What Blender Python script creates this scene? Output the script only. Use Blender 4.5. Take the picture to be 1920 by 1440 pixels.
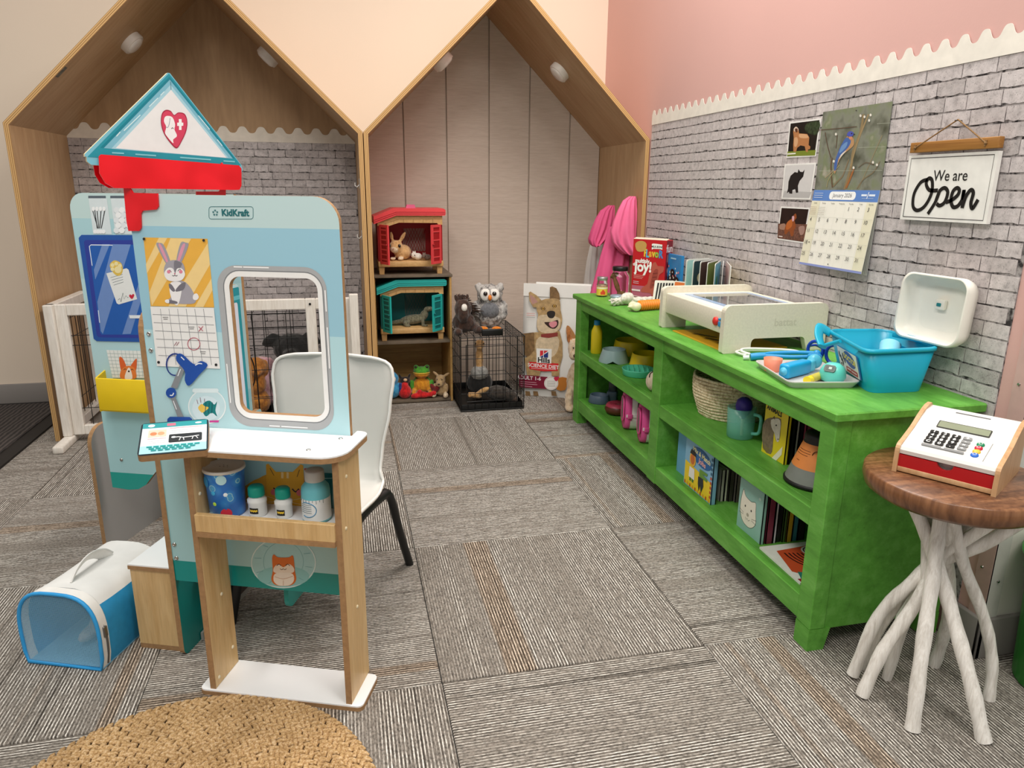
import bpy, bmesh, math, random
from mathutils import Vector, Matrix, Euler, noise
from mathutils.geometry import tessellate_polygon

for o in list(bpy.data.objects):
    bpy.data.objects.remove(o)
scene = bpy.context.scene
COL = scene.collection
PI = math.pi
R = math.radians

# ---------------------------------------------------------------- camera
F_PX, CX, CY = 1347.54, 960.0, 720.0
CAM_H, VPX, HOR, ROLL = 1.0154, 633.02, 353.93, 0.0094
_p = math.atan((CY - HOR) / F_PX)
_y = math.atan((CX - VPX) / (F_PX * math.cos(_p) + (CY - HOR) * math.sin(_p)))
FW = Vector((math.sin(_y) * math.cos(_p), math.cos(_y) * math.cos(_p), -math.sin(_p)))
_rt = Vector((math.cos(_y), -math.sin(_y), 0))
_up = _rt.cross(FW)
RT = _rt * math.cos(ROLL) + _up * math.sin(ROLL)
UP = _up * math.cos(ROLL) - _rt * math.sin(ROLL)
EYE = Vector((0, 0, CAM_H))
cam = bpy.data.cameras.new('camera')
camo = bpy.data.objects.new('camera', cam)
COL.objects.link(camo)
mw = Matrix((RT, UP, -FW)).transposed().to_4x4()
mw.translation = EYE
camo.matrix_world = mw
cam.sensor_width = 36.0
cam.lens = F_PX / 1920 * 36.0
cam.clip_start = 0.02
scene.camera = camo

# ---------------------------------------------------------------- world, lights, exposure
scene.view_settings.view_transform = 'Standard'
scene.view_settings.look = 'None'
scene.view_settings.gamma = 1
scene.view_settings.use_curve_mapping = False
scene.view_settings.exposure = 0.0
world = bpy.data.worlds.new('room_light')
scene.world = world
world.use_nodes = True
wb = world.node_tree.nodes['Background']
wb.inputs[0].default_value = (1.0, 0.965, 0.92, 1)
wb.inputs[1].default_value = 0.44


def area(name, loc, size, size_y, power, color=(1, 0.95, 0.88), rot=(0, 0, 0)):
    l = bpy.data.lights.new(name, 'AREA')
    l.shape = 'RECTANGLE'
    l.size, l.size_y = size, size_y
    l.energy, l.color = power, color
    o = bpy.data.objects.new(name, l)
    COL.objects.link(o)
    o.location = loc
    o.rotation_euler = rot
    o['kind'] = 'helper'
    return o


# fluorescent troffers in the office ceiling
area('ceiling_light', (-0.75, 1.5, 2.75), 0.6, 1.2, 27)
area('ceiling_light', (0.95, 2.1, 2.75), 0.6, 1.2, 40)
area('ceiling_light', (-0.6, -0.3, 2.75), 0.6, 1.2, 36)
area('ceiling_light', (1.0, -0.2, 2.75), 0.6, 1.2, 34)


# ---------------------------------------------------------------- measuring: where a sight line meets a real plane of the room
def sight(x, y):
    return RT * (x - CX) + UP * (CY - y) + FW * F_PX


def hit(x, y, p0, n):
    d = sight(x, y)
    return EYE + d * ((Vector(p0) - EYE).dot(n) / d.dot(n))


# ---------------------------------------------------------------- colours and materials
def lin(h):
    h = h.lstrip('#')
    out = []
    for i in (0, 2, 4):
        c = int(h[i:i + 2], 16) / 255
        out.append(c / 12.92 if c <= 0.04045 else ((c + 0.055) / 1.055) ** 2.4)
    return (*out, 1)


_mats = {}


def nodes(name):
    m = bpy.data.materials.new(name)
    m.use_nodes = True
    nt = m.node_tree
    return m, nt, nt.nodes['Principled BSDF']


def tex(nt, kind, src='Object', scale=(1, 1, 1), **kw):
    tc = nt.nodes.new('ShaderNodeTexCoord')
    if src == 'World':
        tc = nt.nodes.new('ShaderNodeNewGeometry')
        out = tc.outputs['Position']
    else:
        out = tc.outputs[src]
    mp = nt.nodes.new('ShaderNodeMapping')
    mp.inputs['Scale'].default_value = scale
    nt.links.new(out, mp.inputs[0])
    t = nt.nodes.new('ShaderNodeTex' + kind)
    nt.links.new(mp.outputs[0], t.inputs[0])
    for k, v in kw.items():
        if k in t.inputs:
            t.inputs[k].default_value = v
        else:
            setattr(t, k, v)
    return t


def ramp(nt, src, stops):
    r = nt.nodes.new('ShaderNodeValToRGB')
    e = r.color_ramp.elements
    while len(e) > 1:
        e.remove(e[-1])
    e[0].position, e[0].color = stops[0]
    for p, c in stops[1:]:
        n = e.new(p)
        n.color = c
    nt.links.new(src, r.inputs[0])
    return r


def mixc(nt, fac, a, b, mode='MIX'):
    m = nt.nodes.new('ShaderNodeMix')
    m.data_type = 'RGBA'
    m.blend_type = mode
    for s, v in ((m.inputs[0], fac), (m.inputs[6], a), (m.inputs[7], b)):
        if hasattr(v, 'is_output'):
            nt.links.new(v, s)
        else:
            s.default_value = v
    return m.outputs[2]


def bump(nt, b, src, strength=0.3, dist=0.002):
    n = nt.nodes.new('ShaderNodeBump')
    n.inputs['Strength'].default_value = strength
    n.inputs['Distance'].default_value = dist
    nt.links.new(src, n.inputs['Height'])
    nt.links.new(n.outputs[0], b.inputs['Normal'])


def scaled(c, k):
    return (min(c[0] * k, 1), min(c[1] * k, 1), min(c[2] * k, 1), 1)


def mat(hexc, rough=0.5, var=0.06, sc=30, bmp=0.0, metal=0.0, trans=0.0, alpha=1.0, coat=0.0, ior=1.45, stretch=(1, 1, 1)):
    key = (hexc, rough, var, sc, bmp, metal, trans, alpha, coat, stretch)
    if key in _mats:
        return _mats[key]
    m, nt, b = nodes('m_' + hexc.strip('#'))
    c = lin(hexc)
    t = tex(nt, 'Noise', 'Object', stretch, Scale=sc, Detail=3.0)
    r = ramp(nt, t.outputs[0], [(0.3, scaled(c, 1 - var)), (0.7, scaled(c, 1 + var))])
    nt.links.new(r.outputs[0], b.inputs['Base Color'])
    b.inputs['Roughness'].default_value = rough
    b.inputs['Metallic'].default_value = metal
    b.inputs['Transmission Weight'].default_value = trans
    b.inputs['IOR'].default_value = ior
    b.inputs['Alpha'].default_value = alpha
    b.inputs['Coat Weight'].default_value = coat
    if bmp:
        bump(nt, b, t.outputs[0], bmp, 0.003)
    _mats[key] = m
    return m


def prt(hexc, rough=0.45):
    return mat(hexc, rough, 0.02, 60)


def fur(hexc, dark=None, sc=90, rough=0.95):
    key = ('fur', hexc, dark, sc)
    if key in _mats:
        return _mats[key]
    m, nt, b = nodes('fur_' + hexc.strip('#'))
    c = lin(hexc)
    d = lin(dark) if dark else scaled(c, 0.6)
    t = tex(nt, 'Noise', 'Object', (1, 1, 0.6), Scale=sc, Detail=4.0, Roughness=0.7)
    r = ramp(nt, t.outputs[0], [(0.36, d), (0.56, c)])
    nt.links.new(r.outputs[0], b.inputs['Base Color'])
    b.inputs['Roughness'].default_value = rough
    b.inputs['Sheen Weight'].default_value = 0.3
    bump(nt, b, t.outputs[0], 0.8, 0.004)
    _mats[key] = m
    return m


def wood(name, light, dark, scale=(6, 6, 0.7), rough=0.5, contrast=(0.35, 0.7), nsc=6, src='Object', bmp=0.08):
    key = ('wood', name)
    if key in _mats:
        return _mats[key]
    m, nt, b = nodes(name)
    t = tex(nt, 'Noise', src, scale, Scale=nsc, Detail=6.0, Roughness=0.62, Distortion=0.6)
    t2 = tex(nt, 'Noise', src, tuple(s * 5 for s in scale), Scale=nsc, Detail=3.0)
    r = ramp(nt, t.outputs[0], [(contrast[0], lin(dark)), (contrast[1], lin(light))])
    r2 = ramp(nt, t2.outputs[0], [(0.3, (0.88, 0.86, 0.84, 1)), (0.6, (1, 1, 1, 1))])
    c = mixc(nt, 1.0, r.outputs[0], r2.outputs[0], 'MULTIPLY')
    nt.links.new(c, b.inputs['Base Color'])
    b.inputs['Roughness'].default_value = rough
    bump(nt, b, t2.outputs[0], bmp, 0.002)
    _mats[key] = m
    return m


# ---------------------------------------------------------------- mesh builder
def frame(o, ux, uy):
    ux, uy = Vector(ux).normalized(), Vector(uy).normalized()
    n = ux.cross(uy)
    m = Matrix((ux, uy, n)).transposed().to_4x4()
    m.translation = Vector(o)
    return m


def rrect(x0, y0, x1, y1, r, seg=5):
    if not isinstance(r, (list, tuple)):
        r = [r] * 4
    pts = []
    for (cx, cy, a, rr) in ((x0 + r[0], y0 + r[0], 180, r[0]), (x1 - r[1], y0 + r[1], 270, r[1]), (x1 - r[2], y1 - r[2], 0, r[2]), (x0 + r[3], y1 - r[3], 90, r[3])):
        if rr <= 1e-6:
            pts.append((cx, cy))
            continue
        for i in range(seg + 1):
            t = R(a + 90 * i / seg)
            pts.append((cx + rr * math.cos(t), cy + rr * math.sin(t)))
    return pts


def circ(cx, cy, r, n=20, ry=None, a0=0, a1=360, rot=0):
    ry = r if ry is None else ry
    full = abs(a1 - a0) >= 360
    k = n if full else n + 1
    out = []
    for i in range(k):
        t = R(a0 + (a1 - a0) * i / n)
        x, y = r * math.cos(t), ry * math.sin(t)
        c, s = math.cos(R(rot)), math.sin(R(rot))
        out.append((cx + x * c - y * s, cy + x * s + y * c))
    return out


def smoothpath(pts, n=6, closed=False):
    """Catmull-Rom through the points."""
    P = [Vector(p) for p in pts]
    out = []
    m = len(P)
    rng = range(m if closed else m - 1)
    for i in rng:
        p0 = P[(i - 1) % m] if closed or i > 0 else P[0]
        p1, p2 = P[i], P[(i + 1) % m]
        p3 = P[(i + 2) % m] if closed or i + 2 < m else P[-1]
        for k in range(n):
            t = k / n
            out.append(0.5 * ((2 * p1) + (p2 - p0) * t + (2 * p0 - 5 * p1 + 4 * p2 - p3) * t * t + (3 * p1 - p0 - 3 * p2 + p3) * t ** 3))
    if not closed:
        out.append(P[-1].copy())
    return out


class MB:
    def __init__(self):
        self.v, self.f, self.m, self.s, self.mats = [], [], [], [], []

    def mi(self, mt):
        if mt not in self.mats:
            self.mats.append(mt)
        return self.mats.index(mt)

    def add(self, vs, fs, mt, M=None, smooth=False):
        b = len(self.v)
        for v in vs:
            v = Vector(v)
            self.v.append(M @ v if M is not None else v)
        k = self.mi(mt)
        for f in fs:
            self.f.append([b + i for i in f])
            self.m.append(k)
            self.s.append(smooth)
        return self

    def box(self, x0, x1, y0, y1, z0, z1, mt, M=None):
        vs = [(x, y, z) for z in (z0, z1) for y in (y0, y1) for x in (x0, x1)]
        fs = [(0, 2, 3, 1), (4, 5, 7, 6), (0, 1, 5, 4), (2, 6, 7, 3), (0, 4, 6, 2), (1, 3, 7, 5)]
        return self.add(vs, fs, mt, M)

    def rbox(self, x0, x1, y0, y1, z0, z1, r, mt, M=None, seg=2, smooth=True):
        bm = bmesh.new()
        bmesh.ops.create_cube(bm, size=1)
        for v in bm.verts:
            v.co = Vector(((x0 + x1) / 2 + v.co.x * (x1 - x0), (y0 + y1) / 2 + v.co.y * (y1 - y0), (z0 + z1) / 2 + v.co.z * (z1 - z0)))
        bmesh.ops.bevel(bm, geom=bm.edges[:], offset=r, segments=seg, profile=0.5, affect='EDGES')
        bm.verts.index_update()
        vs = [v.co.copy() for v in bm.verts]
        fs = [[v.index for v in f.verts] for f in bm.faces]
        bm.free()
        return self.add(vs, fs, mt, M, smooth)

    def loft(self, rings, mt, closed=True, cap0=True, cap1=True, smooth=True, M=None, loop=False):
        n = len(rings[0])
        vs = [p for r in rings for p in r]
        fs = []
        m = len(rings)
        for i in range(m if loop else m - 1):
            j = (i + 1) % m
            for k in range(n if closed else n - 1):
                l = (k + 1) % n
                fs.append((i * n + k, i * n + l, j * n + l, j * n + k))
        self.add(vs, fs, mt, M, smooth)
        if cap0 and not loop:
            self.add(rings[0], [list(range(n - 1, -1, -1))], mt, M)
        if cap1 and not loop:
            self.add(rings[-1], [list(range(n))], mt, M)
        return self

    def tube(self, pts, r, mt, n=8, closed=False, M=None, flat=1.0):
        P = [Vector(p) for p in pts]
        rings = []
        m = len(P)
        ref = None
        for i in range(m):
            if closed:
                d = P[(i + 1) % m] - P[i - 1]
            else:
                d = P[min(i + 1, m - 1)] - P[max(i - 1, 0)]
            d.normalize()
            if ref is None:
                ref = d.orthogonal().normalized()
            a = ref - d * ref.dot(d)
            if a.length < 1e-6:
                a = d.orthogonal()
            a.normalize()
            ref = a
            b = d.cross(a)
            rr = r[i] if isinstance(r, (list, tuple)) else r
            rings.append([P[i] + a * (rr * math.cos(2 * PI * k / n)) + b * (rr * flat * math.sin(2 * PI * k / n)) for k in range(n)])
        return self.loft(rings, mt, True, True, True, True, M, closed)

    def cyl(self, p0, p1, r0, r1=None, mt=None, n=20, M=None, smooth=True):
        r1 = r0 if r1 is None else r1
        return self.tube([p0, p1], [r0, r1], mt, n, M=M)

    def lathe(self, prof, mt, c=(0, 0, 0), n=28, M=None, caps=True, sx=1.0, sy=1.0):
        rings = [[(c[0] + sx * r * math.cos(2 * PI * k / n), c[1] + sy * r * math.sin(2 * PI * k / n), c[2] + z) for k in range(n)] for r, z in prof]
        return self.loft(rings, mt, True, caps, caps, True, M)

    def ell(self, c, r, mt, M=None, n=16, m=10):
        if not isinstance(r, (list, tuple)):
            r = (r, r, r)
        rings = []
        for j in range(1, m):
            t = PI * j / m - PI / 2
            rings.append([(c[0] + r[0] * math.cos(t) * math.cos(2 * PI * k / n), c[1] + r[1] * math.cos(t) * math.sin(2 * PI * k / n), c[2] + r[2] * math.sin(t)) for k in range(n)])
        return self.loft(rings, mt, True, True, True, True, M)

    def prism(self, loops, h0, h1, mt, M=None, edge=None, smooth_edge=False):
        """Polygon (with holes) in the frame's xy plane, from h0 to h1 along its z."""
        if not isinstance(loops[0][0], (tuple, list, Vector)):
            loops = [loops]
        P = [[Vector((p[0], p[1], 0)) for p in l] for l in loops]
        tri = tessellate_polygon(P)
        flat = [p for l in P for p in l]
        vs = [(p.x, p.y, h1) for p in flat]
        up = []
        for t in tri:
            a, b, c = (flat[i] for i in t)
            up.append(t if (b - a).cross(c - a).z > 0 else (t[0], t[2], t[1]))
        self.add(vs, up, mt, M)
        if h0 == h1:
            return self
        self.add([(p.x, p.y, h0) for p in flat], [(t[0], t[2], t[1]) for t in up], mt, M)
        for l in P:
            n = len(l)
            vs = [(p.x, p.y, h0) for p in l] + [(p.x, p.y, h1) for p in l]
            ar = sum(l[i].x * l[(i + 1) % n].y - l[(i + 1) % n].x * l[i].y for i in range(n))
            hole = l is not P[0]
            fs = []
            for i in range(n):
                j = (i + 1) % n
                q = (i, j, n + j, n + i)
                fs.append(q if (ar > 0) != hole else q[::-1])
            self.add(vs, fs, edge or mt, M, smooth_edge)
        return self

    def mesh(self, name):
        me = bpy.data.meshes.new(name)
        me.from_pydata([tuple(v) for v in self.v], [], self.f)
        for mt in self.mats:
            me.materials.append(mt)
        me.polygons.foreach_set('material_index', self.m)
        me.polygons.foreach_set('use_smooth', self.s)
        me.update()
        return me


def link(name, me, parent=None, label=None, cat=None, group=None, kind=None):
    o = bpy.data.objects.new(name, me)
    COL.objects.link(o)
    if parent is not None:
        o.parent = parent
    for k, v in (('label', label), ('category', cat), ('group', group), ('kind', kind)):
        if v:
            o[k] = v
    return o


def part(parent, name, mb, label=None, kind=None):
    p = parent.o if isinstance(parent, Thing) else parent
    return link(name, mb.mesh(name) if isinstance(mb, MB) else mb, p, label=label, kind=kind)


class Thing:
    def __init__(self, name, label, cat, loc=(0, 0, 0), rz=0.0, group=None, kind=None, rot=None):
        self.o = link(name, None, None, label, cat, group, kind)
        self.o.empty_display_size = 0.05
        e = Euler(rot) if rot else Euler((0, 0, rz))
        self.o.location = loc
        self.o.rotation_euler = e
        self.M = Matrix.Translation(Vector(loc)) @ e.to_matrix().to_4x4()
        self.I = self.M.inverted()


def solo(name, label, cat, mb, loc=(0, 0, 0), rz=0.0, group=None, kind=None, rot=None):
    o = link(name, mb.mesh(name) if isinstance(mb, MB) else mb, None, label, cat, group, kind)
    o.location = loc
    o.rotation_euler = rot if rot else (0, 0, rz)
    return o


def blob(name, ells, voxel=0.006, smooth=6, fuzz=0.0, fsc=60):
    """Soft toy body: overlapping ellipsoids fused into one continuous surface. ells: (centre, radii, material[, rotation])."""
    mb = MB()
    X = []
    for e in ells:
        c, r, mt = e[:3]
        if not isinstance(r, (list, tuple)):
            r = (r, r, r)
        M = Matrix.Translation(Vector(c)) @ (Euler([R(a) for a in e[3]]).to_matrix().to_4x4() if len(e) > 3 else Matrix())
        mb.ell((0, 0, 0), r, mt, M, 14, 9)
        X.append((M.inverted(), r, mt))
    me = mb.mesh(name)
    o = bpy.data.objects.new(name + '_tmp', me)
    COL.objects.link(o)
    md = o.modifiers.new('r', 'REMESH')
    md.mode = 'VOXEL'
    md.voxel_size = voxel
    ms = o.modifiers.new('s', 'SMOOTH')
    ms.iterations = smooth
    ms.factor = 0.5
    dg = bpy.context.evaluated_depsgraph_get()
    out = bpy.data.meshes.new_from_object(o.evaluated_get(dg))
    bpy.data.objects.remove(o)
    out.materials.clear()
    mats = []
    for x in X:
        if x[2] not in mats:
            mats.append(x[2])
    for mt in mats:
        out.materials.append(mt)
    idx = []
    for p in out.polygons:
        c = p.center
        best, bi = 1e9, 0
        for I, r, mt in X:
            q = I @ c
            d = math.sqrt((q.x / r[0]) ** 2 + (q.y / r[1]) ** 2 + (q.z / r[2]) ** 2)
            d = (d - 1) * min(r)
            if d < best:
                best, bi = d, mats.index(mt)
        idx.append(bi)
    out.polygons.foreach_set('material_index', idx)
    out.polygons.foreach_set('use_smooth', [True] * len(out.polygons))
    if fuzz:
        for v in out.vertices:
            v.co += v.normal * fuzz * noise.noise(v.co * fsc)
    out.update()
    return out


def textmesh(s, size, align='CENTER', shear=0.0, extrude=0.0, bold=0.0, spacing=1.0, res=3):
    cu = bpy.data.curves.new('t', 'FONT')
    cu.body = s
    cu.size = size
    cu.align_x = align
    cu.align_y = 'CENTER'
    cu.shear = shear
    cu.extrude = extrude
    cu.offset = bold
    cu.space_character = spacing
    cu.resolution_u = res
    o = bpy.data.objects.new('t', cu)
    COL.objects.link(o)
    dg = bpy.context.evaluated_depsgraph_get()
    me = bpy.data.meshes.new_from_object(o.evaluated_get(dg))
    bpy.data.objects.remove(o)
    bpy.data.curves.remove(cu)
    vs = [v.co.copy() for v in me.vertices]
    fs = [list(p.vertices) for p in me.polygons]
    bpy.data.meshes.remove(me)
    return vs, fs


class Print:
    """Flat print on a real surface: coloured shapes in the surface's own xy frame, a fraction of a millimetre proud.
    frame is given in the owner's local space; px() turns a point of the photograph into the frame's coordinates."""

    def __init__(self, fr, owner=None, lift=0.0004):
        self.fr = fr
        W = (owner.M if owner is not None else Matrix()) @ fr
        self.W, self.WI = W, W.inverted()
        self.mb = MB()
        self.k = 0
        self.lift = lift

    def px(self, x, y):
        p = self.WI @ hit(x, y, self.W.translation, (self.W.to_3x3() @ Vector((0, 0, 1))).normalized())
        return (p.x, p.y)

    def pxs(self, pts):
        return [self.px(*p) for p in pts]

    def _z(self):
        self.k += 1
        return self.lift + 0.00005 * self.k

    def poly(self, pts, c, rough=0.45):
        z = self._z()
        self.mb.prism([tuple(p) for p in pts], z, z, prt(c, rough) if isinstance(c, str) else c, self.fr)
        return self

    def loops(self, loops, c):
        z = self._z()
        self.mb.prism(loops, z, z, prt(c), self.fr)
        return self

    def ppoly(self, pts, c, n=0, rough=0.45):
        q = self.pxs(pts)
        if n:
            q = [(v.x, v.y) for v in smoothpath([(a, b, 0) for a, b in q], n, True)]
        return self.poly(q, c, rough)

    def line(self, pts, w, c, closed=False):
        z = self._z()
        P = [Vector((p[0], p[1], 0)) for p in pts]
        m = len(P)
        vs = []
        for i in range(m):
            d = (P[(i + 1) % m] - P[i - 1]) if closed else (P[min(i + 1, m - 1)] - P[max(i - 1, 0)])
            if d.length < 1e-9:
                d = Vector((1, 0, 0))
            d.normalize()
            q = Vector((-d.y, d.x, 0)) * (w / 2)
            vs += [(P[i].x - q.x, P[i].y - q.y, z), (P[i].x + q.x, P[i].y + q.y, z)]
        fs = []
        for i in range(m if closed else m - 1):
            j = (i + 1) % m
            fs.append((2 * i, 2 * j, 2 * j + 1, 2 * i + 1))
        self.mb.add(vs, fs, prt(c), self.fr)
        return self

    def pline(self, pts, w, c, closed=False, n=0):
        q = self.pxs(pts)
        if n:
            q = [(v.x, v.y) for v in smoothpath([(a, b, 0) for a, b in q], n, closed)]
        return self.line(q, w, c, closed)

    def text(self, s, x, y, size, c, align='CENTER', shear=0.0, rot=0.0, bold=0.0, sx=1.0, spacing=1.0):
        vs, fs = textmesh(s, size, align, shear, 0, bold, spacing)
        z = self._z()
        M = self.fr @ Matrix.Translation((x, y, z)) @ Matrix.Rotation(rot, 4, 'Z') @ Matrix.Diagonal((sx, 1, 1, 1))
        self.mb.add(vs, fs, prt(c), M)
        return self

    def lines(self, x0, x1, ys, h, c):
        for y in ys:
            self.poly([(x0, y - h / 2), (x1, y - h / 2), (x1, y + h / 2), (x0, y + h / 2)], c)
        return self

    def done(self, parent, name, label=None):
        return part(parent, name, self.mb, label)
# ================================================================ THE ROOM
WX = 1.352          # face of the wall behind the green cabinet
WB = 3.745          # face of the back wall
WC = 1.143          # outside corner where the cabinet wall ends
rnd = random.Random(7)


def paint(name, hexc, rough=0.7):
    m, nt, b = nodes(name)
    t = tex(nt, 'Noise', 'World', (1, 1, 1), Scale=220.0, Detail=2.0)
    t2 = tex(nt, 'Noise', 'World', (1, 1, 1), Scale=1.3, Detail=2.0)
    c = lin(hexc)
    r = ramp(nt, t2.outputs[0], [(0.3, scaled(c, 0.97)), (0.7, scaled(c, 1.03))])
    nt.links.new(r.outputs[0], b.inputs['Base Color'])
    b.inputs['Roughness'].default_value = rough
    bump(nt, b, t.outputs[0], 0.12, 0.001)
    return m


PINK = paint('pink_paint', '#d8aca5')
CREAM = paint('cream_paint', '#ebdbc8')
WHITEW = paint('white_paint', '#e6e0d8')
VINYL = mat('#8f8a86', 0.5, 0.03, 8)

w = solo('wall_back', 'cream painted wall behind the plywood houses', None, MB().box(-4.2, WX + 0.15, WB, WB + 0.12, 0, 3.0, CREAM), kind='structure')
wr = solo('wall_right', 'pink painted wall behind the green cabinet', None, MB().box(WX, WX + 0.15, WC, WB, 0, 3.0, PINK), kind='structure')
solo('wall_side', 'white wall beside the green bin', None, MB().box(WX + 0.15, 3.2, WC, WC + 0.12, 0, 3.0, WHITEW).box(WX + 0.001, WX + 0.15, WC - 0.004, WC, 0, 3.0, WHITEW), kind='structure')
solo('baseboard_back', 'grey vinyl baseboard along the cream wall', None, MB().rbox(-4.2, -1.19, WB - 0.01, WB, 0, 0.1, 0.003, VINYL), kind='structure')
solo('baseboard_side', 'grey vinyl baseboard beside the green bin', None, MB().rbox(WX - 0.014, 3.2, WC - 0.016, WC - 0.004, 0, 0.1, 0.003, VINYL).rbox(WX - 0.014, WX, WC - 0.016, 1.22, 0, 0.1, 0.003, VINYL), kind='structure')
# metal guard on the outside corner
cg = link('trim_1', MB().box(WX - 0.003, WX + 0.034, WC - 0.008, WC - 0.004, 0.1, 2.4, mat('#d4d2cb', 0.45)).box(WX - 0.004, WX, WC - 0.008, WC + 0.03, 0.1, 2.4, mat('#c9a7a0', 0.5)).mesh('trim_1'), kind='structure', label='painted metal guard on the wall corner')
for z in (0.2, 0.62, 1.4):
    for p, q in (((WX + 0.018, WC - 0.008, z - 0.01), (WX + 0.018, WC - 0.011, z - 0.01)), ((WX - 0.004, WC + 0.016, z + 0.015), (WX - 0.007, WC + 0.016, z + 0.015))):
        part(cg, 'screw', MB().cyl(p, q, 0.0035, 0.0025, mat('#a8a6a2', 0.3, metal=1.0), 10))

# ---------------------------------------------------------------- carpet tiles, quarter-turned
m, nt, b = nodes('carpet_tile')
CARPET = m
oi = nt.nodes.new('ShaderNodeObjectInfo')
tc = nt.nodes.new('ShaderNodeTexCoord')
cmb = nt.nodes.new('ShaderNodeCombineXYZ')
mul = nt.nodes.new('ShaderNodeMath'); mul.operation = 'MULTIPLY'; mul.inputs[1].default_value = 37.0
nt.links.new(oi.outputs['Random'], mul.inputs[0])
for i in range(3):
    nt.links.new(mul.outputs[0], cmb.inputs[i])


def ctex(scale, **kw):
    mp = nt.nodes.new('ShaderNodeMapping')
    mp.inputs['Scale'].default_value = scale
    add = nt.nodes.new('ShaderNodeVectorMath'); add.operation = 'ADD'
    nt.links.new(tc.outputs['Object'], add.inputs[0]); nt.links.new(cmb.outputs[0], add.inputs[1])
    nt.links.new(add.outputs[0], mp.inputs[0])
    t = nt.nodes.new('ShaderNodeTexNoise')
    nt.links.new(mp.outputs[0], t.inputs[0])
    for k, v in kw.items():
        t.inputs[k].default_value = v
    return t


band = ctex((13, 0.25, 1), Scale=1.0, Detail=2.0)
dark = ctex((60, 0.3, 1), Scale=1.0, Detail=1.0)
yarn = ctex((330, 150, 1), Scale=1.0, Detail=2.0)
acc = ctex((13, 0.12, 1), Scale=1.0, Detail=0.0)
dash = ctex((150, 26, 1), Scale=1.0, Detail=1.0)
wv = nt.nodes.new('ShaderNodeTexWave')
wv.wave_type, wv.bands_direction = 'BANDS', 'X'
wv.inputs['Scale'].default_value = 45.0
wv.inputs['Distortion'].default_value = 0.0
nt.links.new(tc.outputs['Object'], wv.inputs[0])
c1 = ramp(nt, wv.outputs[1], [(0.05, lin('#4e4944')), (0.45, lin('#7a736b')), (0.72, lin('#a19b93')), (0.95, lin('#e2ded6'))])
fb = ramp(nt, band.outputs[0], [(0.36, (0.3, 0.3, 0.3, 1)), (0.52, (1, 1, 1, 1))])
fd = ramp(nt, dash.outputs[0], [(0.38, (0.25, 0.25, 0.25, 1)), (0.55, (1, 1, 1, 1))])
fac = mixc(nt, 1.0, fb.outputs[0], fd.outputs[0], 'MULTIPLY')
c = mixc(nt, fac, lin('#817a72'), c1.outputs[0])
c2 = ramp(nt, dark.outputs[0], [(0.26, (0.42, 0.41, 0.4, 1)), (0.36, (1, 1, 1, 1))])
c3 = ramp(nt, yarn.outputs[0], [(0.32, (0.45, 0.45, 0.45, 1)), (0.6, (1.2, 1.2, 1.2, 1))])
c = mixc(nt, 0.9, c, c2.outputs[0], 'MULTIPLY')
c = mixc(nt, 0.9, c, c3.outputs[0], 'MULTIPLY')
fa = ramp(nt, acc.outputs[0], [(0.675, (0, 0, 0, 1)), (0.71, (0.42, 0.42, 0.42, 1))])
c = mixc(nt, fa.outputs[0], c, lin('#e0b98c'), 'MULTIPLY')
nt.links.new(c, b.inputs['Base Color'])
b.inputs['Roughness'].default_value = 1.0
b.inputs['Specular IOR Level'].default_value = 0.1
bump(nt, b, wv.outputs[1], 0.35, 0.002)

fl = solo('floor', 'grey striped carpet tile floor', None, MB().box(-4.2, 3.2, -1.6, WB, -0.06, -0.0065, mat('#4a4642', 0.9)), kind='structure')
TS = 0.6096
tile_me = MB().rbox(-TS / 2 + 0.0012, TS / 2 - 0.0012, -TS / 2 + 0.0012, TS / 2 - 0.0012, -0.0065, 0.0, 0.0015, CARPET, seg=1, smooth=False).mesh('carpet_tile')
for i in range(-4, 4):
    for j in range(-3, 4):
        cx, cy = 0.1597 + (i + 0.5) * TS, 1.3077 + (j + 0.5) * TS
        t = link('carpet_tile', tile_me, fl)
        t.location = (cx, cy, 0)
        t.rotation_euler = (0, 0, (PI / 2 if (i + j) % 2 else 0) + (PI if rnd.random() < 0.5 else 0))

mm = MB()
mm.prism(rrect(-3.4, 1.2, -1.27, WB - 0.02, 0.01), 0.0002, 0.009, mat('#1d1a19', 0.7))
mat_o = Thing('entrance_mat', 'flat black ribbed floor mat beside the plywood house', 'mat')
part(mat_o, 'rubber_edge', mm)
m, nt, b = nodes('mat_rib')
t = tex(nt, 'Wave', 'Object', (1, 1, 1), Scale=16.0, Distortion=3.0)
r = ramp(nt, t.outputs[0], [(0.3, lin('#2a2625')), (0.8, lin('#4e4744'))])
nt.links.new(r.outputs[0], b.inputs['Base Color']); b.inputs['Roughness'].default_value = 0.95
bump(nt, b, t.outputs[0], 0.6, 0.003)
part(mat_o, 'pile', MB().box(-3.36, -1.33, 1.25, WB - 0.05, 0.009, 0.0125, m))

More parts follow.
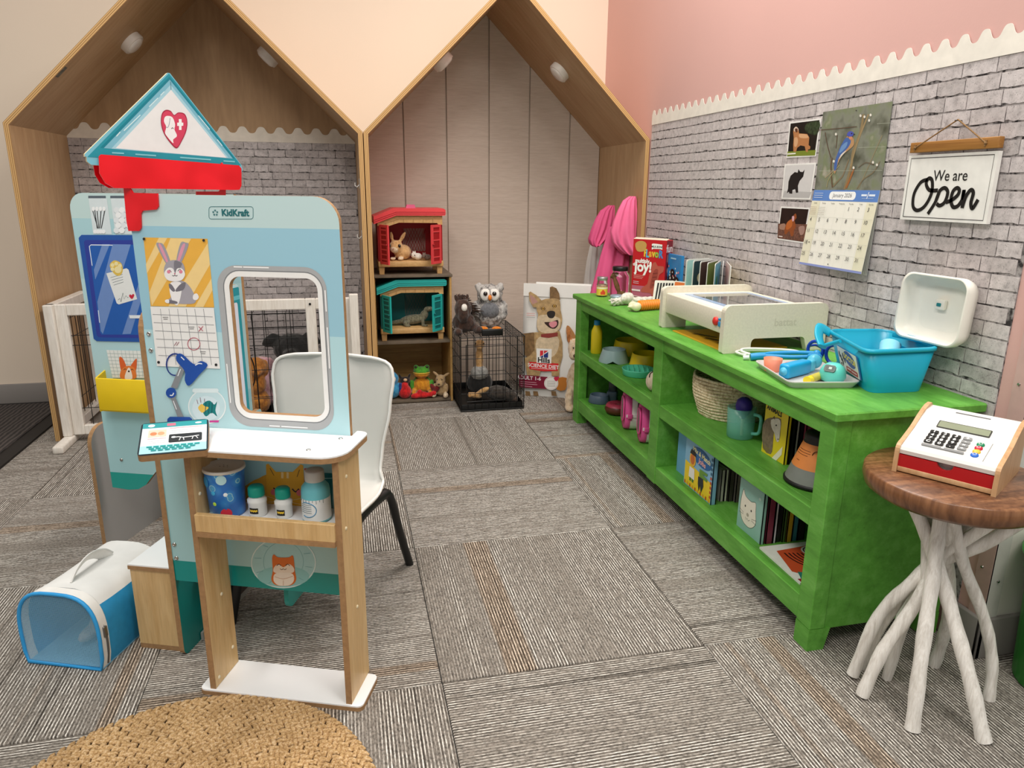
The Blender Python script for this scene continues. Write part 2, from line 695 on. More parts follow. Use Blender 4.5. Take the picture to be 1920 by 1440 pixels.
# ---------------------------------------------------------------- printed brick: every brick a piece of its own
m, nt, b = nodes('whitewashed_brick')
BRICK = m
oi = nt.nodes.new('ShaderNodeObjectInfo')
t1 = tex(nt, 'Noise', 'World', (1, 1, 1), Scale=55.0, Detail=5.0, Roughness=0.7)
t2 = tex(nt, 'Noise', 'World', (1, 1, 1), Scale=330.0, Detail=2.0)
r1 = ramp(nt, t1.outputs[0], [(0.22, lin('#827b7b')), (0.42, lin('#beb8b7')), (0.7, lin('#d9d2d1'))])
r2 = ramp(nt, t2.outputs[0], [(0.28, (0.25, 0.24, 0.24, 1)), (0.38, (1, 1, 1, 1))])
rr = ramp(nt, oi.outputs['Random'], [(0.0, (0.78, 0.76, 0.76, 1)), (0.5, (0.96, 0.94, 0.95, 1)), (1.0, (1.05, 1.04, 1.05, 1))])
c = mixc(nt, 0.75, r1.outputs[0], r2.outputs[0], 'MULTIPLY')
c = mixc(nt, 1.0, c, rr.outputs[0], 'MULTIPLY')
nt.links.new(c, b.inputs['Base Color']); b.inputs['Roughness'].default_value = 0.75
bump(nt, b, t1.outputs[0], 0.25, 0.002)
m, nt, b = nodes('brick_joint')
JOINT = m
t1 = tex(nt, 'Noise', 'World', (1, 1, 1), Scale=70.0, Detail=4.0)
r1 = ramp(nt, t1.outputs[0], [(0.38, lin('#2b2627')), (0.58, lin('#a09a99'))])
nt.links.new(r1.outputs[0], b.inputs['Base Color']); b.inputs['Roughness'].default_value = 0.85

COURSE = 0.034


def brick_mesh(L, seed):
    rg = random.Random(seed)
    H = COURSE
    pts = []
    nb = 7
    for i in range(nb):     # bottom edge: chipped, wider joint
        x = -L / 2 + L * i / (nb - 1)
        chip = 0.0022 + (rg.random() ** 3) * 0.0045
        pts.append((x + (0.0012 if i == 0 else -0.0012 if i == nb - 1 else rg.uniform(-0.002, 0.002)), -H / 2 + chip))
    pts.append((L / 2 - 0.0008 - rg.random() * 0.0012, rg.uniform(-0.004, 0.004)))
    for i in range(4):
        x = L / 2 - L * i / 3
        pts.append((x + (-0.001 if i == 0 else 0.001 if i == 3 else 0), H / 2 - 0.0003 - rg.random() * 0.0012))
    pts.append((-L / 2 + 0.0008 + rg.random() * 0.0012, rg.uniform(-0.004, 0.004)))
    return pts


LENS = (0.062, 0.078, 0.09, 0.104)
BVAR = [[brick_mesh(L, 100 * k + s) for s in range(4)] for k, L in enumerate(LENS)]
BME = {}


def brick_me(k, s):
    if (k, s) not in BME:
        BME[(k, s)] = MB().prism(BVAR[k][s], 0, 0.0013, BRICK).mesh('brick')
    return BME[(k, s)]


def brick_field(parent, fr, w, z_top, z_bot, near, seed, clip=None, nmax=290):
    """Courses of bricks in frame fr (x along the wall, y up). near(x, y) ranks how large a brick shows."""
    rg = random.Random(seed)
    L = []
    z = z_top - COURSE / 2
    while z > z_bot:
        x = -rg.random() * 0.08
        while x < w:
            k = rg.choice((0, 1, 1, 2, 2, 3))
            x1 = x + LENS[k]
            if x > 0 and x1 < w:
                L.append((near(x, z), x + LENS[k] / 2, z, k, rg.randrange(4)))
            elif x1 > 0.02 and x < w - 0.02:
                L.append((near(x, z), max(x, 0.0), z, -1, min(x1, w)))
            x = x1
        z -= COURSE
    L.sort(key=lambda q: q[0])
    rest = MB()
    e = fr.to_euler()
    for n, (q, x, z, k, s) in enumerate(L):
        if k < 0:
            a, bb = x + 0.001, s - 0.001
            rest.prism([(a, z - COURSE / 2 + 0.003), (bb, z - COURSE / 2 + 0.003), (bb, z + COURSE / 2 - 0.001), (a, z + COURSE / 2 - 0.001)], 0, 0.0013, BRICK, fr)
        elif n < nmax:
            o = link('brick', brick_me(k, s), parent)
            o.location = fr @ Vector((x, z, 0))
            o.rotation_euler = e
        else:
            rest.prism([(px + x, py + z) for px, py in BVAR[k][s]], 0, 0.0013, BRICK, fr)
    if rest.f:
        part(parent, 'brick_course', rest, kind='stuff')


def scallop_strip(x0, x1, z0, zv, zp, period, x_peak):
    pts = [(x0, z0), (x1, z0)]
    n = max(4, int((x1 - x0) / period * 18))
    for i in range(n + 1):
        x = x1 - (x1 - x0) * i / n
        u = 2 * PI * (x - x_peak) / period
        k = 0.5 + 0.5 * math.tanh(1.5 * math.cos(u)) / math.tanh(1.5)
        pts.append((x, zv + (zp - zv) * k))
    return pts


# brick paper on the right wall; frame: x runs towards the camera (-Y), y up, normal -X
Y_HI, Y_LO, TRIM_Z = 3.115, 1.205, 1.29
frR = frame((WX - 0.0015, Y_HI, 0), (0, -1, 0), (0, 0, 1))
bp = link('trim_2', MB().box(WX - 0.0015, WX, Y_LO, Y_HI, 0.1, TRIM_Z + 0.01, JOINT).mesh('brick_paper'), label='whitewashed brick wallpaper behind the green cabinet', kind='structure')
brick_field(bp, frR, Y_HI - Y_LO, TRIM_Z + 0.002, 0.5, lambda x, z: -x - (0.25 if z < 0.62 else 0) * -4, 3)
solo('scalloped_border', 'long white scalloped paper border above the calendar and open sign', 'border',
     MB().prism(scallop_strip(0, Y_HI - Y_LO, TRIM_Z, 1.327, 1.35, 0.055, Y_HI - 1.667), 0.002, 0.0032, mat('#ece7dd', 0.55), frame((WX - 0.0015, Y_HI, 0), (0, -1, 0), (0, 0, 1))),
     group='scalloped paper borders')

# ================================================================ PLYWOOD HOUSES
PLY = wood('birch_plywood', '#c8a983', '#b18d65', (2.2, 2.2, 0.35), 0.55, (0.25, 0.78), 5)
PLYB = wood('birch_back', '#bd9a73', '#a98762', (2.2, 2.2, 0.35), 0.6, (0.3, 0.72), 5)
m, nt, b = nodes('plywood_edge')
t = tex(nt, 'Wave', 'Object', (1, 0.02, 0.02), Scale=52.0, Distortion=1.2, Detail=1.0)
r = ramp(nt, t.outputs[0], [(0.3, lin('#9c7444')), (0.6, lin('#d2ab72'))])
nt.links.new(r.outputs[0], b.inputs['Base Color']); b.inputs['Roughness'].default_value = 0.7
PLYE = m
YF, YK = 3.127, 3.735
TH = 0.019
EAVE = 1.232


def panel(th, name, pts, ang):
    """pts: outline in (x, z) of the house front; ang: lean of the sheet, its grain runs along it."""
    a = Matrix.Rotation(ang, 3, 'Y')
    o0 = Vector((pts[0][0], 0, pts[0][1]))
    loc = [(a.inverted() @ (Vector((x, 0, z)) - o0)) for x, z in pts]
    mb = MB().prism([(q.x, q.z) for q in loc], 0, YK - YF, PLYE, frame((0, YK - YF, 0), (1, 0, 0), (0, 0, 1)), edge=PLY)
    o = part(th, name, mb)
    o.location = o0 + Vector((0, YF, 0)) - Vector(th.o.location)
    o.rotation_euler = a.to_euler()
    return o


def house(x0, x1, apex, label):
    th = Thing('plywood_house', label, 'house frame', ((x0 + x1) / 2, YF, 0), group='house-shaped plywood frames')
    xm = (x0 + x1) / 2
    s = (apex - EAVE) / (xm - x0)
    tv = TH * math.sqrt(1 + s * s)
    ez = EAVE - TH * 0.42
    panel(th, 'side_panel', [(x0, 0), (x0 + TH, 0), (x0 + TH, EAVE + s * TH - tv), (x0, EAVE)], 0)
    panel(th, 'side_panel', [(x1 - TH, 0), (x1, 0), (x1, EAVE), (x1 - TH, EAVE + s * TH - tv)], 0)
    a = math.atan(s)
    panel(th, 'roof_panel', [(x0, EAVE), (x0 + TH, EAVE + s * TH - tv), (xm, apex - tv), (xm, apex)], PI / 2 - a)
    panel(th, 'roof_panel', [(x1, EAVE), (xm, apex), (xm, apex - tv), (x1 - TH, EAVE + s * TH - tv)], a - PI / 2)
    return th, s, tv


XL0, XL1, XR0, XR1 = -1.185, 0.1025, 0.1055, WX - 0.004
hl, sl, tvl = house(XL0, XL1, 1.862, 'plywood house frame with brick paper inside, behind the toy vet counter')
hr, sr, tvr = house(XR0, XR1, 1.845, 'plywood house frame with pale board siding holding the toy hutches and crate')


def inner_top(x, x0, x1, s, tv):
    return EAVE - tv + s * min(x - x0, x1 - x)


# back of the house with siding: one board after another
SID = wood('painted_siding', '#d8cabd', '#cbbbae', (1.2, 1.2, 30), 0.65, (0.25, 0.75), 3, bmp=0.2)
xm = (XR0 + XR1) / 2
edges = [XR0 + TH, 0.317, 0.528, 0.741, 0.949, 1.163, XR1 - TH]
part(hr, 'back_panel', MB().prism([(XR0 + TH - xm, 0), (XR1 - TH - xm, 0), (XR1 - TH - xm, inner_top(XR1 - TH, XR0, XR1, sr, tvr)), (0, inner_top(xm, XR0, XR1, sr, tvr)), (XR0 + TH - xm, inner_top(XR0 + TH, XR0, XR1, sr, tvr))], 0, 0.005, mat('#b3a496', 0.8), frame((0, YK - YF, 0), (1, 0, 0), (0, 0, 1))))
for a, bb in zip(edges, edges[1:]):
    xa, xb = a + 0.0035, bb - 0.0035
    ring = [(xa, 0.001), (xb, 0.001), (xb, inner_top(xb, XR0, XR1, sr, tvr))]
    if xa < xm < xb:
        ring.append((xm, inner_top(xm, XR0, XR1, sr, tvr)))
    ring.append((xa, inner_top(xa, XR0, XR1, sr, tvr)))
    o = part(hr, 'siding_board', MB().prism([(x - a, z) for x, z in ring], 0, 0.008, SID, frame((0, 0, 0), (1, 0, 0), (0, 0, 1))))
    o.location = (a - xm, YK - YF - 0.005, 0)
# back of the other house: plywood, brick paper and border
xml = (XL0 + XL1) / 2
part(hl, 'back_panel', MB().prism([(XL0 + TH - xml, 0), (XL1 - TH - xml, 0), (XL1 - TH - xml, inner_top(XL1 - TH, XL0, XL1, sl, tvl)), (0, inner_top(xml, XL0, XL1, sl, tvl)), (XL0 + TH - xml, inner_top(XL0 + TH, XL0, XL1, sl, tvl))], 0, 0.012, PLYB, frame((0, YK - YF, 0), (1, 0, 0), (0, 0, 1))))
wl = XL1 - XL0 - 2 * TH
bl = part(hl, 'brick_paper', MB().box(XL0 + TH - xml, XL1 - TH - xml, YK - YF - 0.0135, YK - YF - 0.012, 0, 1.216, JOINT))
brick_field(bl, frame((XL0 + TH - xml, YK - YF - 0.0135, 0), (1, 0, 0), (0, 0, 1)), wl, 1.216, 0.02, lambda x, z: -z if not (0.1 < x < 0.62 and z < 0.9) else 0.5 - z, 5)
part(hl, 'scalloped_border', MB().prism(scallop_strip(0, wl, 1.216, 1.254, 1.283, 0.083, -0.343 - XL0 - TH), 0, 0.001, mat('#e6ddd0', 0.6), frame((XL0 + TH - xml, YK - YF - 0.0136, 0), (1, 0, 0), (0, 0, 1))))
# worn sticker on the roof sheet and knots in the plywood
for (px, py, ww, hh, cc) in ((115, 135, 0.05, 0.022, '#8d8672'),):
    n = Vector((sl, 0, -1)).normalized()
    P = hit(px, py, (XL0, 0, EAVE - tvl), n)
    fr = frame(hl.I @ P, (1, 0, sl), Vector((0, -1, 0)))
    pr = Print(fr, hl, -0.0009)
    pr.fr = frame(hl.I @ P, (1, 0, sl), (0, 1, 0))
    pr.mb.prism([(-ww / 2, -hh / 2), (ww / 2, -hh / 2), (ww / 2, hh / 2), (-ww / 2, hh / 2)], -0.0016, -0.0004, mat('#6b6a5e', 0.6, 0.5, 90), frame(hl.I @ P, (1, 0, sl), (0, 1, 0)))
    pr.done(hl, 'sticker', 'worn paper sticker')


# push lights under the roofs
def puck(px, py, x0, x1, side, s, tv, label):
    n = Vector((s, 0, -1)) if side < 0 else Vector((-s, 0, -1))
    n.normalize()
    P = hit(px, py, (x0 if side < 0 else x1, 0, EAVE - tv), n)
    q = Vector((0, 0, 1)).rotation_difference(n).to_euler()
    th = Thing('puck_light', label, 'light', P, rot=q, group='battery push lights under the plywood roofs')
    part(th, 'housing', MB().lathe([(0.048, 0), (0.048, 0.022), (0.045, 0.026)], mat('#efe8e0', 0.4)))
    part(th, 'lens', MB().lathe([(0.04, 0.025), (0.04, 0.029), (0.03, 0.034), (0.0, 0.036)], mat('#f4eee8', 0.25)))


puck(243, 76, XL0, XL1, -1, sl, tvl, 'round white push light under the roof beside a worn sticker')
puck(505, 103, XL0, XL1, 1, sl, tvl, 'round white push light under the roof slope opposite the worn sticker')
puck(827, 112, XR0, XR1, -1, sr, tvr, 'round white push light high above the red toy hutch')
puck(1052, 132, XR0, XR1, 1, sr, tvr, 'round white push light under the roof above the food bag')
# clear hooks on the inner face of the middle side panel
for z in (1.03, 0.82):
    hk = MB().rbox(XL1 - TH - 0.003, XL1 - TH, YF + 0.03, YF + 0.045, z - 0.02, z + 0.02, 0.001, mat('#dcd8d0', 0.2, trans=0.5))
    hk.tube([(XL1 - TH - 0.003, YF + 0.037, z - 0.004), (XL1 - TH - 0.012, YF + 0.037, z - 0.014), (XL1 - TH - 0.02, YF + 0.037, z - 0.008), (XL1 - TH - 0.02, YF + 0.037, z + 0.004)], 0.002, mat('#e6e2dc', 0.2), 6)
    solo('adhesive_hook', 'clear adhesive hook on the middle house post, ' + ('upper one' if z > 0.9 else 'lower one just above the gate'), 'hook', hk, group='adhesive hooks')

# ================================================================ GREEN CABINET
m, nt, b = nodes('distressed_green')
GREEN = m
t1 = tex(nt, 'Noise', 'World', (9, 2.2, 9), Scale=3.0, Detail=6.0, Roughness=0.7)
t2 = tex(nt, 'Noise', 'World', (40, 5, 40), Scale=4.0, Detail=3.0)
r1 = ramp(nt, t1.outputs[0], [(0.28, lin('#4b8a2c')), (0.52, lin('#5fa53c')), (0.75, lin('#78b957'))])
r2 = ramp(nt, t2.outputs[0], [(0.22, (0.55, 0.5, 0.35, 1)), (0.34, (1, 1, 1, 1))])
c = mixc(nt, 0.7, r1.outputs[0], r2.outputs[0], 'MULTIPLY')
nt.links.new(c, b.inputs['Base Color']); b.inputs['Roughness'].default_value = 0.5
bump(nt, b, t2.outputs[0], 0.15, 0.002)
GEDGE = mat('#7fb64e', 0.55, 0.25, 60)
CXF, CXB, CY0, CY1, CH = 0.986, WX - 0.016, 1.235, 2.988, 0.5747
cb = Thing('cabinet', 'long low bright green distressed wooden bookcase against the brick wall', 'cabinet', ((CXF + CXB) / 2, (CY0 + CY1) / 2, 0))


def cpart(name, x0, x1, y0, y1, z0, z1, r=0.002, mt=None):
    o = cb.o.location
    return part(cb, name, MB().rbox(x0 - o[0], x1 - o[0], y0 - o[1], y1 - o[1], z0, z1, r, mt or GREEN, seg=1, smooth=False))


top = cpart('cabinet_top', CXF - 0.014, CXB + 0.012, CY0 - 0.014, CY1 + 0.014, CH - 0.02, CH, 0.003)
PW = 0.05
for y0, y1 in ((CY0, CY0 + PW), (CY1 - PW - 0.015, CY1)):
    cpart('post', CXF, CXF + 0.04, y0, y1, 0.055, CH - 0.02)
    cpart('post', CXB - 0.04, CXB, y0, y1, 0.055, CH - 0.02)
    for x0, x1, lx in ((CXF, CXF + 0.055, 1), (CXB - 0.055, CXB, -1)):
        o = cb.o.location
        f = MB()
        lo = 0.012
        near = y0 == CY0
        ya, yb = (y0, y1) if near else (y0, y1)
        xa, xb = (x0, x1 - lo) if lx > 0 else (x0 + lo, x1)
        f.loft([[(xa - o[0], ya - o[1], 0), (xb - o[0], ya - o[1], 0), (xb - o[0], yb - o[1], 0), (xa - o[0], yb - o[1], 0)],
                [(x0 - o[0], ya - o[1], 0.055), (x1 - o[0], ya - o[1], 0.055), (x1 - o[0], yb - o[1], 0.055), (x0 - o[0], yb - o[1], 0.055)]], GREEN, smooth=False)
        part(cb, 'foot', f)
cpart('side_panel', CXF + 0.04, CXB - 0.04, CY0 + 0.004, CY0 + 0.02, 0.05, CH - 0.02)
cpart('side_panel', CXF + 0.04, CXB - 0.04, CY1 - 0.02, CY1 - 0.004, 0.05, CH - 0.02)
cpart('back_panel', CXB - 0.01, CXB, CY0 + PW, CY1 - PW, 0.055, CH - 0.02)
YM0, YM1 = 2.09, 2.155
cpart('divider', CXF, CXB - 0.01, YM0, YM1, 0.055, CH - 0.02)
cpart('apron', CXF + 0.002, CXF + 0.022, CY0 + PW, YM0, 0.512, CH - 0.02)
cpart('apron', CXF + 0.002, CXF + 0.022, YM1, CY1 - PW - 0.015, 0.512, CH - 0.02)
SZ1, SZ0 = 0.335, 0.117
for ya, yb in ((CY0 + PW, YM0), (YM1, CY1 - PW - 0.015)):
    cpart('shelf', CXF + 0.024, CXB - 0.01, ya, yb, SZ1 - 0.02, SZ1, 0.001)
    cpart('shelf_rail', CXF + 0.002, CXF + 0.024, ya, yb, SZ1 - 0.044, SZ1, 0.002)
    cpart('shelf', CXF + 0.024, CXB - 0.01, ya, yb, SZ0 - 0.02, SZ0, 0.001)
    cpart('shelf_rail', CXF + 0.002, CXF + 0.024, ya, yb, SZ0 - 0.06, SZ0, 0.002)
# ================================================================ TOY VET PLAY SET
KROT = math.atan2(-0.365, 0.931)
KLOC = (-0.392, 1.52, 0.0)
MDF = mat('#a07c56', 0.75, 0.12, 120)
MAPLE = wood('maple_laminate', '#dfbf8b', '#c9a26a', (7, 7, 0.6), 0.42, (0.3, 0.7), 6)
MELA = mat('#eef0f2', 0.22, 0.01, 10)
GREYB = mat('#9b9b9a', 0.5, 0.02, 10)
SCREW = mat('#c4c2bd', 0.25, 0.05, 50, metal=1.0)
kk = Thing('vet_play_counter', 'light blue toy vet counter with red awning sign and desk, before the plywood house', 'play set', KLOC, KROT)


def zstops(name, stops, rough=0.3):
    """Printed colour bands: constant steps over the board's own height."""
    m, nt, b = nodes(name)
    tc = nt.nodes.new('ShaderNodeTexCoord')
    sp = nt.nodes.new('ShaderNodeSeparateXYZ')
    nt.links.new(tc.outputs['Object'], sp.inputs[0])
    r = ramp(nt, sp.outputs[2], [(max(z, 0.0), lin(h)) for z, h in stops])
    r.color_ramp.interpolation = 'CONSTANT'
    nt.links.new(r.outputs[0], b.inputs['Base Color'])
    b.inputs['Roughness'].default_value = rough
    return m


FA = frame((0, 0, 0), (1, 0, 0), (0, 0, 1))        # front face of the desk panel: x along, y up
PA = zstops('desk_panel_print', [(0, '#12938f'), (0.236, '#a8d3d8'), (0.5, '#b9dfe6'), (0.741, '#9dcbdd'), (0.940, '#c3dcdd')])
panA = part(kk, 'desk_panel', MB().prism([rrect(0.004, 0.19, 0.417, 0.999, [0.002, 0.002, 0.048, 0.02], 8), rrect(0.192, 0.581, 0.368, 0.851, 0.022, 6)[::-1]], -0.012, 0, PA, FA, edge=MDF))
# window trim
pr = Print(FA, kk)
pr.loops([rrect(0.168, 0.553, 0.386, 0.872, 0.042, 8), rrect(0.192, 0.581, 0.368, 0.851, 0.022, 8)[::-1]], '#aeb0b2')
pr.loops([rrect(0.182, 0.570, 0.377, 0.861, 0.033, 8), rrect(0.192, 0.581, 0.368, 0.851, 0.022, 8)[::-1]], '#f3f2f0')
pr.line(rrect(0.1805, 0.5685, 0.3785, 0.8625, 0.034, 8), 0.0012, '#6f7275', True)
for x0, x1, y in ((0.205, 0.222, 0.869), (0.224, 0.275, 0.869), (0.25, 0.272, 0.557), (0.275, 0.33, 0.557)):
    pr.line([(x0, y), (x1, y)], 0.0022, '#ffffff')
for x, y0, y1 in ((0.172, 0.60, 0.68), (0.3828, 0.68, 0.76), (0.3828, 0.79, 0.83)):
    pr.line([(x, y0), (x, y1)], 0.0022, '#ffffff')
pr.done(panA, 'window_trim', 'grey and white printed window surround')

Z5 = lambda pts: [(230 + x / 3.84, 350 + y / 3.84) for x, y in pts]
Z4 = lambda pts: [(x / 3.84, 420 + y / 3.84) for x, y in pts]
Z6 = lambda pts: [(220 + x / 3.692, 680 + y / 3.692) for x, y in pts]
Z7 = lambda pts: [(x / 2.667, 980 + y / 2.667) for x, y in pts]
Z1 = lambda pts: [(100 + x / 4.234, 120 + y / 4.234) for x, y in pts]

# poster: rabbit above a calendar page
pr = Print(FA, kk)
pr.ppoly(Z5([(150, 365), (612, 375), (660, 870), (203, 860)]), '#eeb54a')
for q in ([(262, 367), (322, 369), (176, 625), (168, 560)], [(345, 371), (495, 374), (212, 858), (194, 760)], [(614, 405), (630, 560), (455, 864), (330, 862)], [(640, 660), (648, 745), (582, 868), (520, 867)]):
    pr.ppoly(Z5(q), '#f6d692')
pr.ppoly(Z5([(245, 420), (268, 405), (300, 425), (345, 540), (318, 560)]), '#a39ea8', 5)
pr.ppoly(Z5([(262, 425), (278, 420), (330, 540), (318, 548)]), '#e39cb2', 4)
pr.ppoly(Z5([(418, 408), (455, 402), (475, 425), (420, 550), (388, 535)]), '#a39ea8', 5)
pr.ppoly(Z5([(428, 425), (452, 420), (408, 545), (394, 535)]), '#e39cb2', 4)
pr.ppoly(Z5([(345, 700), (440, 680), (510, 760), (515, 840), (330, 835), (325, 815), (350, 790)]), '#a9a5ae', 5)
pr.ppoly(Z5([(510, 780), (535, 768), (550, 795), (535, 815), (510, 810)]), '#f3f0ef', 4)
pr.ppoly(Z5([(350, 690), (420, 690), (425, 760), (400, 850), (365, 830), (340, 750)]), '#f3f1f1', 5)
pr.ppoly(Z5([(335, 700), (355, 705), (380, 745), (365, 755), (340, 730)]), '#77747d', 4)
pr.ppoly(Z5([(455, 690), (440, 740), (390, 755), (385, 740), (420, 700)]), '#77747d', 4)
pr.ppoly(Z5([(330, 815), (390, 825), (392, 842), (330, 838)]), '#77747d', 3)
pr.ppoly(Z5([(310, 815), (335, 812), (335, 838), (310, 832)]), '#f3f1f1', 3)
pr.ppoly(Z5([(300, 600), (320, 545), (375, 528), (430, 545), (450, 600), (430, 650), (320, 650)]), '#a9a5ae', 6)
pr.ppoly(Z5([(375, 535), (410, 540), (430, 560), (390, 620), (375, 600)]), '#807d86', 4)
pr.ppoly(Z5([(302, 625), (330, 585), (365, 590), (380, 625), (395, 590), (430, 590), (452, 630), (430, 670), (380, 682), (325, 670)]), '#f4f2f2', 5)
pr.pline(Z5([(325, 615), (340, 600), (355, 615)]), 0.0011, '#3a3338', n=5)
pr.pline(Z5([(400, 608), (415, 594), (430, 610)]), 0.0011, '#3a3338', n=5)
for cx, cy in ((335, 612), (422, 612)):
    pr.ppoly(Z5(circ(cx, cy, 13, 12)), '#e58aa0')
pr.ppoly(Z5([(372, 622), (386, 622), (379, 634)]), '#c96d80')
pr.pline(Z5([(360, 637), (370, 643), (379, 636), (388, 643), (398, 637)]), 0.0011, '#3a3338', n=4)
pr.ppoly(Z5([(203, 862), (660, 872), (705, 1310), (250, 1290)]), '#f2f1ef')
for i in range(6):
    a, bx = 275 + i * 62, 312 + i * 64
    pr.pline(Z5([(a, 878), (bx + 12, 1282)]), 0.0009, '#8d8e93')
for i in range(6):
    pr.pline(Z5([(220 + i * 8.5, 918 + i * 59), (652 + i * 9.5, 936 + i * 58.5)]), 0.0009, '#8d8e93')
for cx, cy in ((315, 945), (503, 1015), (585, 1193)):
    pr.pline(Z5([(cx - 22, cy - 6), (cx + 18, cy - 6)]), 0.0009, '#3f3d40').pline(Z5([(cx - 16, cy + 7), (cx + 15, cy + 7)]), 0.0009, '#3f3d40')
for dx in (0, 16):
    pr.pline(Z5([(377 + dx, 1142), (396 + dx, 1115)]), 0.001, '#8a2c45')
pr.pline(Z5([(552, 1005), (584, 1038)]), 0.0012, '#b3304f').pline(Z5([(584, 1003), (553, 1040)]), 0.0012, '#b3304f')
pr.line(pr.pxs(Z5(circ(518, 1130, 44, 24))), 0.0012, '#b3304f', True)
for cx, cy in ((160, 376), (589, 386), (265, 1262), (678, 1280)):
    pr.ppoly(Z5(circ(cx, cy, 10, 12)), '#2b2a2c')
pr.done(panA, 'poster', 'rabbit poster over a wall calendar page')
# printed desk lamp
pr = Print(FA, kk, 0.0036)
pr.line(pr.pxs(Z5(circ(385, 1278, 62, 24, 78))), 0.0028, '#233a86', True)
pr.ppoly(Z5([(425, 1270), (462, 1290), (400, 1450), (355, 1440)]), '#8b8f94')
pr.ppoly(Z6([(372, 225), (400, 215), (465, 370), (425, 375)]), '#8b8f94')
pr.ppoly(Z5([(400, 1205), (440, 1205), (520, 1275), (570, 1252), (620, 1282), (560, 1350), (486, 1430), (455, 1390), (455, 1325), (395, 1250)]), '#1f50a8', 3)
pr.pline(Z5([(530, 1282), (555, 1270), (580, 1272)]), 0.0022, '#f0f4fa', n=4)
pr.pline(Z5([(428, 1222), (452, 1245)]), 0.0022, '#f0f4fa')
pr.pline(Z5([(425, 1310), (405, 1360)]), 0.0018, '#f0f4fa').pline(Z6([(395, 260), (418, 320)]), 0.0018, '#f0f4fa')
pr.ppoly(Z6(circ(380, 205, 36, 18)), '#1f50a8')
pr.pline(Z6([(372, 222), (390, 222), (398, 205)]), 0.0022, '#f0f4fa', n=3)
pr.ppoly(Z6([(355, 385), (372, 370), (510, 372), (525, 385), (527, 420), (352, 420)]), '#1f50a8')
pr.done(panA, 'lamp_print', 'printed blue desk lamp')
pr = Print(FA, kk)
pr.ppoly(Z6(circ(622, 302, 131, 28, 122)), '#c9e4ea')
pr.line(pr.pxs(Z6(circ(622, 302, 128, 28, 119))), 0.0022, '#eef6f7', True)
pr.ppoly(Z6(circ(615, 318, 96, 22, 88)), '#d8ebf2')
pr.ppoly(Z6(rrect(520, 178, 702, 208, 14)), '#e2f1f4')
pr.ppoly(Z6([(598, 280), (640, 262), (672, 290), (692, 268), (680, 330), (692, 372), (655, 345), (615, 372), (590, 330)]), '#167f80', 3)
pr.ppoly(Z6([(560, 312), (585, 285), (605, 300), (635, 310), (608, 335), (585, 345)]), '#f0c75a', 3)
for x in (615, 638, 660):
    pr.pline(Z6([(x, 275), (x - 6, 350)]), 0.0016, '#0d5b61')
pr.pline(Z6([(560, 285), (552, 255)]), 0.001, '#7c3a52').pline(Z6([(580, 275), (575, 240)]), 0.001, '#7c3a52').pline(Z6([(605, 270), (606, 248)]), 0.001, '#7c3a52')
pr.ppoly(Z6([(640, 400), (705, 398), (702, 412), (640, 412)]), '#d63c9a')
pr.done(panA, 'fishbowl_print', 'printed goldfish bowl with angelfish')
# maker's badge
pr = Print(FA, kk)
pr.line(pr.pxs(Z5(rrect(622, 144, 940, 233, 18))), 0.0009, '#1e6b70', True)
c0 = pr.px(*Z5([(668, 188)])[0])
for k in range(5):
    a = PI / 2 + 2 * PI * k / 5
    sx, sy = c0[0] + 0.0042 * math.cos(a), c0[1] + 0.0042 * math.sin(a)
    star = []
    for i in range(10):
        rr_ = 0.0026 if i % 2 == 0 else 0.0011
        star.append((sx + rr_ * math.cos(a + PI * i / 5), sy + rr_ * math.sin(a + PI * i / 5)))
    pr.poly(star, '#1e6b70')
c1 = pr.px(*Z5([(811, 190)])[0])
pr.text('KidKraft', c1[0], c1[1], 0.0165, '#1e6b70', bold=0.0006, sx=0.95)
pr.done(panA, 'maker_badge', 'teal outlined badge with stars and lettering')
# lower prints: cat, books, hamster wheel
pr = Print(FA, kk)
pr.ppoly(Z6([(865, 900), (905, 840), (980, 800), (1050, 800), (1060, 1120), (870, 1120)]), '#dba02c', 3)
pr.ppoly(Z6([(1030, 705), (1045, 698), (1098, 755), (1215, 755), (1270, 702), (1288, 712), (1298, 900), (1275, 1120), (1040, 1120)]), '#e9ad2d')
pr.pline(Z6([(1058, 730), (1085, 780)]), 0.0014, '#5d4420').pline(Z6([(1262, 740), (1245, 790)]), 0.0014, '#5d4420')
for x in (1143, 1180):
    pr.pline(Z6([(x, 758), (x, 800)]), 0.005, '#f5d79a')
pr.pline(Z6([(1082, 865), (1105, 885), (1128, 865)]), 0.003, '#2a211c', n=4).pline(Z6([(1212, 872), (1235, 893), (1258, 872)]), 0.003, '#2a211c', n=4)
pr.ppoly(Z6(circ(1085, 895, 22, 12)), '#e8767c').ppoly(Z6(circ(1262, 900, 22, 12)), '#e8767c')
for a in ((1040, 925, 1110, 945), (1045, 965, 1110, 960), (1215, 950, 1290, 935), (1215, 968, 1295, 985)):
    pr.pline(Z6([a[:2], a[2:]]), 0.0009, '#f7e3b2')
pr.ppoly(Z6([(1296, 730), (1362, 732), (1360, 1100), (1296, 1100)]), '#c4232f').ppoly(Z6([(1362, 732), (1412, 736), (1412, 1100), (1360, 1100)]), '#24307d')
pr.ppoly(Z6([(1412, 760), (1490, 765), (1490, 1100), (1412, 1100)]), '#0e6d72').pline(Z6([(1420, 800), (1490, 798)]), 0.0016, '#9fd0d2')
pr.done(panA, 'cat_print', 'printed sleepy yellow cat beside books')
pr = Print(FA, kk)
pr.poly(pr.pxs(Z7(circ(1418, 200, 164, 36, 128))), '#a9d6da')
pr.line(pr.pxs(Z7(circ(1418, 200, 160, 36, 125))), 0.0022, '#dceff0', True)
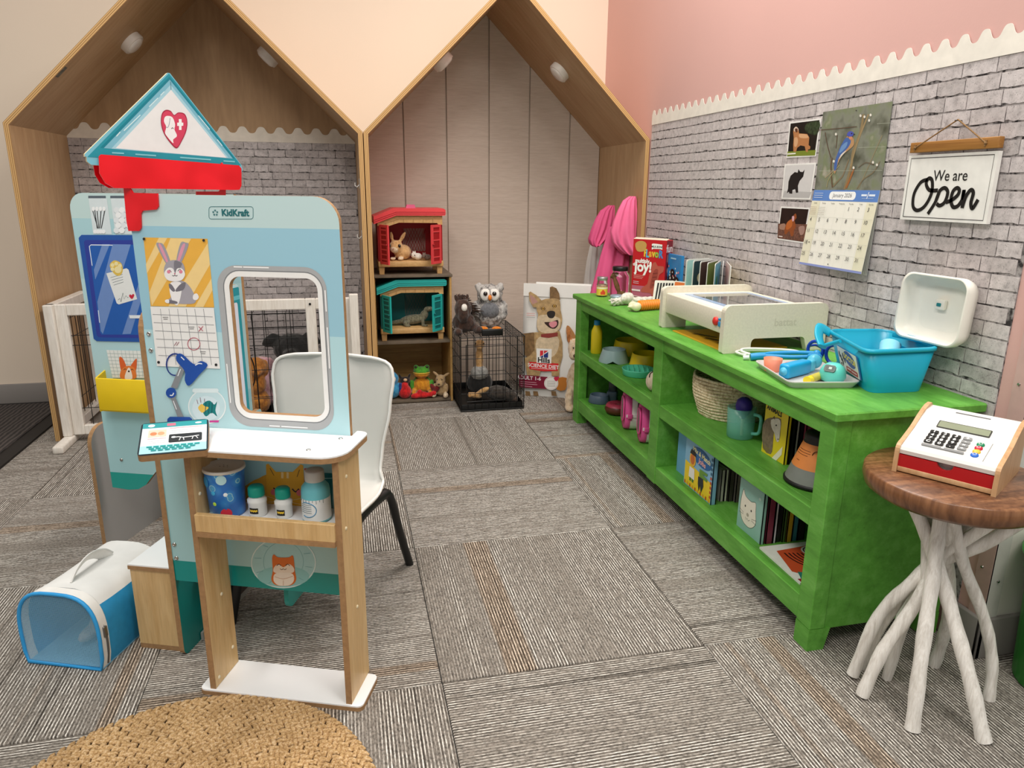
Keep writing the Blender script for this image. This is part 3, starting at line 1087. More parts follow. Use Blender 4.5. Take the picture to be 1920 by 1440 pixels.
pr.line(pr.pxs(Z7(circ(1418, 195, 100, 30, 100))), 0.0012, '#7fb6bd', True)
pr.poly(pr.pxs(Z7(circ(1418, 268, 130, 30, 52))), '#8fc9cb')
for k in range(10):
    a = 2 * PI * k / 10 + 0.2
    pr.pline(Z7([(1418 + 112 * math.cos(a), 198 + 104 * math.sin(a)), (1418 + 148 * math.cos(a), 200 + 118 * math.sin(a))]), 0.001, '#6fa9b0')
pr.ppoly(Z7([(1362, 175), (1372, 158), (1392, 172), (1445, 172), (1462, 162), (1470, 178), (1476, 240), (1482, 285), (1455, 312), (1385, 312), (1358, 285), (1365, 240)]), '#d9702c', 3)
pr.ppoly(Z7([(1370, 225), (1395, 205), (1418, 222), (1445, 205), (1470, 225), (1462, 250), (1378, 250)]), '#f4e6d6', 3)
pr.ppoly(Z7([(1375, 255), (1418, 248), (1465, 255), (1470, 290), (1445, 312), (1395, 312), (1370, 290)]), '#f6ecdf', 3)
for cx in (1396, 1440):
    pr.pline(Z7([(cx - 11, 214), (cx, 206), (cx + 11, 214)]), 0.0016, '#5b2a17', n=3)
pr.pline(Z7([(1402, 228), (1410, 234), (1418, 229), (1426, 234), (1434, 228)]), 0.0012, '#4c2a1e', n=3)
pr.pline(Z7([(1375, 268), (1418, 280), (1465, 266)]), 0.0009, '#c99a72', n=3)
pr.pline(Z7([(1418, 286), (1418, 312)]), 0.0009, '#c99a72')
pr.done(panA, 'hamster_print', 'printed orange hamster in a round wheel')
# bolts on the panel face
for (x, y) in Z5([(190, 1060), (205, 1178)]) + Z6([(395, 1258), (410, 1352)]):
    p = Print(FA, kk).px(x, y)
    part(kk, 'bolt', MB().lathe([(0.0048, 0), (0.0044, 0.002), (0.0022, 0.003), (0.0022, 0.0012), (0, 0.0012)], SCREW, n=12, M=FA @ Matrix.Translation((p[0], p[1], 0))))

# depth board between the two printed panels
FC = frame((0.004, 0, 0), (0, 1, 0), (0, 0, 1))     # right-hand face of the depth board
outl = rrect(-0.002, 0.0, 0.43, 0.45, [0.018, 0.02, 0.01, 0.0], 6)[:-1] + rrect(-0.002, 0.45, 0.372, 0.785, [0.0, 0.0, 0.012, 0.05], 6)[1:]
PC = zstops('depth_board_print', [(0, '#0f7f7c'), (0.24, '#a4cfd6'), (0.5, '#b5d9e2')])
pc = part(kk, 'depth_board', MB().prism(outl, -0.012, 0, PC, FC, edge=MDF))
pr = Print(FC, kk)
pr.poly(rrect(0.10, 0.42, 0.371, 0.778, 0.004), '#1c8e9c').poly(rrect(0.11, 0.44, 0.358, 0.742, 0.006), '#d5dbea')
pr.poly(rrect(0.10, 0.748, 0.371, 0.758, 0.002), '#5fb9c6')
pr.poly(circ(0.19, 0.63, 0.11, 24), '#cf2741').poly(circ(0.19, 0.63, 0.095, 24), '#d5dbea')
pr.poly(rrect(0.2, 0.45, 0.25, 0.47, 0.006), '#9aa0a8')
pr.done(pc, 'whiteboard_print', 'printed whiteboard in a teal frame')
# wing panel at the back
PB = zstops('wing_panel_print', [(0, '#23a296'), (0.245, '#aed9dd'), (0.47, '#a5d2dc'), (0.505, '#bcdfe4'), (0.78, '#aed6dd'), (0.93, '#c5dedd')])
FB = frame((0, 0.41, 0), (1, 0, 0), (0, 0, 1))
wave = [(-0.453 + 0.004, 0.2), (-0.40, 0.196), (-0.37, 0.2), (-0.345, 0.215), (-0.32, 0.245), (-0.29, 0.278), (-0.25, 0.305), (-0.19, 0.322), (-0.009, 0.33)]
topc = [(-0.009, 0.996)] + [(-0.413 + 0.04 * math.cos(R(a)), 0.956 + 0.04 * math.sin(R(a))) for a in range(90, 181, 15)]
pb = part(kk, 'wing_panel', MB().prism(wave + topc, -0.012, 0, PB, FB, edge=MDF))
pr = Print(FB, kk)
for x0, x1 in ((280, 455), (455, 640)):
    pr.ppoly(Z1([(x0, 1062), (x1 - 30, 1066), (x1 + 10, 1352), (x0 + 38, 1350)]), '#dbe6e9')
    pr.ppoly(Z1([(x0 - 2, 1046), (x1 - 38, 1046), (x1 - 38, 1066), (x0 - 2, 1066)]), '#5b6670')
for i, (a, bx) in enumerate(((310, 355), (348, 362), (380, 370), (412, 382), (330, 350))):
    pr.pline(Z1([(a, 1150 + 8 * (i % 3)), (bx, 1305)]), 0.0022, '#2a2a2e')
for i in range(4):
    pr.ppoly(Z1(circ(320 + 28 * i, 1150, 13, 10, 18)), '#f6f8f9')
    pr.ppoly(Z1(circ(335 + 22 * i, 1330, 16, 10)), '#f6f8f9')
for i in range(14):
    pr.ppoly(Z1(circ(505 + 42 * (i % 3) + 14 * ((i // 3) % 2), 1160 + 40 * (i // 3), 25, 7)), '#f4f6f7' if i % 2 else '#e6ebee')
pr.ppoly(Z4([(570, 100), (590, 78), (1500, 82), (1560, 860), (700, 842), (678, 825)]), '#2557a8')
pr.ppoly(Z4([(608, 128), (620, 115), (1500, 118), (1550, 830), (715, 815), (700, 800)]), '#2f3f9c')
pr.ppoly(Z4([(642, 160), (655, 148), (1500, 150), (1545, 800), (735, 795), (725, 780)]), '#235fb4')
for q in ([(740, 145), (795, 145), (690, 400), (680, 330)], [(815, 145), (945, 147), (745, 790), (730, 770), (705, 560)], [(1050, 280), (1060, 420), (945, 790), (885, 792)]):
    pr.ppoly(Z4(q), '#7292cc')
pr.pline(Z4([(668, 300), (648, 160), (660, 150), (815, 152)]), 0.0022, '#e8f0fa')
pr.pline(Z4([(712, 620), (722, 710)]), 0.0022, '#e8f0fa')
pr.ppoly(Z4([(770, 355), (915, 318), (930, 328), (992, 540), (860, 578), (845, 570)]), '#eef0ee')
for i in range(4):
    pr.pline(Z4([(800 + 8 * i, 385 + 18 * i), (888 + 2 * i, 362 + 18 * i)]), 0.0009, '#5d6a6d')
pr.pline(Z4([(855, 545), (868, 535), (875, 560), (890, 495), (900, 540), (912, 515), (925, 530), (930, 525)]), 0.0011, '#3c5a58')
pr.ppoly(Z4([(934, 518), (942, 505), (952, 512), (962, 502), (972, 512), (955, 540)]), '#cf2a45', 2)
pr.ppoly(Z4([(795, 300), (815, 268), (840, 262), (880, 285), (888, 340), (862, 372), (825, 355)]), '#e9c65a', 4)
for cx, cy, q in ((815, 295, 14), (842, 285, 14), (868, 300, 14), (815, 325, 14), (855, 328, 26)):
    pr.ppoly(Z4(circ(cx, cy, q, 12)), '#f6e7ad')
pr.ppoly(Z4([(935, 655), (1500, 655), (1502, 680), (940, 678)]), '#eef2f6')
pr.ppoly(Z4([(772, 905), (1500, 925), (1520, 1110), (815, 1105)]), '#eef1ee')
for i in range(9):
    pr.pline(Z4([(795 + 28 * i, 908), (835 + 25 * i, 1100)]), 0.0006, '#7d9d9b')
for i in range(7):
    pr.pline(Z4([(778 + 5 * i, 930 + 25 * i), (1050, 938 + 25 * i)]), 0.0006, '#7d9d9b')
pr.ppoly(Z4([(865, 960), (890, 965), (918, 1030), (905, 1060), (878, 1050)]), '#e0662f', 3).ppoly(Z4([(985, 968), (992, 985), (985, 1050), (955, 1055), (945, 1025)]), '#e0662f', 3)
pr.ppoly(Z4([(875, 1060), (900, 1030), (935, 1018), (970, 1030), (985, 1060), (980, 1110), (880, 1110)]), '#e8823c', 4)
pr.ppoly(Z4([(925, 1040), (945, 1040), (960, 1110), (905, 1110)]), '#f7efe6', 3)
pr.pline(Z4([(898, 1048), (908, 1040), (918, 1048)]), 0.0014, '#3c2a22', n=3).pline(Z4([(948, 1050), (958, 1042), (968, 1050)]), 0.0014, '#3c2a22', n=3)
pr.ppoly(Z4(circ(935, 1058, 7, 8)), '#2a211e')
pr.done(pb, 'tray_and_card_print', 'printed blue window, jars, note card and corgi sheet')
x0, z1 = Print(FB, kk).px(195, 694)
_, z0 = Print(FB, kk).px(205, 764)
pk = MB()
Y = mat('#f3cf1d', 0.4, 0.02)
pk.rbox(x0, x0 + 0.2, 0.372, 0.378, z0 + 0.004, z1 - 0.012, 0.002, Y)
pk.rbox(x0, x0 + 0.2, 0.376, 0.41, z0, z0 + 0.006, 0.002, Y)
pk.prism([(0.374, z0), (0.41, z0), (0.41, z1), (0.374, z1 - 0.012)], 0, 0.004, Y, frame((x0, 0, 0), (0, 1, 0), (0, 0, 1)))
pk.prism([(0.374, z0), (0.41, z0), (0.41, z1), (0.374, z1 - 0.012)], 0, 0.004, Y, frame((x0 + 0.196, 0, 0), (0, 1, 0), (0, 0, 1)))
part(kk, 'file_pocket', pk, 'yellow wall pocket')
p = Print(FB, kk).px(228, 862)
part(kk, 'bolt', MB().lathe([(0.0048, 0), (0.0044, 0.002), (0.0022, 0.003), (0, 0.0025)], SCREW, n=12, M=FB @ Matrix.Translation((p[0], p[1], 0))))
# grey end board and back board of the wing
part(kk, 'end_board', MB().prism(rrect(0.392, 0.0, 0.7, 0.375, [0.01, 0.0, 0.05, 0.05], 6), -0.012, 0, GREYB, frame((-0.48, 0, 0), (0, 1, 0), (0, 0, 1)), edge=MDF))
part(kk, 'wing_back_board', MB().box(-0.48, -0.01, 0.688, 0.7, 0, 0.34, mat('#aeaeae', 0.5, 0.02)))
# step box beside the depth board
part(kk, 'step_box', MB().box(-0.114, -0.009, 0.014, 0.026, 0.012, 0.2, MAPLE).box(-0.114, -0.102, 0.026, 0.4, 0.012, 0.2, MAPLE).box(-0.114, -0.009, 0.014, 0.4, 0.0, 0.012, MDF))
part(kk, 'step_top', MB().box(-0.116, -0.009, 0.01, 0.404, 0.2, 0.209, MDF).box(-0.1155, -0.009, 0.0105, 0.4035, 0.209, 0.212, MELA))
# under-desk shelf with odds and ends seen below the panel
part(kk, 'under_shelf', MB().box(0.01, 0.03, 0.12, 0.3, 0.165, 0.18, mat('#8c8b88', 0.5)).box(0.01, 0.03, 0.06, 0.12, 0.15, 0.165, mat('#8c8b88', 0.5)).box(0.01, 0.016, 0.12, 0.3, 0.02, 0.165, mat('#4a3f3c', 0.6)).box(0.006, 0.012, 0.06, 0.3, 0.0, 0.02, mat('#9b9a97', 0.5)))
part(kk, 'teal_side_board', MB().prism(rrect(0.02, 0.13, 0.41, 0.19, 0.02), 0, 0.01, mat('#11857f', 0.4), frame((0.24, 0, 0), (0, 1, 0), (0, 0, 1))))

# desk: legs, base, rail shelf, counter
for u in (0.127, 0.42):
    part(kk, 'desk_leg', MB().rbox(u, u + 0.012, -0.104, -0.0125 if u < 0.2 else 0.0, 0.012, 0.533, 0.001, MAPLE, seg=1, smooth=False).box(u, u + 0.012, -0.1052, -0.104, 0.012, 0.533, MDF))
part(kk, 'base_plate', MB().prism(rrect(0.104, -0.11, 0.455, -0.008, 0.012), 0, 0.009, MDF).prism(rrect(0.1045, -0.1095, 0.4545, -0.0085, 0.012), 0.009, 0.012, MELA))
part(kk, 'shelf_board', MB().box(0.139, 0.42, -0.1, -0.001, 0.374, 0.385, MDF).box(0.139, 0.42, -0.0995, -0.001, 0.385, 0.388, MELA))
part(kk, 'shelf_rail', MB().rbox(0.139, 0.42, -0.112, -0.1, 0.372, 0.408, 0.001, MAPLE, seg=1, smooth=False).box(0.139, 0.42, -0.113, -0.1, 0.362, 0.372, MDF))
cnt = [(0.062, -0.005), (0.062, -0.1)] + [(0.08, -0.125)] + rrect(0.2, -0.125, 0.446, 0.03, [0.0, 0.05, 0.02, 0.0], 6)[1:-1] + [(0.42, 0.03), (0.42, -0.0005), (0.15, -0.0005)]
part(kk, 'counter', MB().prism(cnt, 0.533, 0.543, MDF).prism(cnt, 0.543, 0.546, MELA))
for u, v in ((0.405, -0.02), (0.37, -0.09)):
    part(kk, 'counter_bolt', MB().lathe([(0.0045, 0), (0.004, 0.0015), (0, 0.002)], SCREW, (u, v, 0.546), 12))
for u, zz, vv in ((0.432, 0.49, -0.07), (0.432, 0.39, -0.085), (0.432, 0.2, -0.05)):
    part(kk, 'side_bolt', MB().lathe([(0.004, 0), (0.003, 0.0018), (0, 0.002)], mat('#dccfae', 0.4), n=10, M=frame((u, vv, zz), (0, 1, 0), (0, 0, 1))))
for zz, vv in ((0.2, -0.05), (0.06, -0.03), (0.03, -0.09), (0.44, -0.085)):
    part(kk, 'side_bolt', MB().lathe([(0.004, 0), (0.003, 0.0018), (0, 0.002)], mat('#e6dcc0', 0.4), n=10, M=frame((0.139, vv, zz), (0, 1, 0), (0, 0, 1))))
# toy tablet screwed to the counter's end
FT = frame((0.088, -0.18, 0.55), (0.106, 0.05, 0.0), (-0.048, 0.088, 0.028))
tb = part(kk, 'toy_tablet', MB().prism(rrect(0, 0, 0.118, 0.106, 0.008), -0.014, -0.001, MDF, FT).prism(rrect(0.0, 0.0, 0.118, 0.106, 0.008), -0.001, 0, mat('#1d2a33', 0.3), FT), 'toy computer tablet with a printed pet record')
pr = Print(FT, kk)
pr.poly(rrect(0.003, 0.003, 0.115, 0.103, 0.006), '#eef3f4').poly([(0.003, 0.086), (0.115, 0.086), (0.115, 0.103), (0.003, 0.103)], '#2f9fa5')
pr.poly([(0.003, 0.003), (0.115, 0.003), (0.115, 0.028), (0.003, 0.028)], '#a6dbe4')
pr.poly(circ(0.018, 0.0945, 0.006, 14, 0.005), '#eef7f7').poly([(0.045, 0.09), (0.06, 0.09), (0.06, 0.099), (0.045, 0.099)], '#d8748c').poly(circ(0.1, 0.0945, 0.006, 14, 0.003), '#eef7f7')
pr.poly([(0.014, 0.055), (0.045, 0.055), (0.045, 0.079), (0.014, 0.079)], '#f0d2bd').poly(circ(0.023, 0.066, 0.006, 12), '#d98a5e').poly(circ(0.036, 0.066, 0.006, 12), '#e7a87f')
pr.poly(rrect(0.05, 0.033, 0.107, 0.06, 0.003), '#23272b')
pr.line([(0.056, 0.049), (0.066, 0.05), (0.074, 0.047), (0.09, 0.048), (0.102, 0.05)], 0.0022, '#f2f4f4').poly(circ(0.058, 0.05, 0.004, 10, 0.003), '#f2f4f4')
for a in ((0.07, 0.047, 0.068, 0.038), (0.075, 0.047, 0.076, 0.038), (0.092, 0.048, 0.09, 0.039), (0.096, 0.048, 0.1, 0.04)):
    pr.line([a[:2], a[2:]], 0.0014, '#f2f4f4')
pr.lines(0.05, 0.107, (0.066, 0.072), 0.0008, '#b9bcc4').lines(0.05, 0.107, (0.081,), 0.0009, '#c56b7f').lines(0.014, 0.045, (0.036, 0.042), 0.0008, '#b9bcc4').lines(0.014, 0.045, (0.049,), 0.0009, '#c56b7f')
for j in range(3):
    for i in range(8 - j):
        x = 0.014 + 0.0115 * i + 0.004 * j
        pr.poly([(x, 0.021 - 0.006 * j), (x + 0.009, 0.021 - 0.006 * j), (x + 0.009, 0.025 - 0.006 * j), (x, 0.025 - 0.006 * j)], '#1f9c9b')
pr.done(tb, 'screen_print')
# gable sign and awning
REDA = mat('#e0101c', 0.12, 0.03, 20, coat=0.5)
m, nt, b = nodes('red_acrylic')
t = tex(nt, 'Noise', 'Object', (1, 1, 1), Scale=14.0, Detail=1.0)
r = ramp(nt, t.outputs[0], [(0.35, lin('#e80a18')), (0.65, lin('#ff1826'))])
nt.links.new(r.outputs[0], b.inputs['Base Color'])
b.inputs['Roughness'].default_value = 0.1
b.inputs['Transmission Weight'].default_value = 0.08
REDA = m
SD = Vector((math.cos(R(47)), math.sin(R(47)), 0))
SN = Vector((math.sin(R(47)), -math.cos(R(47)), 0))
S0 = Vector((0.016, -0.003, 0))
FS = frame(S0 - SN * 0.004, SD, (0, 0, 1))
ps = Print(FS, kk)
sgn = ps.pxs(Z1([(905, 70), (925, 72), (1492, 800), (1505, 835), (1495, 865), (300, 800), (268, 775), (262, 735), (250, 735), (248, 715)]))
sg = part(kk, 'gable_sign', MB().prism(sgn, -0.012, 0, mat('#7cc0d3', 0.35, 0.02), FS, edge=mat('#ecd9ac', 0.6)))
ps.ppoly(Z1([(918, 75), (1490, 805), (270, 738)]), '#2293a5')
ps.ppoly(Z1([(921, 100), (1440, 750), (372, 665)]), '#0c7f92').ppoly(Z1([(924, 125), (1425, 752), (400, 668)]), '#7db9cd')
ps.ppoly(Z1([(930, 165), (1390, 745), (460, 672)]), '#a9d2e0').ppoly(Z1([(934, 205), (1375, 745), (495, 668)]), '#eceaea')
ps.pline(Z1([(930, 140), (934, 205)]), 0.0008, '#0c5360')
for a in ((560, 530, 690, 405), (760, 340, 830, 270), (850, 250, 880, 220), (530, 540, 500, 575), (1150, 410, 1240, 520), (1300, 600, 1340, 650)):
    ps.pline(Z1([a[:2], a[2:]]), 0.0016, '#d7eef3')
for a in ((465, 705, 560, 710), (650, 717, 815, 728), (1005, 742, 1250, 760), (1350, 770, 1440, 776)):
    ps.pline(Z1([a[:2], a[2:]]), 0.0026, '#7fcad6')
ps.ppoly(Z1([(958, 405), (990, 385), (1040, 395), (1062, 450), (1055, 530), (1020, 610), (978, 670), (925, 625), (875, 550), (853, 470), (860, 395), (890, 365), (930, 372)]), '#a8203f', 4)
ps.ppoly(Z1([(958, 412), (990, 392), (1035, 402), (1056, 450), (1048, 528), (1015, 605), (978, 660), (930, 618), (882, 548), (860, 470), (866, 402), (893, 374), (928, 380)]), '#d8405f', 4)
ps.ppoly(Z1([(905, 412), (945, 425), (965, 480), (960, 520), (978, 560), (975, 580), (950, 600), (950, 630), (905, 580), (885, 545), (895, 500), (878, 460), (882, 425)]), '#f6f2f2', 3)
ps.pline(Z1([(925, 430), (918, 480), (905, 505), (890, 500)]), 0.0009, '#8a8f9c', n=4).pline(Z1([(935, 515), (945, 506), (952, 516)]), 0.0011, '#3a2f35', n=3)
cr = (1004, 480)
ps.ppoly(Z1([(cr[0] - 10, cr[1] - 42), (cr[0] + 12, cr[1] - 42), (cr[0] + 14, cr[1] - 14), (cr[0] + 26, cr[1] - 14), (cr[0] + 26, cr[1] + 10), (cr[0] + 12, cr[1] + 12), (cr[0] + 12, cr[1] + 44), (cr[0] - 8, cr[1] + 44), (cr[0] - 8, cr[1] + 12), (cr[0] - 22, cr[1] + 12), (cr[0] - 22, cr[1] - 14), (cr[0] - 9, cr[1] - 14)]), '#fbf8f8')
ps.done(sg, 'sign_print', 'white gable with red heart, dog and cross')
FW1 = frame(S0, SD, (0, 0, 1))
p1_ = Print(FW1, kk)
front = p1_.pxs(Z1([(358, 735), (375, 718), (1470, 805), (1490, 830), (1490, 965), (1475, 998), (1440, 1000), (480, 985), (410, 945), (365, 870)]))
part(kk, 'awning_front', MB().prism(front, 0, 0.003, REDA, FW1))
FW2 = frame(S0 - SN * 0.026, SD, (0, 0, 1))
p2_ = Print(FW2, kk)
back = p2_.pxs(Z1([(318, 805), (1480, 830), (1482, 965), (1450, 995), (440, 985), (370, 945), (330, 880)]))
part(kk, 'awning_back', MB().prism(back, -0.003, 0, REDA, FW2))
FW3 = frame((0, -0.0005, 0), (1, 0, 0), (0, 0, 1))
p3_ = Print(FW3, kk)
clip = p3_.pxs(Z1([(565, 975), (610, 975), (640, 1022), (835, 1028), (842, 1130), (825, 1155), (715, 1165), (702, 1190), (705, 1300), (690, 1325), (605, 1325), (590, 1250)]))
part(kk, 'awning_clip', MB().prism(clip, 0, 0.0035, REDA, FW3))
part(kk, 'awning_clip', MB().prism(Print(FW2, kk).pxs(Z1([(1130, 1012), (1310, 1012), (1320, 998), (1366, 998), (1366, 1100), (1130, 1100)])), 0, 0.003, REDA, FW2))
for t_ in ((600, 990), (1358, 990)):
    a = p1_.px(*Z1([t_])[0])
    part(kk, 'awning_rib', MB().box(a[0] - 0.0015, a[0] + 0.0015, a[1], a[1] + 0.05, -0.026, 0.0, REDA, FW1))

# ---------------------------------------------------------------- things on the desk shelf
def at_kk(u, v, z):
    return kk.M @ Vector((u, v, z))


th = Thing('paper_canister', 'blue bubble-patterned paper canister on the toy vet counter shelf', 'canister', at_kk(0.174, -0.051, 0.388), KROT)
prof = [(0.03, 0), (0.0335, 0.002), (0.0375, 0.093)]
m, nt, b = nodes('bubble_print')
t = tex(nt, 'Voronoi', 'Object', (1, 1, 1), Scale=42.0)
r = ramp(nt, t.outputs['Distance'], [(0.0, lin('#5ab7e6')), (0.24, lin('#4aa3e6')), (0.27, lin('#b5ecf2')), (0.32, lin('#3b93e0')), (0.6, lin('#2576cf'))])
nt.links.new(r.outputs[0], b.inputs['Base Color']); b.inputs['Roughness'].default_value = 0.4
part(th, 'body', MB().lathe(prof, m))
part(th, 'lid', MB().lathe([(0.0375, 0.093), (0.0402, 0.094), (0.0402, 0.099), (0.0375, 0.1), (0.036, 0.097), (0.0, 0.097)], mat('#e2ded6', 0.5)))
pr = Print(Matrix(), th, 0)
for x, y, rr_ in ((0, 0, 0.0014), (0.008, 0, 0.0014), (-0.008, 0, 0.0014), (0.004, 0.007, 0.0014), (-0.004, 0.007, 0.0014)):
    pr.mb.lathe([(rr_, 0.0972), (0, 0.0973)], prt('#5d5a55'), (x, y, 0), 8)
pr.done(th, 'lid_hole')
for k, (a, zz, rr_, cc) in enumerate(((-100, 0.055, 0.0045, '#3fb0e4'), (-128, 0.075, 0.011, '#2a9be0'), (-70, 0.083, 0.01, '#bfe9f0'), (-62, 0.052, 0.004, '#eef7fa'), (-100, 0.032, 0.004, '#b6e04c'), (-65, 0.012, 0.011, '#c93345'))):
    ca = R(a)
    part(th, 'dot', MB().lathe([(rr_, 0), (0, 0.0006)], prt(cc), n=14, M=frame(((0.0335 + 0.0043 * zz / 0.093) * math.cos(ca), (0.0335 + 0.0043 * zz / 0.093) * math.sin(ca), zz), (-math.sin(ca), math.cos(ca), 0), (0, 0, 1))))

WPL = mat('#eef0ee', 0.35, 0.02)
for i, (u, lab) in enumerate(((0.237, 'small white pill bottle with teal cap beside the blue canister'), (0.292, 'small white pill bottle with teal cap beside the big aqua bottle'))):
    th = Thing('pill_bottle', lab, 'bottle', at_kk(u, -0.05, 0.388), KROT, group='toy pill bottles')
    k = 1.0 if i == 0 else 0.92
    part(th, 'body', MB().lathe([(0.0155 * k, 0), (0.0175 * k, 0.002), (0.0175 * k, 0.026), (0.0185 * k, 0.028), (0.0185 * k, 0.034), (0.013 * k, 0.039), (0.012 * k, 0.042)], WPL))
    cap = MB()
    cap.lathe([(0.0155 * k, 0.041), (0.016 * k, 0.043), (0.0155 * k, 0.058), (0.013 * k, 0.061), (0, 0.061)], mat('#16a08c', 0.4), n=12)
    part(th, 'cap', cap)
    lb = MB()
    rr_ = 0.0178 * k
    pts = [[(rr_ * math.cos(R(-120 + 6 * j)), rr_ * math.sin(R(-120 + 6 * j)), z) for j in range(11)] for z in (0.008, 0.02)]
    lb.loft(pts, prt('#1c1c1e'), False, False, False)
    pts = [[(rr_ * 1.01 * math.cos(R(-115 + 5 * j)), rr_ * 1.01 * math.sin(R(-115 + 5 * j)), z + 0.0008 * math.sin(j * 2.2)) for j in range(11)] for z in (0.0125, 0.0165)]
    lb.loft(pts, prt('#e9c53a'), False, False, False)
    part(th, 'label_sticker', lb)
th = Thing('medicine_bottle', 'big aqua medicine bottle with white cap and printed white label', 'bottle', at_kk(0.36, -0.05, 0.388), KROT)
part(th, 'body', MB().lathe([(0.025, 0), (0.0275, 0.003), (0.0275, 0.06), (0.026, 0.07), (0.018, 0.08), (0.016, 0.086)], mat('#6fc3cf', 0.35, 0.02)))
part(th, 'cap', MB().lathe([(0.0185, 0.082), (0.019, 0.084), (0.0185, 0.101), (0.0165, 0.103), (0, 0.103)], mat('#cfcfca', 0.5), n=22))
lb = MB()
for z0_, z1_, cc, k in ((0.006, 0.05, '#e9edee', 1.012),):
    lb.loft([[(0.0275 * k * math.cos(2 * PI * j / 32), 0.0275 * k * math.sin(2 * PI * j / 32), z) for j in range(32)] for z in (z0_, z1_)], prt(cc), True, False, False)
part(th, 'label_band', lb)
lb = MB()
for j in range(9):
    a = R(-150 + 14 * j)
    lb.tube([(0.0281 * math.cos(a), 0.0281 * math.sin(a), 0.05), (0.0281 * math.cos(a), 0.0281 * math.sin(a), 0.046 if j % 2 else 0.043)], 0.0004, prt('#2c5f73'), 4)
for z in (0.04, 0.036, 0.032, 0.028, 0.024):
    lb.tube([(0.0281 * math.cos(R(a)), 0.0281 * math.sin(R(a)), z) for a in range(-135, -85, 7)], 0.0004, prt('#56707a'), 4)
lb.tube([(0.0281 * math.cos(R(-105 + 38 * math.cos(q))), 0.0281 * math.sin(R(-105 + 38 * math.cos(q))), 0.03 + 0.015 * math.sin(q)) for q in [R(d) for d in range(-120, 130, 15)]], 0.0008, prt('#2a86b5'), 4)
part(th, 'label_print', lb)

# ---------------------------------------------------------------- chair behind the counter
ch = Thing('child_chair', 'pale grey moulded plastic chair with black metal legs behind the toy vet counter', 'chair', at_kk(0.205, 0.28, 0), KROT)
SHELL = mat('#d3d0ca', 0.38, 0.02, 14)
cv = smoothpath([(a, bb, 0) for a, bb in ((-0.175, 0.262), (-0.155, 0.282), (-0.08, 0.281), (0.02, 0.272), (0.085, 0.276), (0.118, 0.305), (0.135, 0.36), (0.15, 0.44), (0.166, 0.525), (0.176, 0.578), (0.179, 0.598))], 4)
sh = MB()
N = len(cv)


def halfw(s):
    pts = [(0, 0.125), (0.06, 0.15), (0.3, 0.152), (0.42, 0.146), (0.52, 0.135), (0.6, 0.138), (0.74, 0.156), (0.82, 0.163), (0.88, 0.158), (0.93, 0.14), (0.965, 0.112), (1.0, 0.06)]
    for (a, wa), (b_, wb_) in zip(pts, pts[1:]):
        if s <= b_:
            t = (s - a) / (b_ - a)
            t = t * t * (3 - 2 * t)
            return wa + (wb_ - wa) * t
    return pts[-1][1]


rings_f, rings_b = [], []
for i, p in enumerate(cv):
    d = (cv[min(i + 1, N - 1)] - cv[max(i - 1, 0)]).normalized()
    nx, nz = -d.y, d.x        # points up / forward
    wv = halfw(i / (N - 1))
    rowf, rowb = [], []
    for k in range(13):
        s = -1 + 2 * k / 12
        lift = 0.016 * abs(s) ** 3 * (1 if i / (N - 1) > 0.45 else 0.4)
        rowf.append((wv * s, p.x + nx * lift, p.y + nz * lift))
        rowb.append((wv * s, p.x + nx * (lift - 0.007), p.y + nz * (lift - 0.007)))
    rings_f.append(rowf)
    rings_b.append(rowb[::-1])
sh.loft([a + c_ for a, c_ in zip(rings_f, rings_b)], SHELL)
part(ch, 'shell', sh)
rim = [r_[0] for r_ in rings_f] + rings_f[-1][1:-1] + [r_[-1] for r_ in rings_f][::-1]
part(ch, 'shell_rim', MB().tube(rim, 0.0042, mat('#ece9e4', 0.35, 0.01), 6), 'paler rolled rim')
BLK = mat('#171717', 0.45, 0.05)
for s in (1, -1):
    x = 0.145 * s
    fr_ = smoothpath([(x + 0.02 * s, -0.152, 0.0), (x, -0.125, 0.13), (x - 0.01 * s, -0.105, 0.225), (x - 0.012 * s, -0.06, 0.255), (x, 0.06, 0.258), (x + 0.012 * s, 0.105, 0.245), (x + 0.022 * s, 0.15, 0.12), (x + 0.032 * s, 0.197, 0.0)], 5)
    part(ch, 'leg_frame', MB().tube(fr_, 0.0135, BLK, 10, flat=0.8))
part(ch, 'cross_bar', MB().tube([(-0.14, 0.02, 0.255), (0.14, 0.02, 0.255)], 0.009, BLK, 8).tube([(-0.14, -0.06, 0.252), (0.14, -0.06, 0.252)], 0.009, BLK, 8))

# ---------------------------------------------------------------- soft pet carrier
cr_ = Thing('pet_carrier', 'blue and white soft pet carrier with mesh end on the carpet', 'pet carrier', at_kk(-0.232, -0.078, 0), KROT)
W, Hh, Dd = 0.19, 0.178, 0.245
WHITEF = mat('#e6e6e4', 0.75, 0.05, 18, bmp=0.5)
BLUEF = mat('#2a97d0', 0.7, 0.06, 60)


def dsec(y, k=1.0, n=20, sag=0.0):
    pts = []
    for i in range(n + 1):
        a = PI * i / n
        ca, sa = math.cos(a), math.sin(a)
        x = W / 2 * k * (abs(ca) ** 0.62) * (1 if ca > 0 else -1)
        z = (0.075 + (Hh - 0.075) * (abs(sa) ** 0.75)) if i not in (0, n) else 0.075
        pts.append((x, y, z - sag * sa))
    return [(W / 2 * k * 0.93, y, 0.004)] + [(W / 2 * k * 0.985, y, 0.03)] + pts + [(-W / 2 * k * 0.985, y, 0.03)] + [(-W / 2 * k * 0.93, y, 0.004)]


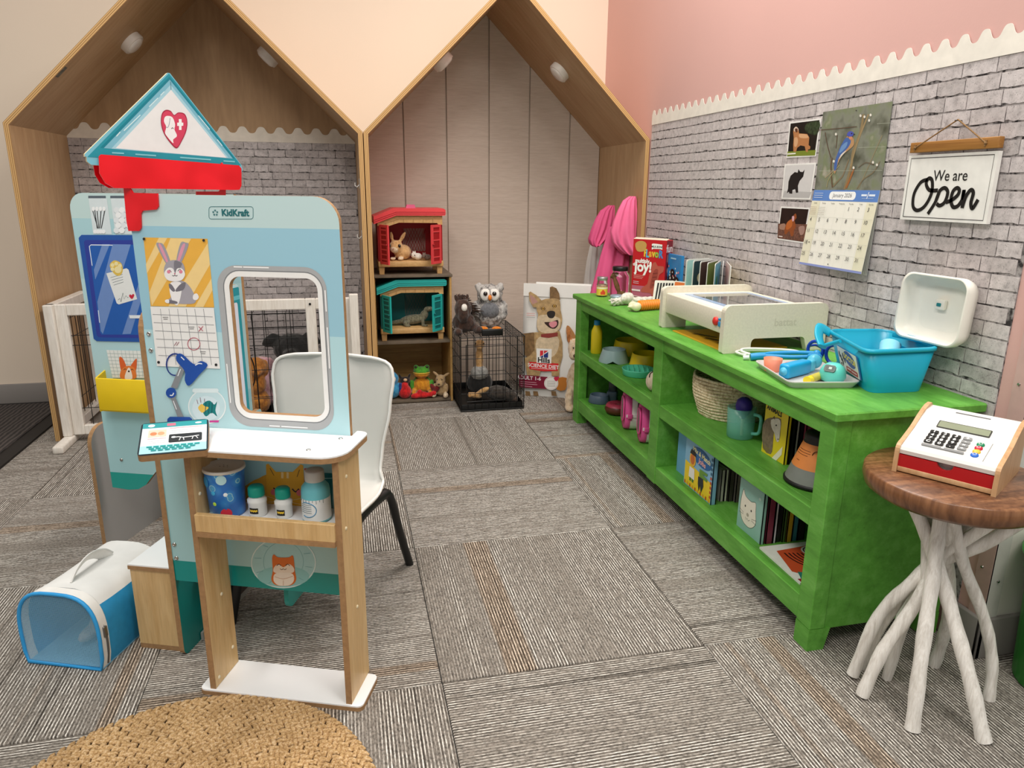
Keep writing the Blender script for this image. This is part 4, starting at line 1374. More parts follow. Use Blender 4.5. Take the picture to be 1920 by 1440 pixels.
ys = [0.03, 0.07, 0.11, 0.15, 0.19, 0.22, 0.24, Dd]
rings = []
for y in ys:
    s = dsec(y, 1.0 if y < 0.2 else 1 - 3 * (y - 0.2) ** 1.5, sag=0.007 * math.sin(PI * (y - 0.03) / (Dd - 0.03)))
    rings.append([Vector(p) + Vector((0, 0, 0.003 * noise.noise(Vector(p) * 22))) for p in s])
top_mb, side_mb, bot_mb = MB(), MB(), MB()
n = len(rings[0])
lo = 6
top_mb.loft([r_[lo:n - lo] for r_ in rings], WHITEF, False, False, False)
side_mb.loft([r_[:lo + 1] for r_ in rings], BLUEF, False, False, False).loft([r_[n - lo - 1:] for r_ in rings], BLUEF, False, False, False)
side_mb.add(rings[-1], [list(range(n))], BLUEF)
part(cr_, 'top_fabric', top_mb, 'white fabric top')
part(cr_, 'side_fabric', side_mb, 'blue fabric sides')
part(cr_, 'floor_pad', MB().box(-W / 2 * 0.93, W / 2 * 0.93, 0.002, Dd, 0.001, 0.005, mat('#7fb9dc', 0.8)))
part(cr_, 'front_band', MB().loft([dsec(0.006), dsec(0.03)], mat('#eceae6', 0.7), False, False, False), 'white zip band')
m, nt, b = nodes('blue_mesh')
tm = tex(nt, 'Wave', 'Object', (1, 1, 1), Scale=110.0, bands_direction='X')
tm2 = tex(nt, 'Wave', 'Object', (1, 1, 1), Scale=110.0, bands_direction='Z')
mx = nt.nodes.new('ShaderNodeMath'); mx.operation = 'MAXIMUM'
nt.links.new(tm.outputs[1], mx.inputs[0]); nt.links.new(tm2.outputs[1], mx.inputs[1])
ra = ramp(nt, mx.outputs[0], [(0.55, (0.2, 0.2, 0.2, 1)), (0.75, (0.55, 0.55, 0.55, 1))])
nt.links.new(ra.outputs[0], b.inputs['Alpha'])
b.inputs['Base Color'].default_value = lin('#8fc4e2'); b.inputs['Roughness'].default_value = 0.7
o = part(cr_, 'mesh_window', MB().add(dsec(0.003, 0.97), [list(range(len(dsec(0))))[::-1]], m), 'see-through blue mesh end')
loop = dsec(0.003, 0.99)
part(cr_, 'piping', MB().tube(loop, 0.0042, mat('#2f9bdc', 0.5), 8, closed=True), 'bright blue piping')
part(cr_, 'handle', MB().tube(smoothpath([(-0.005, 0.06, Hh - 0.008), (-0.005, 0.085, Hh + 0.014), (-0.005, 0.12, Hh + 0.024), (-0.005, 0.155, Hh + 0.014), (-0.005, 0.18, Hh - 0.008)], 5), 0.016, mat('#efeeeb', 0.7), 8, flat=0.18), 'white carry strap')
zp = smoothpath([(0.088, 0.02, 0.12), (0.096, 0.021, 0.08), (0.0955, 0.021, 0.04), (0.09, 0.021, 0.008)], 4)
part(cr_, 'zipper', MB().tube(zp, 0.0022, mat('#6d6a66', 0.4, metal=0.6), 6).rbox(0.094, 0.099, 0.014, 0.024, 0.075, 0.1, 0.0015, mat('#8d8b88', 0.3, metal=1.0)), 'zip with metal puller')
part(cr_, 'side_ring', MB().tube(rrect(0, 0, 0.022, 0.012, 0.005, 3) and [(0.097, 0.16 + 0.011 * math.cos(q), 0.07 + 0.013 * math.sin(q)) for q in [2 * PI * i / 14 for i in range(14)]], 0.0016, mat('#e8e6e2', 0.3), 6, closed=True))
GP = fur('#c4bdb4', '#a39c94', 70)
me = blob('plush_toy', [((0, 0, 0.035), (0.04, 0.045, 0.035), GP), ((0.0, -0.02, 0.085), (0.032, 0.03, 0.03), GP), ((0.025, -0.02, 0.115), (0.01, 0.008, 0.018), GP), ((-0.025, -0.02, 0.115), (0.01, 0.008, 0.018), GP), ((0.02, -0.045, 0.02), (0.014, 0.03, 0.013), GP), ((-0.02, -0.045, 0.02), (0.014, 0.03, 0.013), GP)], 0.005)
solo('plush_toy', 'pale grey plush animal inside the blue pet carrier', 'soft toy', me, at_kk(-0.212, 0.06, 0.0055), KROT).scale = (1.15, 1.15, 1.15)

# ---------------------------------------------------------------- braided jute rug
rg = Thing('jute_rug', 'round braided tan jute rug in front of the toy vet counter', 'rug', (-0.321, 1.016, 0.0))
m, nt, b = nodes('jute')
t = tex(nt, 'Noise', 'World', (1, 1, 1), Scale=260.0, Detail=4.0)
t2 = tex(nt, 'Noise', 'World', (1, 1, 1), Scale=14.0, Detail=3.0)
r = ramp(nt, t.outputs[0], [(0.3, lin('#8f6f45')), (0.5, lin('#bd9a6a')), (0.7, lin('#d8bd98'))])
r2 = ramp(nt, t2.outputs[0], [(0.3, (0.72, 0.68, 0.62, 1)), (0.6, (1, 1, 1, 1))])
nt.links.new(mixc(nt, 0.8, r.outputs[0], r2.outputs[0], 'MULTIPLY'), b.inputs['Base Color'])
b.inputs['Roughness'].default_value = 0.95
bump(nt, b, t.outputs[0], 0.6, 0.002)
JUTE = m
part(rg, 'backing', MB().lathe([(0.326, 0.0005), (0.328, 0.003), (0, 0.003)], mat('#6d4f2f', 0.9)))
seg = 8
for ri in range(15):
    rad = 0.328 - 0.022 * ri
    if rad < 0.02:
        break
    mb = MB()
    cnt_ = max(6, int(2 * PI * rad / 0.0165))
    wob = 0.5 + 0.5 * math.sin(ri * 1.9)
    for k in range(cnt_):
        a = 2 * PI * (k + rnd.uniform(-0.1, 0.1)) / cnt_
        for side in (-1, 1):
            rr_ = rad + side * 0.0052
            zc = 0.0062 + 0.0012 * noise.noise(Vector((rad * 30, a * 3, side)))
            c_ = Vector((rr_ * math.cos(a + side * 0.003 / rad), rr_ * math.sin(a + side * 0.003 / rad), zc))
            M = Matrix.Translation(c_) @ Matrix.Rotation(a + PI / 2 + side * 0.62, 4, 'Z')
            rings_ = []
            for q, sc_ in ((-1, 0.35), (-0.4, 0.95), (0.4, 0.95), (1, 0.35)):
                rings_.append([(0.0125 * q, 0.0058 * sc_ * math.cos(2 * PI * j / 6), 0.0056 * sc_ * math.sin(2 * PI * j / 6)) for j in range(6)])
            mb.loft(rings_, JUTE, True, True, True, True, M)
    part(rg, 'braid', mb, kind='stuff')
# ================================================================ ON THE BRICK WALL
FWR = frame((WX - 0.0032, 0, 0), (0, -1, 0), (0, 0, 1))
Z8 = lambda pts: [(1330 + x / 6.4, 150 + y / 6.4) for x, y in pts]
Z9 = lambda pts: [(1440 + x / 7.385, 190 + y / 7.385) for x, y in pts]
Z10 = lambda pts: [(1430 + x / 7.58, 340 + y / 7.58) for x, y in pts]
Z3 = lambda pts: [(1200 + x / 2.667, y / 2.667) for x, y in pts]


def inset(q, k):
    cx = sum(p[0] for p in q) / len(q); cy = sum(p[1] for p in q) / len(q)
    return [(cx + (x - cx) * k, cy + (y - cy) * k) for x, y in q]


def photo(corners, label, bg, draw):
    pr = Print(FWR, None, 0.0014)
    q = pr.pxs(corners)
    c = (sum(p[0] for p in q) / 4, sum(p[1] for p in q) / 4)
    o = FWR @ Vector((c[0], c[1], 0))
    th = Thing('pet_photo', label, 'photo', o, group='pet photographs on the brick wall')
    part(th, 'card', MB().prism([(x - c[0], y - c[1]) for x, y in q], 0, 0.0012, mat('#efeeea', 0.4), frame((0, 0, 0), (0, -1, 0), (0, 0, 1))))
    pr.poly(inset(q, 0.92), bg)
    draw(pr)
    for i, v in enumerate(pr.mb.v):
        pr.mb.v[i] = v - o
    pr.done(th, 'picture')


def d_dog(pr):
    pr.ppoly(Z8([(1180, 520), (1330, 500), (1300, 650), (1200, 640), (1150, 590)]), mat('#2c3a22', 0.5, 0.7, 120), 3)
    pr.ppoly(Z8([(942, 860), (1283, 840), (1272, 905), (938, 915)]), '#77862c')
    pr.ppoly(Z8([(1020, 590), (1045, 562), (1075, 585), (1082, 640), (1180, 648), (1205, 690), (1197, 780), (1218, 800), (1213, 830), (1190, 835), (1187, 866), (1165, 862), (1150, 795), (1100, 785), (1062, 812), (1045, 862), (1014, 858), (1012, 780), (1018, 690), (1012, 620)]), '#b57a4c')
    pr.ppoly(Z8([(1085, 650), (1170, 655), (1195, 690), (1150, 700), (1090, 690)]), '#d6a67c', 3)
    pr.ppoly(Z8([(1025, 700), (1060, 690), (1070, 740), (1050, 800), (1025, 790)]), '#d3a47b', 3)
    pr.ppoly(Z8([(1018, 590), (1045, 560), (1072, 582), (1070, 610), (1030, 620)]), '#d9c3ae', 3)
    pr.ppoly(Z8([(1035, 585), (1065, 585), (1062, 625), (1040, 622)]), '#5a3220', 3)
    c = pr.px(*Z8([(995, 885)])[0])
    pr.lines(c[0] - 0.022, c[0] + 0.02, (c[1],), 0.004, '#e7e6d5')


def d_cat(pr):
    pr.ppoly(Z8([(905, 1330), (1230, 1345), (1205, 1412), (885, 1408)]), '#b9b7b6')
    pr.ppoly(Z8([(1075, 1070), (1095, 1100), (1125, 1105), (1150, 1075), (1132, 1160), (1090, 1210), (1068, 1270), (1072, 1350), (1045, 1356), (1035, 1310), (1003, 1320), (1000, 1365), (965, 1362), (960, 1340), (935, 1360), (950, 1300), (955, 1220), (980, 1150), (1030, 1105), (1065, 1112)]), '#141315')


def d_brown(pr):
    pr.ppoly(Z10([(225, 600), (640, 610), (590, 860), (215, 805)]), mat('#6b4638', 0.5, 0.5, 160))
    pr.ppoly(Z10([(250, 620), (320, 600), (330, 680), (250, 680)]), '#a07b68', 3)
    pr.ppoly(Z10([(520, 650), (600, 640), (590, 740), (540, 760)]), '#a58377', 3)
    pr.ppoly(Z10([(420, 530), (440, 490), (478, 455), (488, 520), (460, 560), (480, 640), (450, 700), (442, 772), (405, 776), (385, 700), (345, 750), (315, 742), (325, 650), (365, 570)]), '#8f4a22', 2)
    pr.ppoly(Z10([(350, 590), (420, 545), (420, 640), (345, 690)]), '#b9642b', 3)
    pr.ppoly(Z10([(425, 500), (455, 500), (450, 560), (428, 565)]), '#d6a8b2', 3)
    pr.lines(*[pr.px(*Z10([(235, 780)])[0])[0], pr.px(*Z10([(290, 780)])[0])[0]], (pr.px(*Z10([(260, 782)])[0])[1],), 0.003, '#e2d6d0')


photo(Z9([(258, 783), (665, 762), (742, 235), (305, 290)]), 'photo of a tan long-haired dog, topmost of the column beside the calendar', mat('#15120f', 0.4, 0.5, 60), d_dog)
photo(Z9([(190, 1350), (590, 1362), (672, 850), (235, 870)]), 'photo of a black cat on a pale grey background', '#d3d1d0', d_cat)
photo(Z10([(205, 825), (588, 882), (680, 378), (262, 358)]), 'photo of a brown animal on dark ground, lowest of the column', mat('#1d0f0d', 0.4, 0.4, 50), d_brown)

# ---------------------------------------------------------------- hanging calendar
YA, YB, ZT, ZM, ZBt = 1.912, 1.641, 1.233, 1.02, 0.806
cal = Thing('wall_calendar', 'hanging January 2026 wall calendar with a bluebird picture', 'calendar', (WX - 0.004, (YA + YB) / 2, ZM))
hw = (YA - YB) / 2
FU = frame((0, 0, 0), (0, -1, 0), (-0.004, 0, 1))
m, nt, b = nodes('bokeh_green')
t = tex(nt, 'Noise', 'Object', (1, 1, 1), Scale=16.0, Detail=3.0)
r = ramp(nt, t.outputs[0], [(0.3, lin('#4e5245')), (0.5, lin('#83877a')), (0.62, lin('#7c8669')), (0.75, lin('#b0aa9c'))])
nt.links.new(r.outputs[0], b.inputs['Base Color']); b.inputs['Roughness'].default_value = 0.25
up = part(cal, 'picture_page', MB().prism([(-hw, 0), (hw, 0), (hw, ZT - ZM), (-hw, ZT - ZM)], 0.0, 0.0016, m, FU))
pr = Print(FU, cal, 0.0018)
for q, ww, cc in (([(1065, 1220), (1160, 900), (1185, 700), (1290, 420), (1330, 180)], 0.006, '#8d7a58'), ([(1150, 900), (1250, 560), (1400, 180)], 0.004, '#9a8662'), ([(1260, 1210), (1400, 900), (1590, 470)], 0.0022, '#8f8468'), ([(880, 780), (830, 600), (800, 430)], 0.0022, '#5c4a3c'), ([(950, 650), (970, 470)], 0.0022, '#5c4a3c'), ([(900, 1190), (880, 900), (900, 780)], 0.004, '#66523f'), ([(800, 1060), (920, 950), (960, 900)], 0.002, '#a39579'), ([(910, 1180), (1000, 1080), (1050, 1020), (1130, 800)], 0.003, '#83745a'), ([(1240, 1210), (1330, 1080), (1470, 980), (1560, 830)], 0.002, '#7e7158'), ([(1260, 920), (1360, 850), (1480, 880)], 0.0018, '#6b6150'), ([(1090, 1200), (1150, 1060), (1200, 930)], 0.005, '#a0673a'), ([(820, 1190), (860, 1060), (1000, 880)], 0.0018, '#a59a6f'), ([(700, 400), (1000, 375), (1240, 350)], 0.0014, '#5c4a3c')):
    pr.pline(Z9(q), ww * 1.5, cc, n=4)
pr.pline(Z9([(715, 965), (1590, 958)]), 0.0007, '#b9bfae').pline(Z9([(1260, 640), (1640, 630)]), 0.0007, '#b9bfae').pline(Z9([(1520, 310), (1710, 300)]), 0.0007, '#b9bfae')
pr.ppoly(Z9([(1115, 480), (1130, 520), (1185, 500), (1205, 560), (1190, 620), (1120, 680), (1040, 750), (980, 860), (940, 1000), (925, 960), (930, 850), (985, 690), (1060, 550)]), '#b98f66', 3)
pr.ppoly(Z9([(1100, 500), (1160, 550), (1120, 640), (1040, 720), (985, 800), (960, 930), (930, 960), (928, 870), (970, 730), (1040, 580)]), '#4668a8', 3)
pr.ppoly(Z9([(1030, 620), (1110, 560), (1090, 640), (1000, 720)]), '#6d93c4', 3)
pr.ppoly(Z9([(1020, 740), (1100, 680), (1000, 800), (985, 850)]), '#e2d8cc', 3)
pr.ppoly(Z9([(1130, 490), (1180, 490), (1175, 530), (1140, 525)]), '#c98a6a', 3)
pr.ppoly(Z9([(1105, 470), (1125, 425), (1165, 415), (1200, 440), (1195, 470), (1150, 490)]), '#4d58b0', 3)
pr.ppoly(Z9([(1195, 445), (1226, 460), (1195, 468)]), '#2b2a2e')
pr.ppoly(Z9(circ(1172, 446, 9, 8)), '#14141a')
for cx, cy in ((1295, 200), (1350, 215), (1435, 190), (1415, 265), (925, 830), (955, 455), (1200, 920), (1470, 845), (1525, 880)):
    pr.ppoly(Z9(circ(cx, cy, 15, 8, 20)), '#e6e1d6')
pr.ppoly(Z9(circ(1237, 128, 9, 8)), '#2e2c28')
pr.done(up, 'bird_print', 'bluebird perched among twigs')
LEN = ZM - ZBt
for i, (out, cc) in enumerate(((0.006, '#c9c8c0'), (0.011, '#bdbcb2'), (0.016, '#a9a99f'))):
    dv = Vector((-out, 0, -LEN)).normalized()
    part(cal, 'page', MB().prism([(-hw, -LEN - 0.001 * (3 - i)), (hw - 0.001, -LEN - 0.001 * (3 - i)), (hw - 0.001, 0), (-hw, 0)], 0, 0.0007, mat(cc, 0.6), frame((0, 0, 0), (0, -1, 0), -dv)))
dv = Vector((-0.023, 0, -LEN)).normalized()
FL = frame((-0.0012, 0, 0), (0, -1, 0), -dv)
mp_ = part(cal, 'month_page', MB().prism([(-hw, -LEN), (hw, -LEN), (hw, 0), (-hw, 0)], 0, 0.0008, mat('#e9e7dd', 0.5, 0.01), FL))
pr = Print(FL, cal, 0.001)
Wd = 2 * hw
pr.poly([(-hw, -0.03), (hw, -0.03), (hw, 0), (-hw, 0)], '#5b83c4')
pr.poly([(-hw, -LEN), (hw, -LEN), (hw, -LEN + 0.006), (-hw, -LEN + 0.006)], '#8793c9')
cw = Wd / 7
for k in (0, 6):
    pr.poly([(-hw + k * cw, -LEN + 0.006), (-hw + (k + 1) * cw, -LEN + 0.006), (-hw + (k + 1) * cw, -0.032), (-hw + k * cw, -0.032)], '#e0dcc4')
pr.poly(rrect(-0.062, -0.026, 0.048, -0.004, 0.01), '#eef0f0')
pr.text('January 2026', -0.007, -0.0148, 0.0155, '#2f3038', shear=0.12, sx=0.98)
pr.lines(0.07, 0.091, (-0.013,), 0.005, '#dfe8f5').lines(0.099, 0.122, (-0.013,), 0.005, '#dfe8f5').lines(0.074, 0.118, (-0.021,), 0.0012, '#a9c0e2').line([(0.093, -0.022), (0.097, -0.005)], 0.0022, '#eef3fa')
pr.lines(-hw + 0.006, -hw + 0.045, (-0.009, -0.015, -0.021), 0.0012, '#cfdcef')
for k, nme in enumerate(('Sunday', 'Monday', 'Tuesday', 'Wednesday', 'Thursday', 'Friday', 'Saturday')):
    pr.text(nme, -hw + (k + 0.5) * cw, -0.0365, 0.005, '#4a4a48')
rowh = (LEN - 0.05) / 5
d = 1
for rw in range(5):
    for k in range(7):
        if rw == 0 and k < 4:
            continue
        if d > 31:
            break
        pr.text(str(d), -hw + (k + 0.32) * cw, -0.043 - rowh * (rw + 0.22), 0.0148, '#33343a', shear=0.1)
        d += 1
    if rw:
        pr.lines(-hw, hw, (-0.042 - rowh * rw,), 0.0005, '#bdbdb4')
for k in range(1, 7):
    pr.line([(-hw + k * cw, -0.04), (-hw + k * cw, -LEN + 0.006)], 0.0004, '#c6c6bf')
pr.lines(-hw + 0.004, -hw + cw - 0.006, [-0.048 - 0.005 * i for i in range(5)], 0.0009, '#a9927e').lines(-hw + cw + 0.003, -hw + 2 * cw - 0.006, [-0.048 - 0.005 * i for i in range(5)], 0.0009, '#a9a49a')
pr.poly(circ(0, -LEN + 0.012, 0.0022, 8), '#1f1f1f').poly(circ(-hw + 0.8 * cw, -0.043 - rowh * 3.2, 0.0022, 8), '#1f1f1f')
pr.done(mp_, 'month_print', 'January grid with dates 1 to 31')

# ---------------------------------------------------------------- We are Open sign
SX = WX - 0.016
FO = frame((SX, 0, 0), (0, -1, 0), (0, 0, 1))
pr = Print(FO, None, 0.0004)
q = pr.pxs([(1692, 412), (1849, 419.5), (1868, 284), (1705, 291)])
oc = (SX, -sum(p[0] for p in q) / 4, sum(p[1] for p in q) / 4)
sg_ = Thing('open_sign', 'white wooden We are Open sign hanging from twine on the brick wall', 'sign', oc)
F0 = frame((0, 0, 0), (0, -1, 0), (0, 0, 1))
off = (-oc[1], oc[2])
x0 = min(p[0] for p in q) - off[0]; x1 = max(p[0] for p in q) - off[0]
y0 = sum(sorted(p[1] for p in q)[:2]) / 2 - off[1]; y1 = sum(sorted(p[1] for p in q)[2:]) / 2 - off[1]
part(sg_, 'board', MB().prism([(x0, y0), (x1, y0), (x1, y1), (x0, y1)], -0.01, 0, mat('#ecebe6', 0.5), F0))
pr = Print(F0, sg_, 0.0005)
pr.line([(x0 + 0.009, y0 + 0.007), (x1 - 0.009, y0 + 0.007), (x1 - 0.009, y1 - 0.007), (x0 + 0.009, y1 - 0.007), (x0 + 0.009, y0 + 0.007)], 0.0016, '#2c2c2c')
c = pr.px(*Z3([(1552, 880)])[0])
pr.text('We are', c[0], c[1], 0.034, '#222222', bold=0.0002, sx=0.92)
W_ = 0.0088
for st in ([(1440, 898), (1405, 912), (1372, 968), (1366, 1030), (1388, 1052), (1425, 1030), (1458, 968), (1462, 905), (1445, 892), (1432, 918), (1448, 950), (1490, 952)],
           [(1502, 948), (1478, 1010), (1440, 1070)], [(1480, 1005), (1500, 955), (1525, 940), (1540, 962), (1525, 1010), (1500, 1028), (1484, 1018)],
           [(1530, 1012), (1560, 1000), (1590, 975), (1598, 950), (1585, 940), (1566, 958), (1556, 1000), (1566, 1034), (1590, 1030), (1612, 1000)],
           [(1612, 1000), (1622, 950), (1612, 1040)], [(1612, 1040), (1630, 985), (1655, 950), (1668, 965), (1656, 1015), (1664, 1042), (1692, 998)]):
    pr.pline(Z3(st), W_, '#161616', n=6)
pr.done(sg_, 'lettering', 'black print We are Open')
bar = Print(F0, sg_).pxs([(1707, 287), (1874, 280), (1880, 255), (1714, 268)])
by0, by1 = (bar[0][1] + bar[1][1]) / 2, (bar[2][1] + bar[3][1]) / 2
bx0, bx1 = (bar[0][0] + bar[3][0]) / 2, (bar[1][0] + bar[2][0]) / 2
OAK = wood('hanger_oak', '#b5813f', '#84551f', (6, 0.6, 20), 0.5, (0.3, 0.7), 5)
part(sg_, 'hanger_bar', MB().rbox(-0.006, 0.008, -bx1, -bx0, by0 + 0.001, by1, 0.0015, OAK), 'brown wooden bar')
tip = Print(F0, sg_).px(1795, 224)
TW = mat('#8a6a44', 0.9, 0.3, 300)
tw = MB()
tw.tube([(0.002, -tip[0], tip[1]), (-0.007, -(bx0 + 0.018), by1 - 0.012)], 0.0016, TW, 6).tube([(0.002, -tip[0], tip[1]), (-0.007, -(bx1 - 0.03), by1 - 0.012)], 0.0016, TW, 6)
for bx in (bx0 + 0.018, bx1 - 0.03):
    tw.tube([(-0.0075, -bx + 0.002, by0 + 0.006), (-0.0078, -bx, by1 - 0.006)], 0.0022, TW, 6).ell((-0.008, -bx, by1 - 0.012), 0.0032, TW, n=8, m=6)
part(sg_, 'twine', tw, 'jute twine loop')
solo('wall_nail', 'small nail holding the open sign twine', 'nail', MB().cyl((WX - 0.022, oc[1] - tip[0], oc[2] + tip[1] - 0.002), (WX - 0.002, oc[1] - tip[0], oc[2] + tip[1] - 0.002), 0.0011, 0.0011, mat('#77726a', 0.3, metal=1.0), 8))

# ================================================================ STOOL AND CASH REGISTER
SC, SR, SZ = (1.134, 1.067), 0.162, 0.49
stl = Thing('branch_stool', 'round dark wood slab table on splayed white branch legs', 'side table', (SC[0], SC[1], 0))
m, nt, b = nodes('walnut_slab')
t = tex(nt, 'Noise', 'Object', (2.0, 16, 2.0), Scale=3.0, Detail=5.0, Distortion=0.8)
t2 = tex(nt, 'Noise', 'Object', (60, 60, 2.5), Scale=2.0, Detail=3.0)
r = ramp(nt, t.outputs[0], [(0.3, lin('#5b3a26')), (0.5, lin('#7d5438')), (0.7, lin('#9a6c49'))])
r2 = ramp(nt, t2.outputs[0], [(0.35, (0.62, 0.55, 0.5, 1)), (0.6, (1, 1, 1, 1))])
nt.links.new(mixc(nt, 0.8, r.outputs[0], r2.outputs[0], 'MULTIPLY'), b.inputs['Base Color'])
b.inputs['Roughness'].default_value = 0.3
part(stl, 'slab_top', MB().lathe([(0, SZ - 0.043), (SR - 0.016, SZ - 0.043), (SR - 0.004, SZ - 0.034), (SR + 0.001, SZ - 0.018), (SR, SZ - 0.003), (SR - 0.003, SZ), (0, SZ)], m, n=64))
BR = wood('white_branch', '#f3f0ea', '#cfcac2', (14, 14, 1.2), 0.6, (0.28, 0.55), 5, bmp=0.3)


def branch(path, r0, r1):
    P = smoothpath([(x - SC[0], y - SC[1], z) for x, y, z in path], 5)
    n = len(P)
    rr_ = [(r0 + (r1 - r0) * i / (n - 1)) * (1 + 0.07 * math.sin(i * 1.7 + path[0][0] * 50)) for i in range(n)]
    part(stl, 'branch_leg', MB().tube(P, rr_, BR, 10))


TZ = SZ - 0.043
for p_, a, b_ in (
        ([(1.03, 1.135, 0.006), (1.062, 1.125, 0.15), (1.10, 1.09, 0.25), (1.16, 1.07, 0.34), (1.215, 1.055, TZ)], 0.0125, 0.0135),
        ([(1.008, 1.076, 0.004), (1.035, 1.07, 0.11), (1.085, 1.06, 0.22), (1.15, 1.075, 0.33), (1.23, 1.11, TZ)], 0.0135, 0.0125),
        ([(1.04, 0.972, 0.0), (1.055, 0.995, 0.12), (1.085, 1.03, 0.26), (1.1, 1.05, 0.36), (1.105, 1.06, TZ)], 0.0145, 0.0135),
        ([(1.065, 0.995, 0.0), (1.09, 1.03, 0.14), (1.11, 1.07, 0.28), (1.12, 1.12, TZ)], 0.011, 0.012),
        ([(1.152, 0.916, 0.0), (1.14, 0.955, 0.1), (1.125, 1.01, 0.22), (1.105, 1.06, 0.33), (1.075, 1.12, TZ)], 0.0145, 0.0135),
        ([(1.262, 1.012, 0.0), (1.258, 1.02, 0.09), (1.225, 1.03, 0.19), (1.16, 1.045, 0.32), (1.115, 1.05, TZ)], 0.0115, 0.0115),
        ([(1.235, 1.13, 0.0), (1.235, 1.12, 0.08), (1.2, 1.09, 0.2), (1.15, 1.07, 0.32), (1.12, 1.04, TZ)], 0.0125, 0.012),
        ([(1.07, 1.16, 0.0), (1.09, 1.14, 0.12), (1.13, 1.1, 0.26), (1.2, 1.02, 0.37), (1.25, 0.985, TZ)], 0.0115, 0.013),
        ([(1.16, 1.18, 0.0), (1.155, 1.15, 0.15), (1.14, 1.1, 0.29), (1.09, 1.04, TZ)], 0.0115, 0.0125),
        ([(1.1, 1.115, 0.0), (1.11, 1.1, 0.16), (1.13, 1.075, 0.3), (1.165, 1.03, 0.38), (1.18, 0.99, TZ)], 0.011, 0.0125)):
    branch(p_, a, b_)

RW, RD = 0.175, 0.18
reg = Thing('cash_register', 'wooden toy cash register with white keypad top on the slab table', 'cash register', (1.024, 1.11, SZ), R(-58.3))
BEECH = wood('beech', '#d9b286', '#c2966a', (5, 5, 0.8), 0.45, (0.3, 0.7), 6)
sidep = [(v.x, v.y) for v in smoothpath([(0.0, 0.0, 0), (0.0, 0.03, 0), (0.004, 0.053, 0), (0.03, 0.062, 0), (0.075, 0.076, 0), (0.11, 0.092, 0), (0.145, 0.104, 0), (0.172, 0.106, 0)], 4)] + [(RD, 0.1), (RD, 0.0)]
for x in (0.0, RW - 0.008):
    part(reg, 'side_panel', MB().prism(sidep, 0, 0.008, BEECH, frame((x, 0, 0), (0, 1, 0), (0, 0, 1))))
part(reg, 'bottom_board', MB().rbox(0.008, RW - 0.008, 0.003, RD - 0.002, 0.002, 0.012, 0.001, BEECH))
dr = part(reg, 'drawer', MB().prism([(0.008, 0.012), (RW - 0.008, 0.012), (RW - 0.008, 0.036)] + [(RW / 2 + 0.014 * math.cos(R(a)), 0.036 + 0.012 * -math.sin(R(a))) for a in range(0, 181, 20)] + [(0.008, 0.036)], 0, 0.008, mat('#b3171c', 0.4, 0.03), frame((0, 0.012, 0), (1, 0, 0), (0, 0, 1))), 'red cash drawer')
part(dr, 'finger_notch', MB().box(RW / 2 - 0.02, RW / 2 + 0.02, 0.02, 0.03, 0.014, 0.038, mat('#150d0c', 0.8)))
wt = mat('#eeece7', 0.35, 0.01)
face = [(0.005, 0.038), (0.003, 0.046), (0.006, 0.052), (0.03, 0.0595), (0.075, 0.0735), (0.11, 0.0885), (0.14, 0.0985), (RD - 0.004, 0.1), (RD - 0.004, 0.02), (0.02, 0.02), (0.02, 0.038)]
part(reg, 'top_cover', MB().prism(face, 0, RW - 0.016, wt, frame((0.008, 0, 0), (0, 1, 0), (0, 0, 1))), 'white moulded cover')
d1 = Vector((0, 0.1, 0.0735 - 0.0452 + 0.0)).normalized()
FK = frame((0.008, 0.03, 0.0597), (1, 0, 0), Vector((0, 0.045, 0.014)))
FD = frame((0.008, 0.078, 0.0752), (1, 0, 0), Vector((0, 0.032, 0.0137)))
IW = RW - 0.016
part(reg, 'display', MB().prism(rrect(0.034, 0.012, 0.125, 0.034, 0.002), 0, 0.0012, mat('#2b2c28', 0.4), FD).prism(rrect(0.036, 0.014, 0.123, 0.032, 0.0015), 0.0012, 0.0016, mat('#8d947c', 0.2), FD), 'grey lcd window')
part(reg, 'receipt_slot', MB().prism([(0.05, 0), (0.11, 0), (0.11, 0.004), (0.05, 0.004)], 0, 0.001, mat('#77777a', 0.5), frame((0.008, 0.15, 0.0992), (1, 0, 0), (0, 1, 0.03))))
keyk = mat('#171717', 0.4)
keyg = mat('#8b8c8d', 0.4)
kz = (0.004, 0.016, 0.028, 0.040)
rows_ = (('C', '0', '.', '÷'), ('7', '8', '9', '×'), ('4', '5', '6', '-'), ('1', '2', '3', '+'))
for j, rw in enumerate(rows_):
    for i, chh in enumerate(rw):
        x = 0.03 + i * 0.019
        y = kz[j] + 0.004
        k_ = part(reg, 'key', MB().prism(rrect(x, y - 0.0045, x + 0.0145, y + 0.0045, 0.002, 3), 0, 0.003, keyk if i < 3 else keyg, FK))
        pr = Print(FK, reg, 0.0031)
        pr.text(chh, x + 0.0072, y, 0.011, '#f2f2f0', bold=0.0003)
        pr.done(k_, 'key_legend')
ek = part(reg, 'key', MB().prism(rrect(0.03, -0.0085, 0.1015, -0.0025, 0.0015, 3), 0, 0.003, keyg, FK))
pr = Print(FK, reg, 0.0031); pr.text('=', 0.066, -0.0055, 0.009, '#f2f2f0', bold=0.0003); pr.done(ek, 'key_legend')
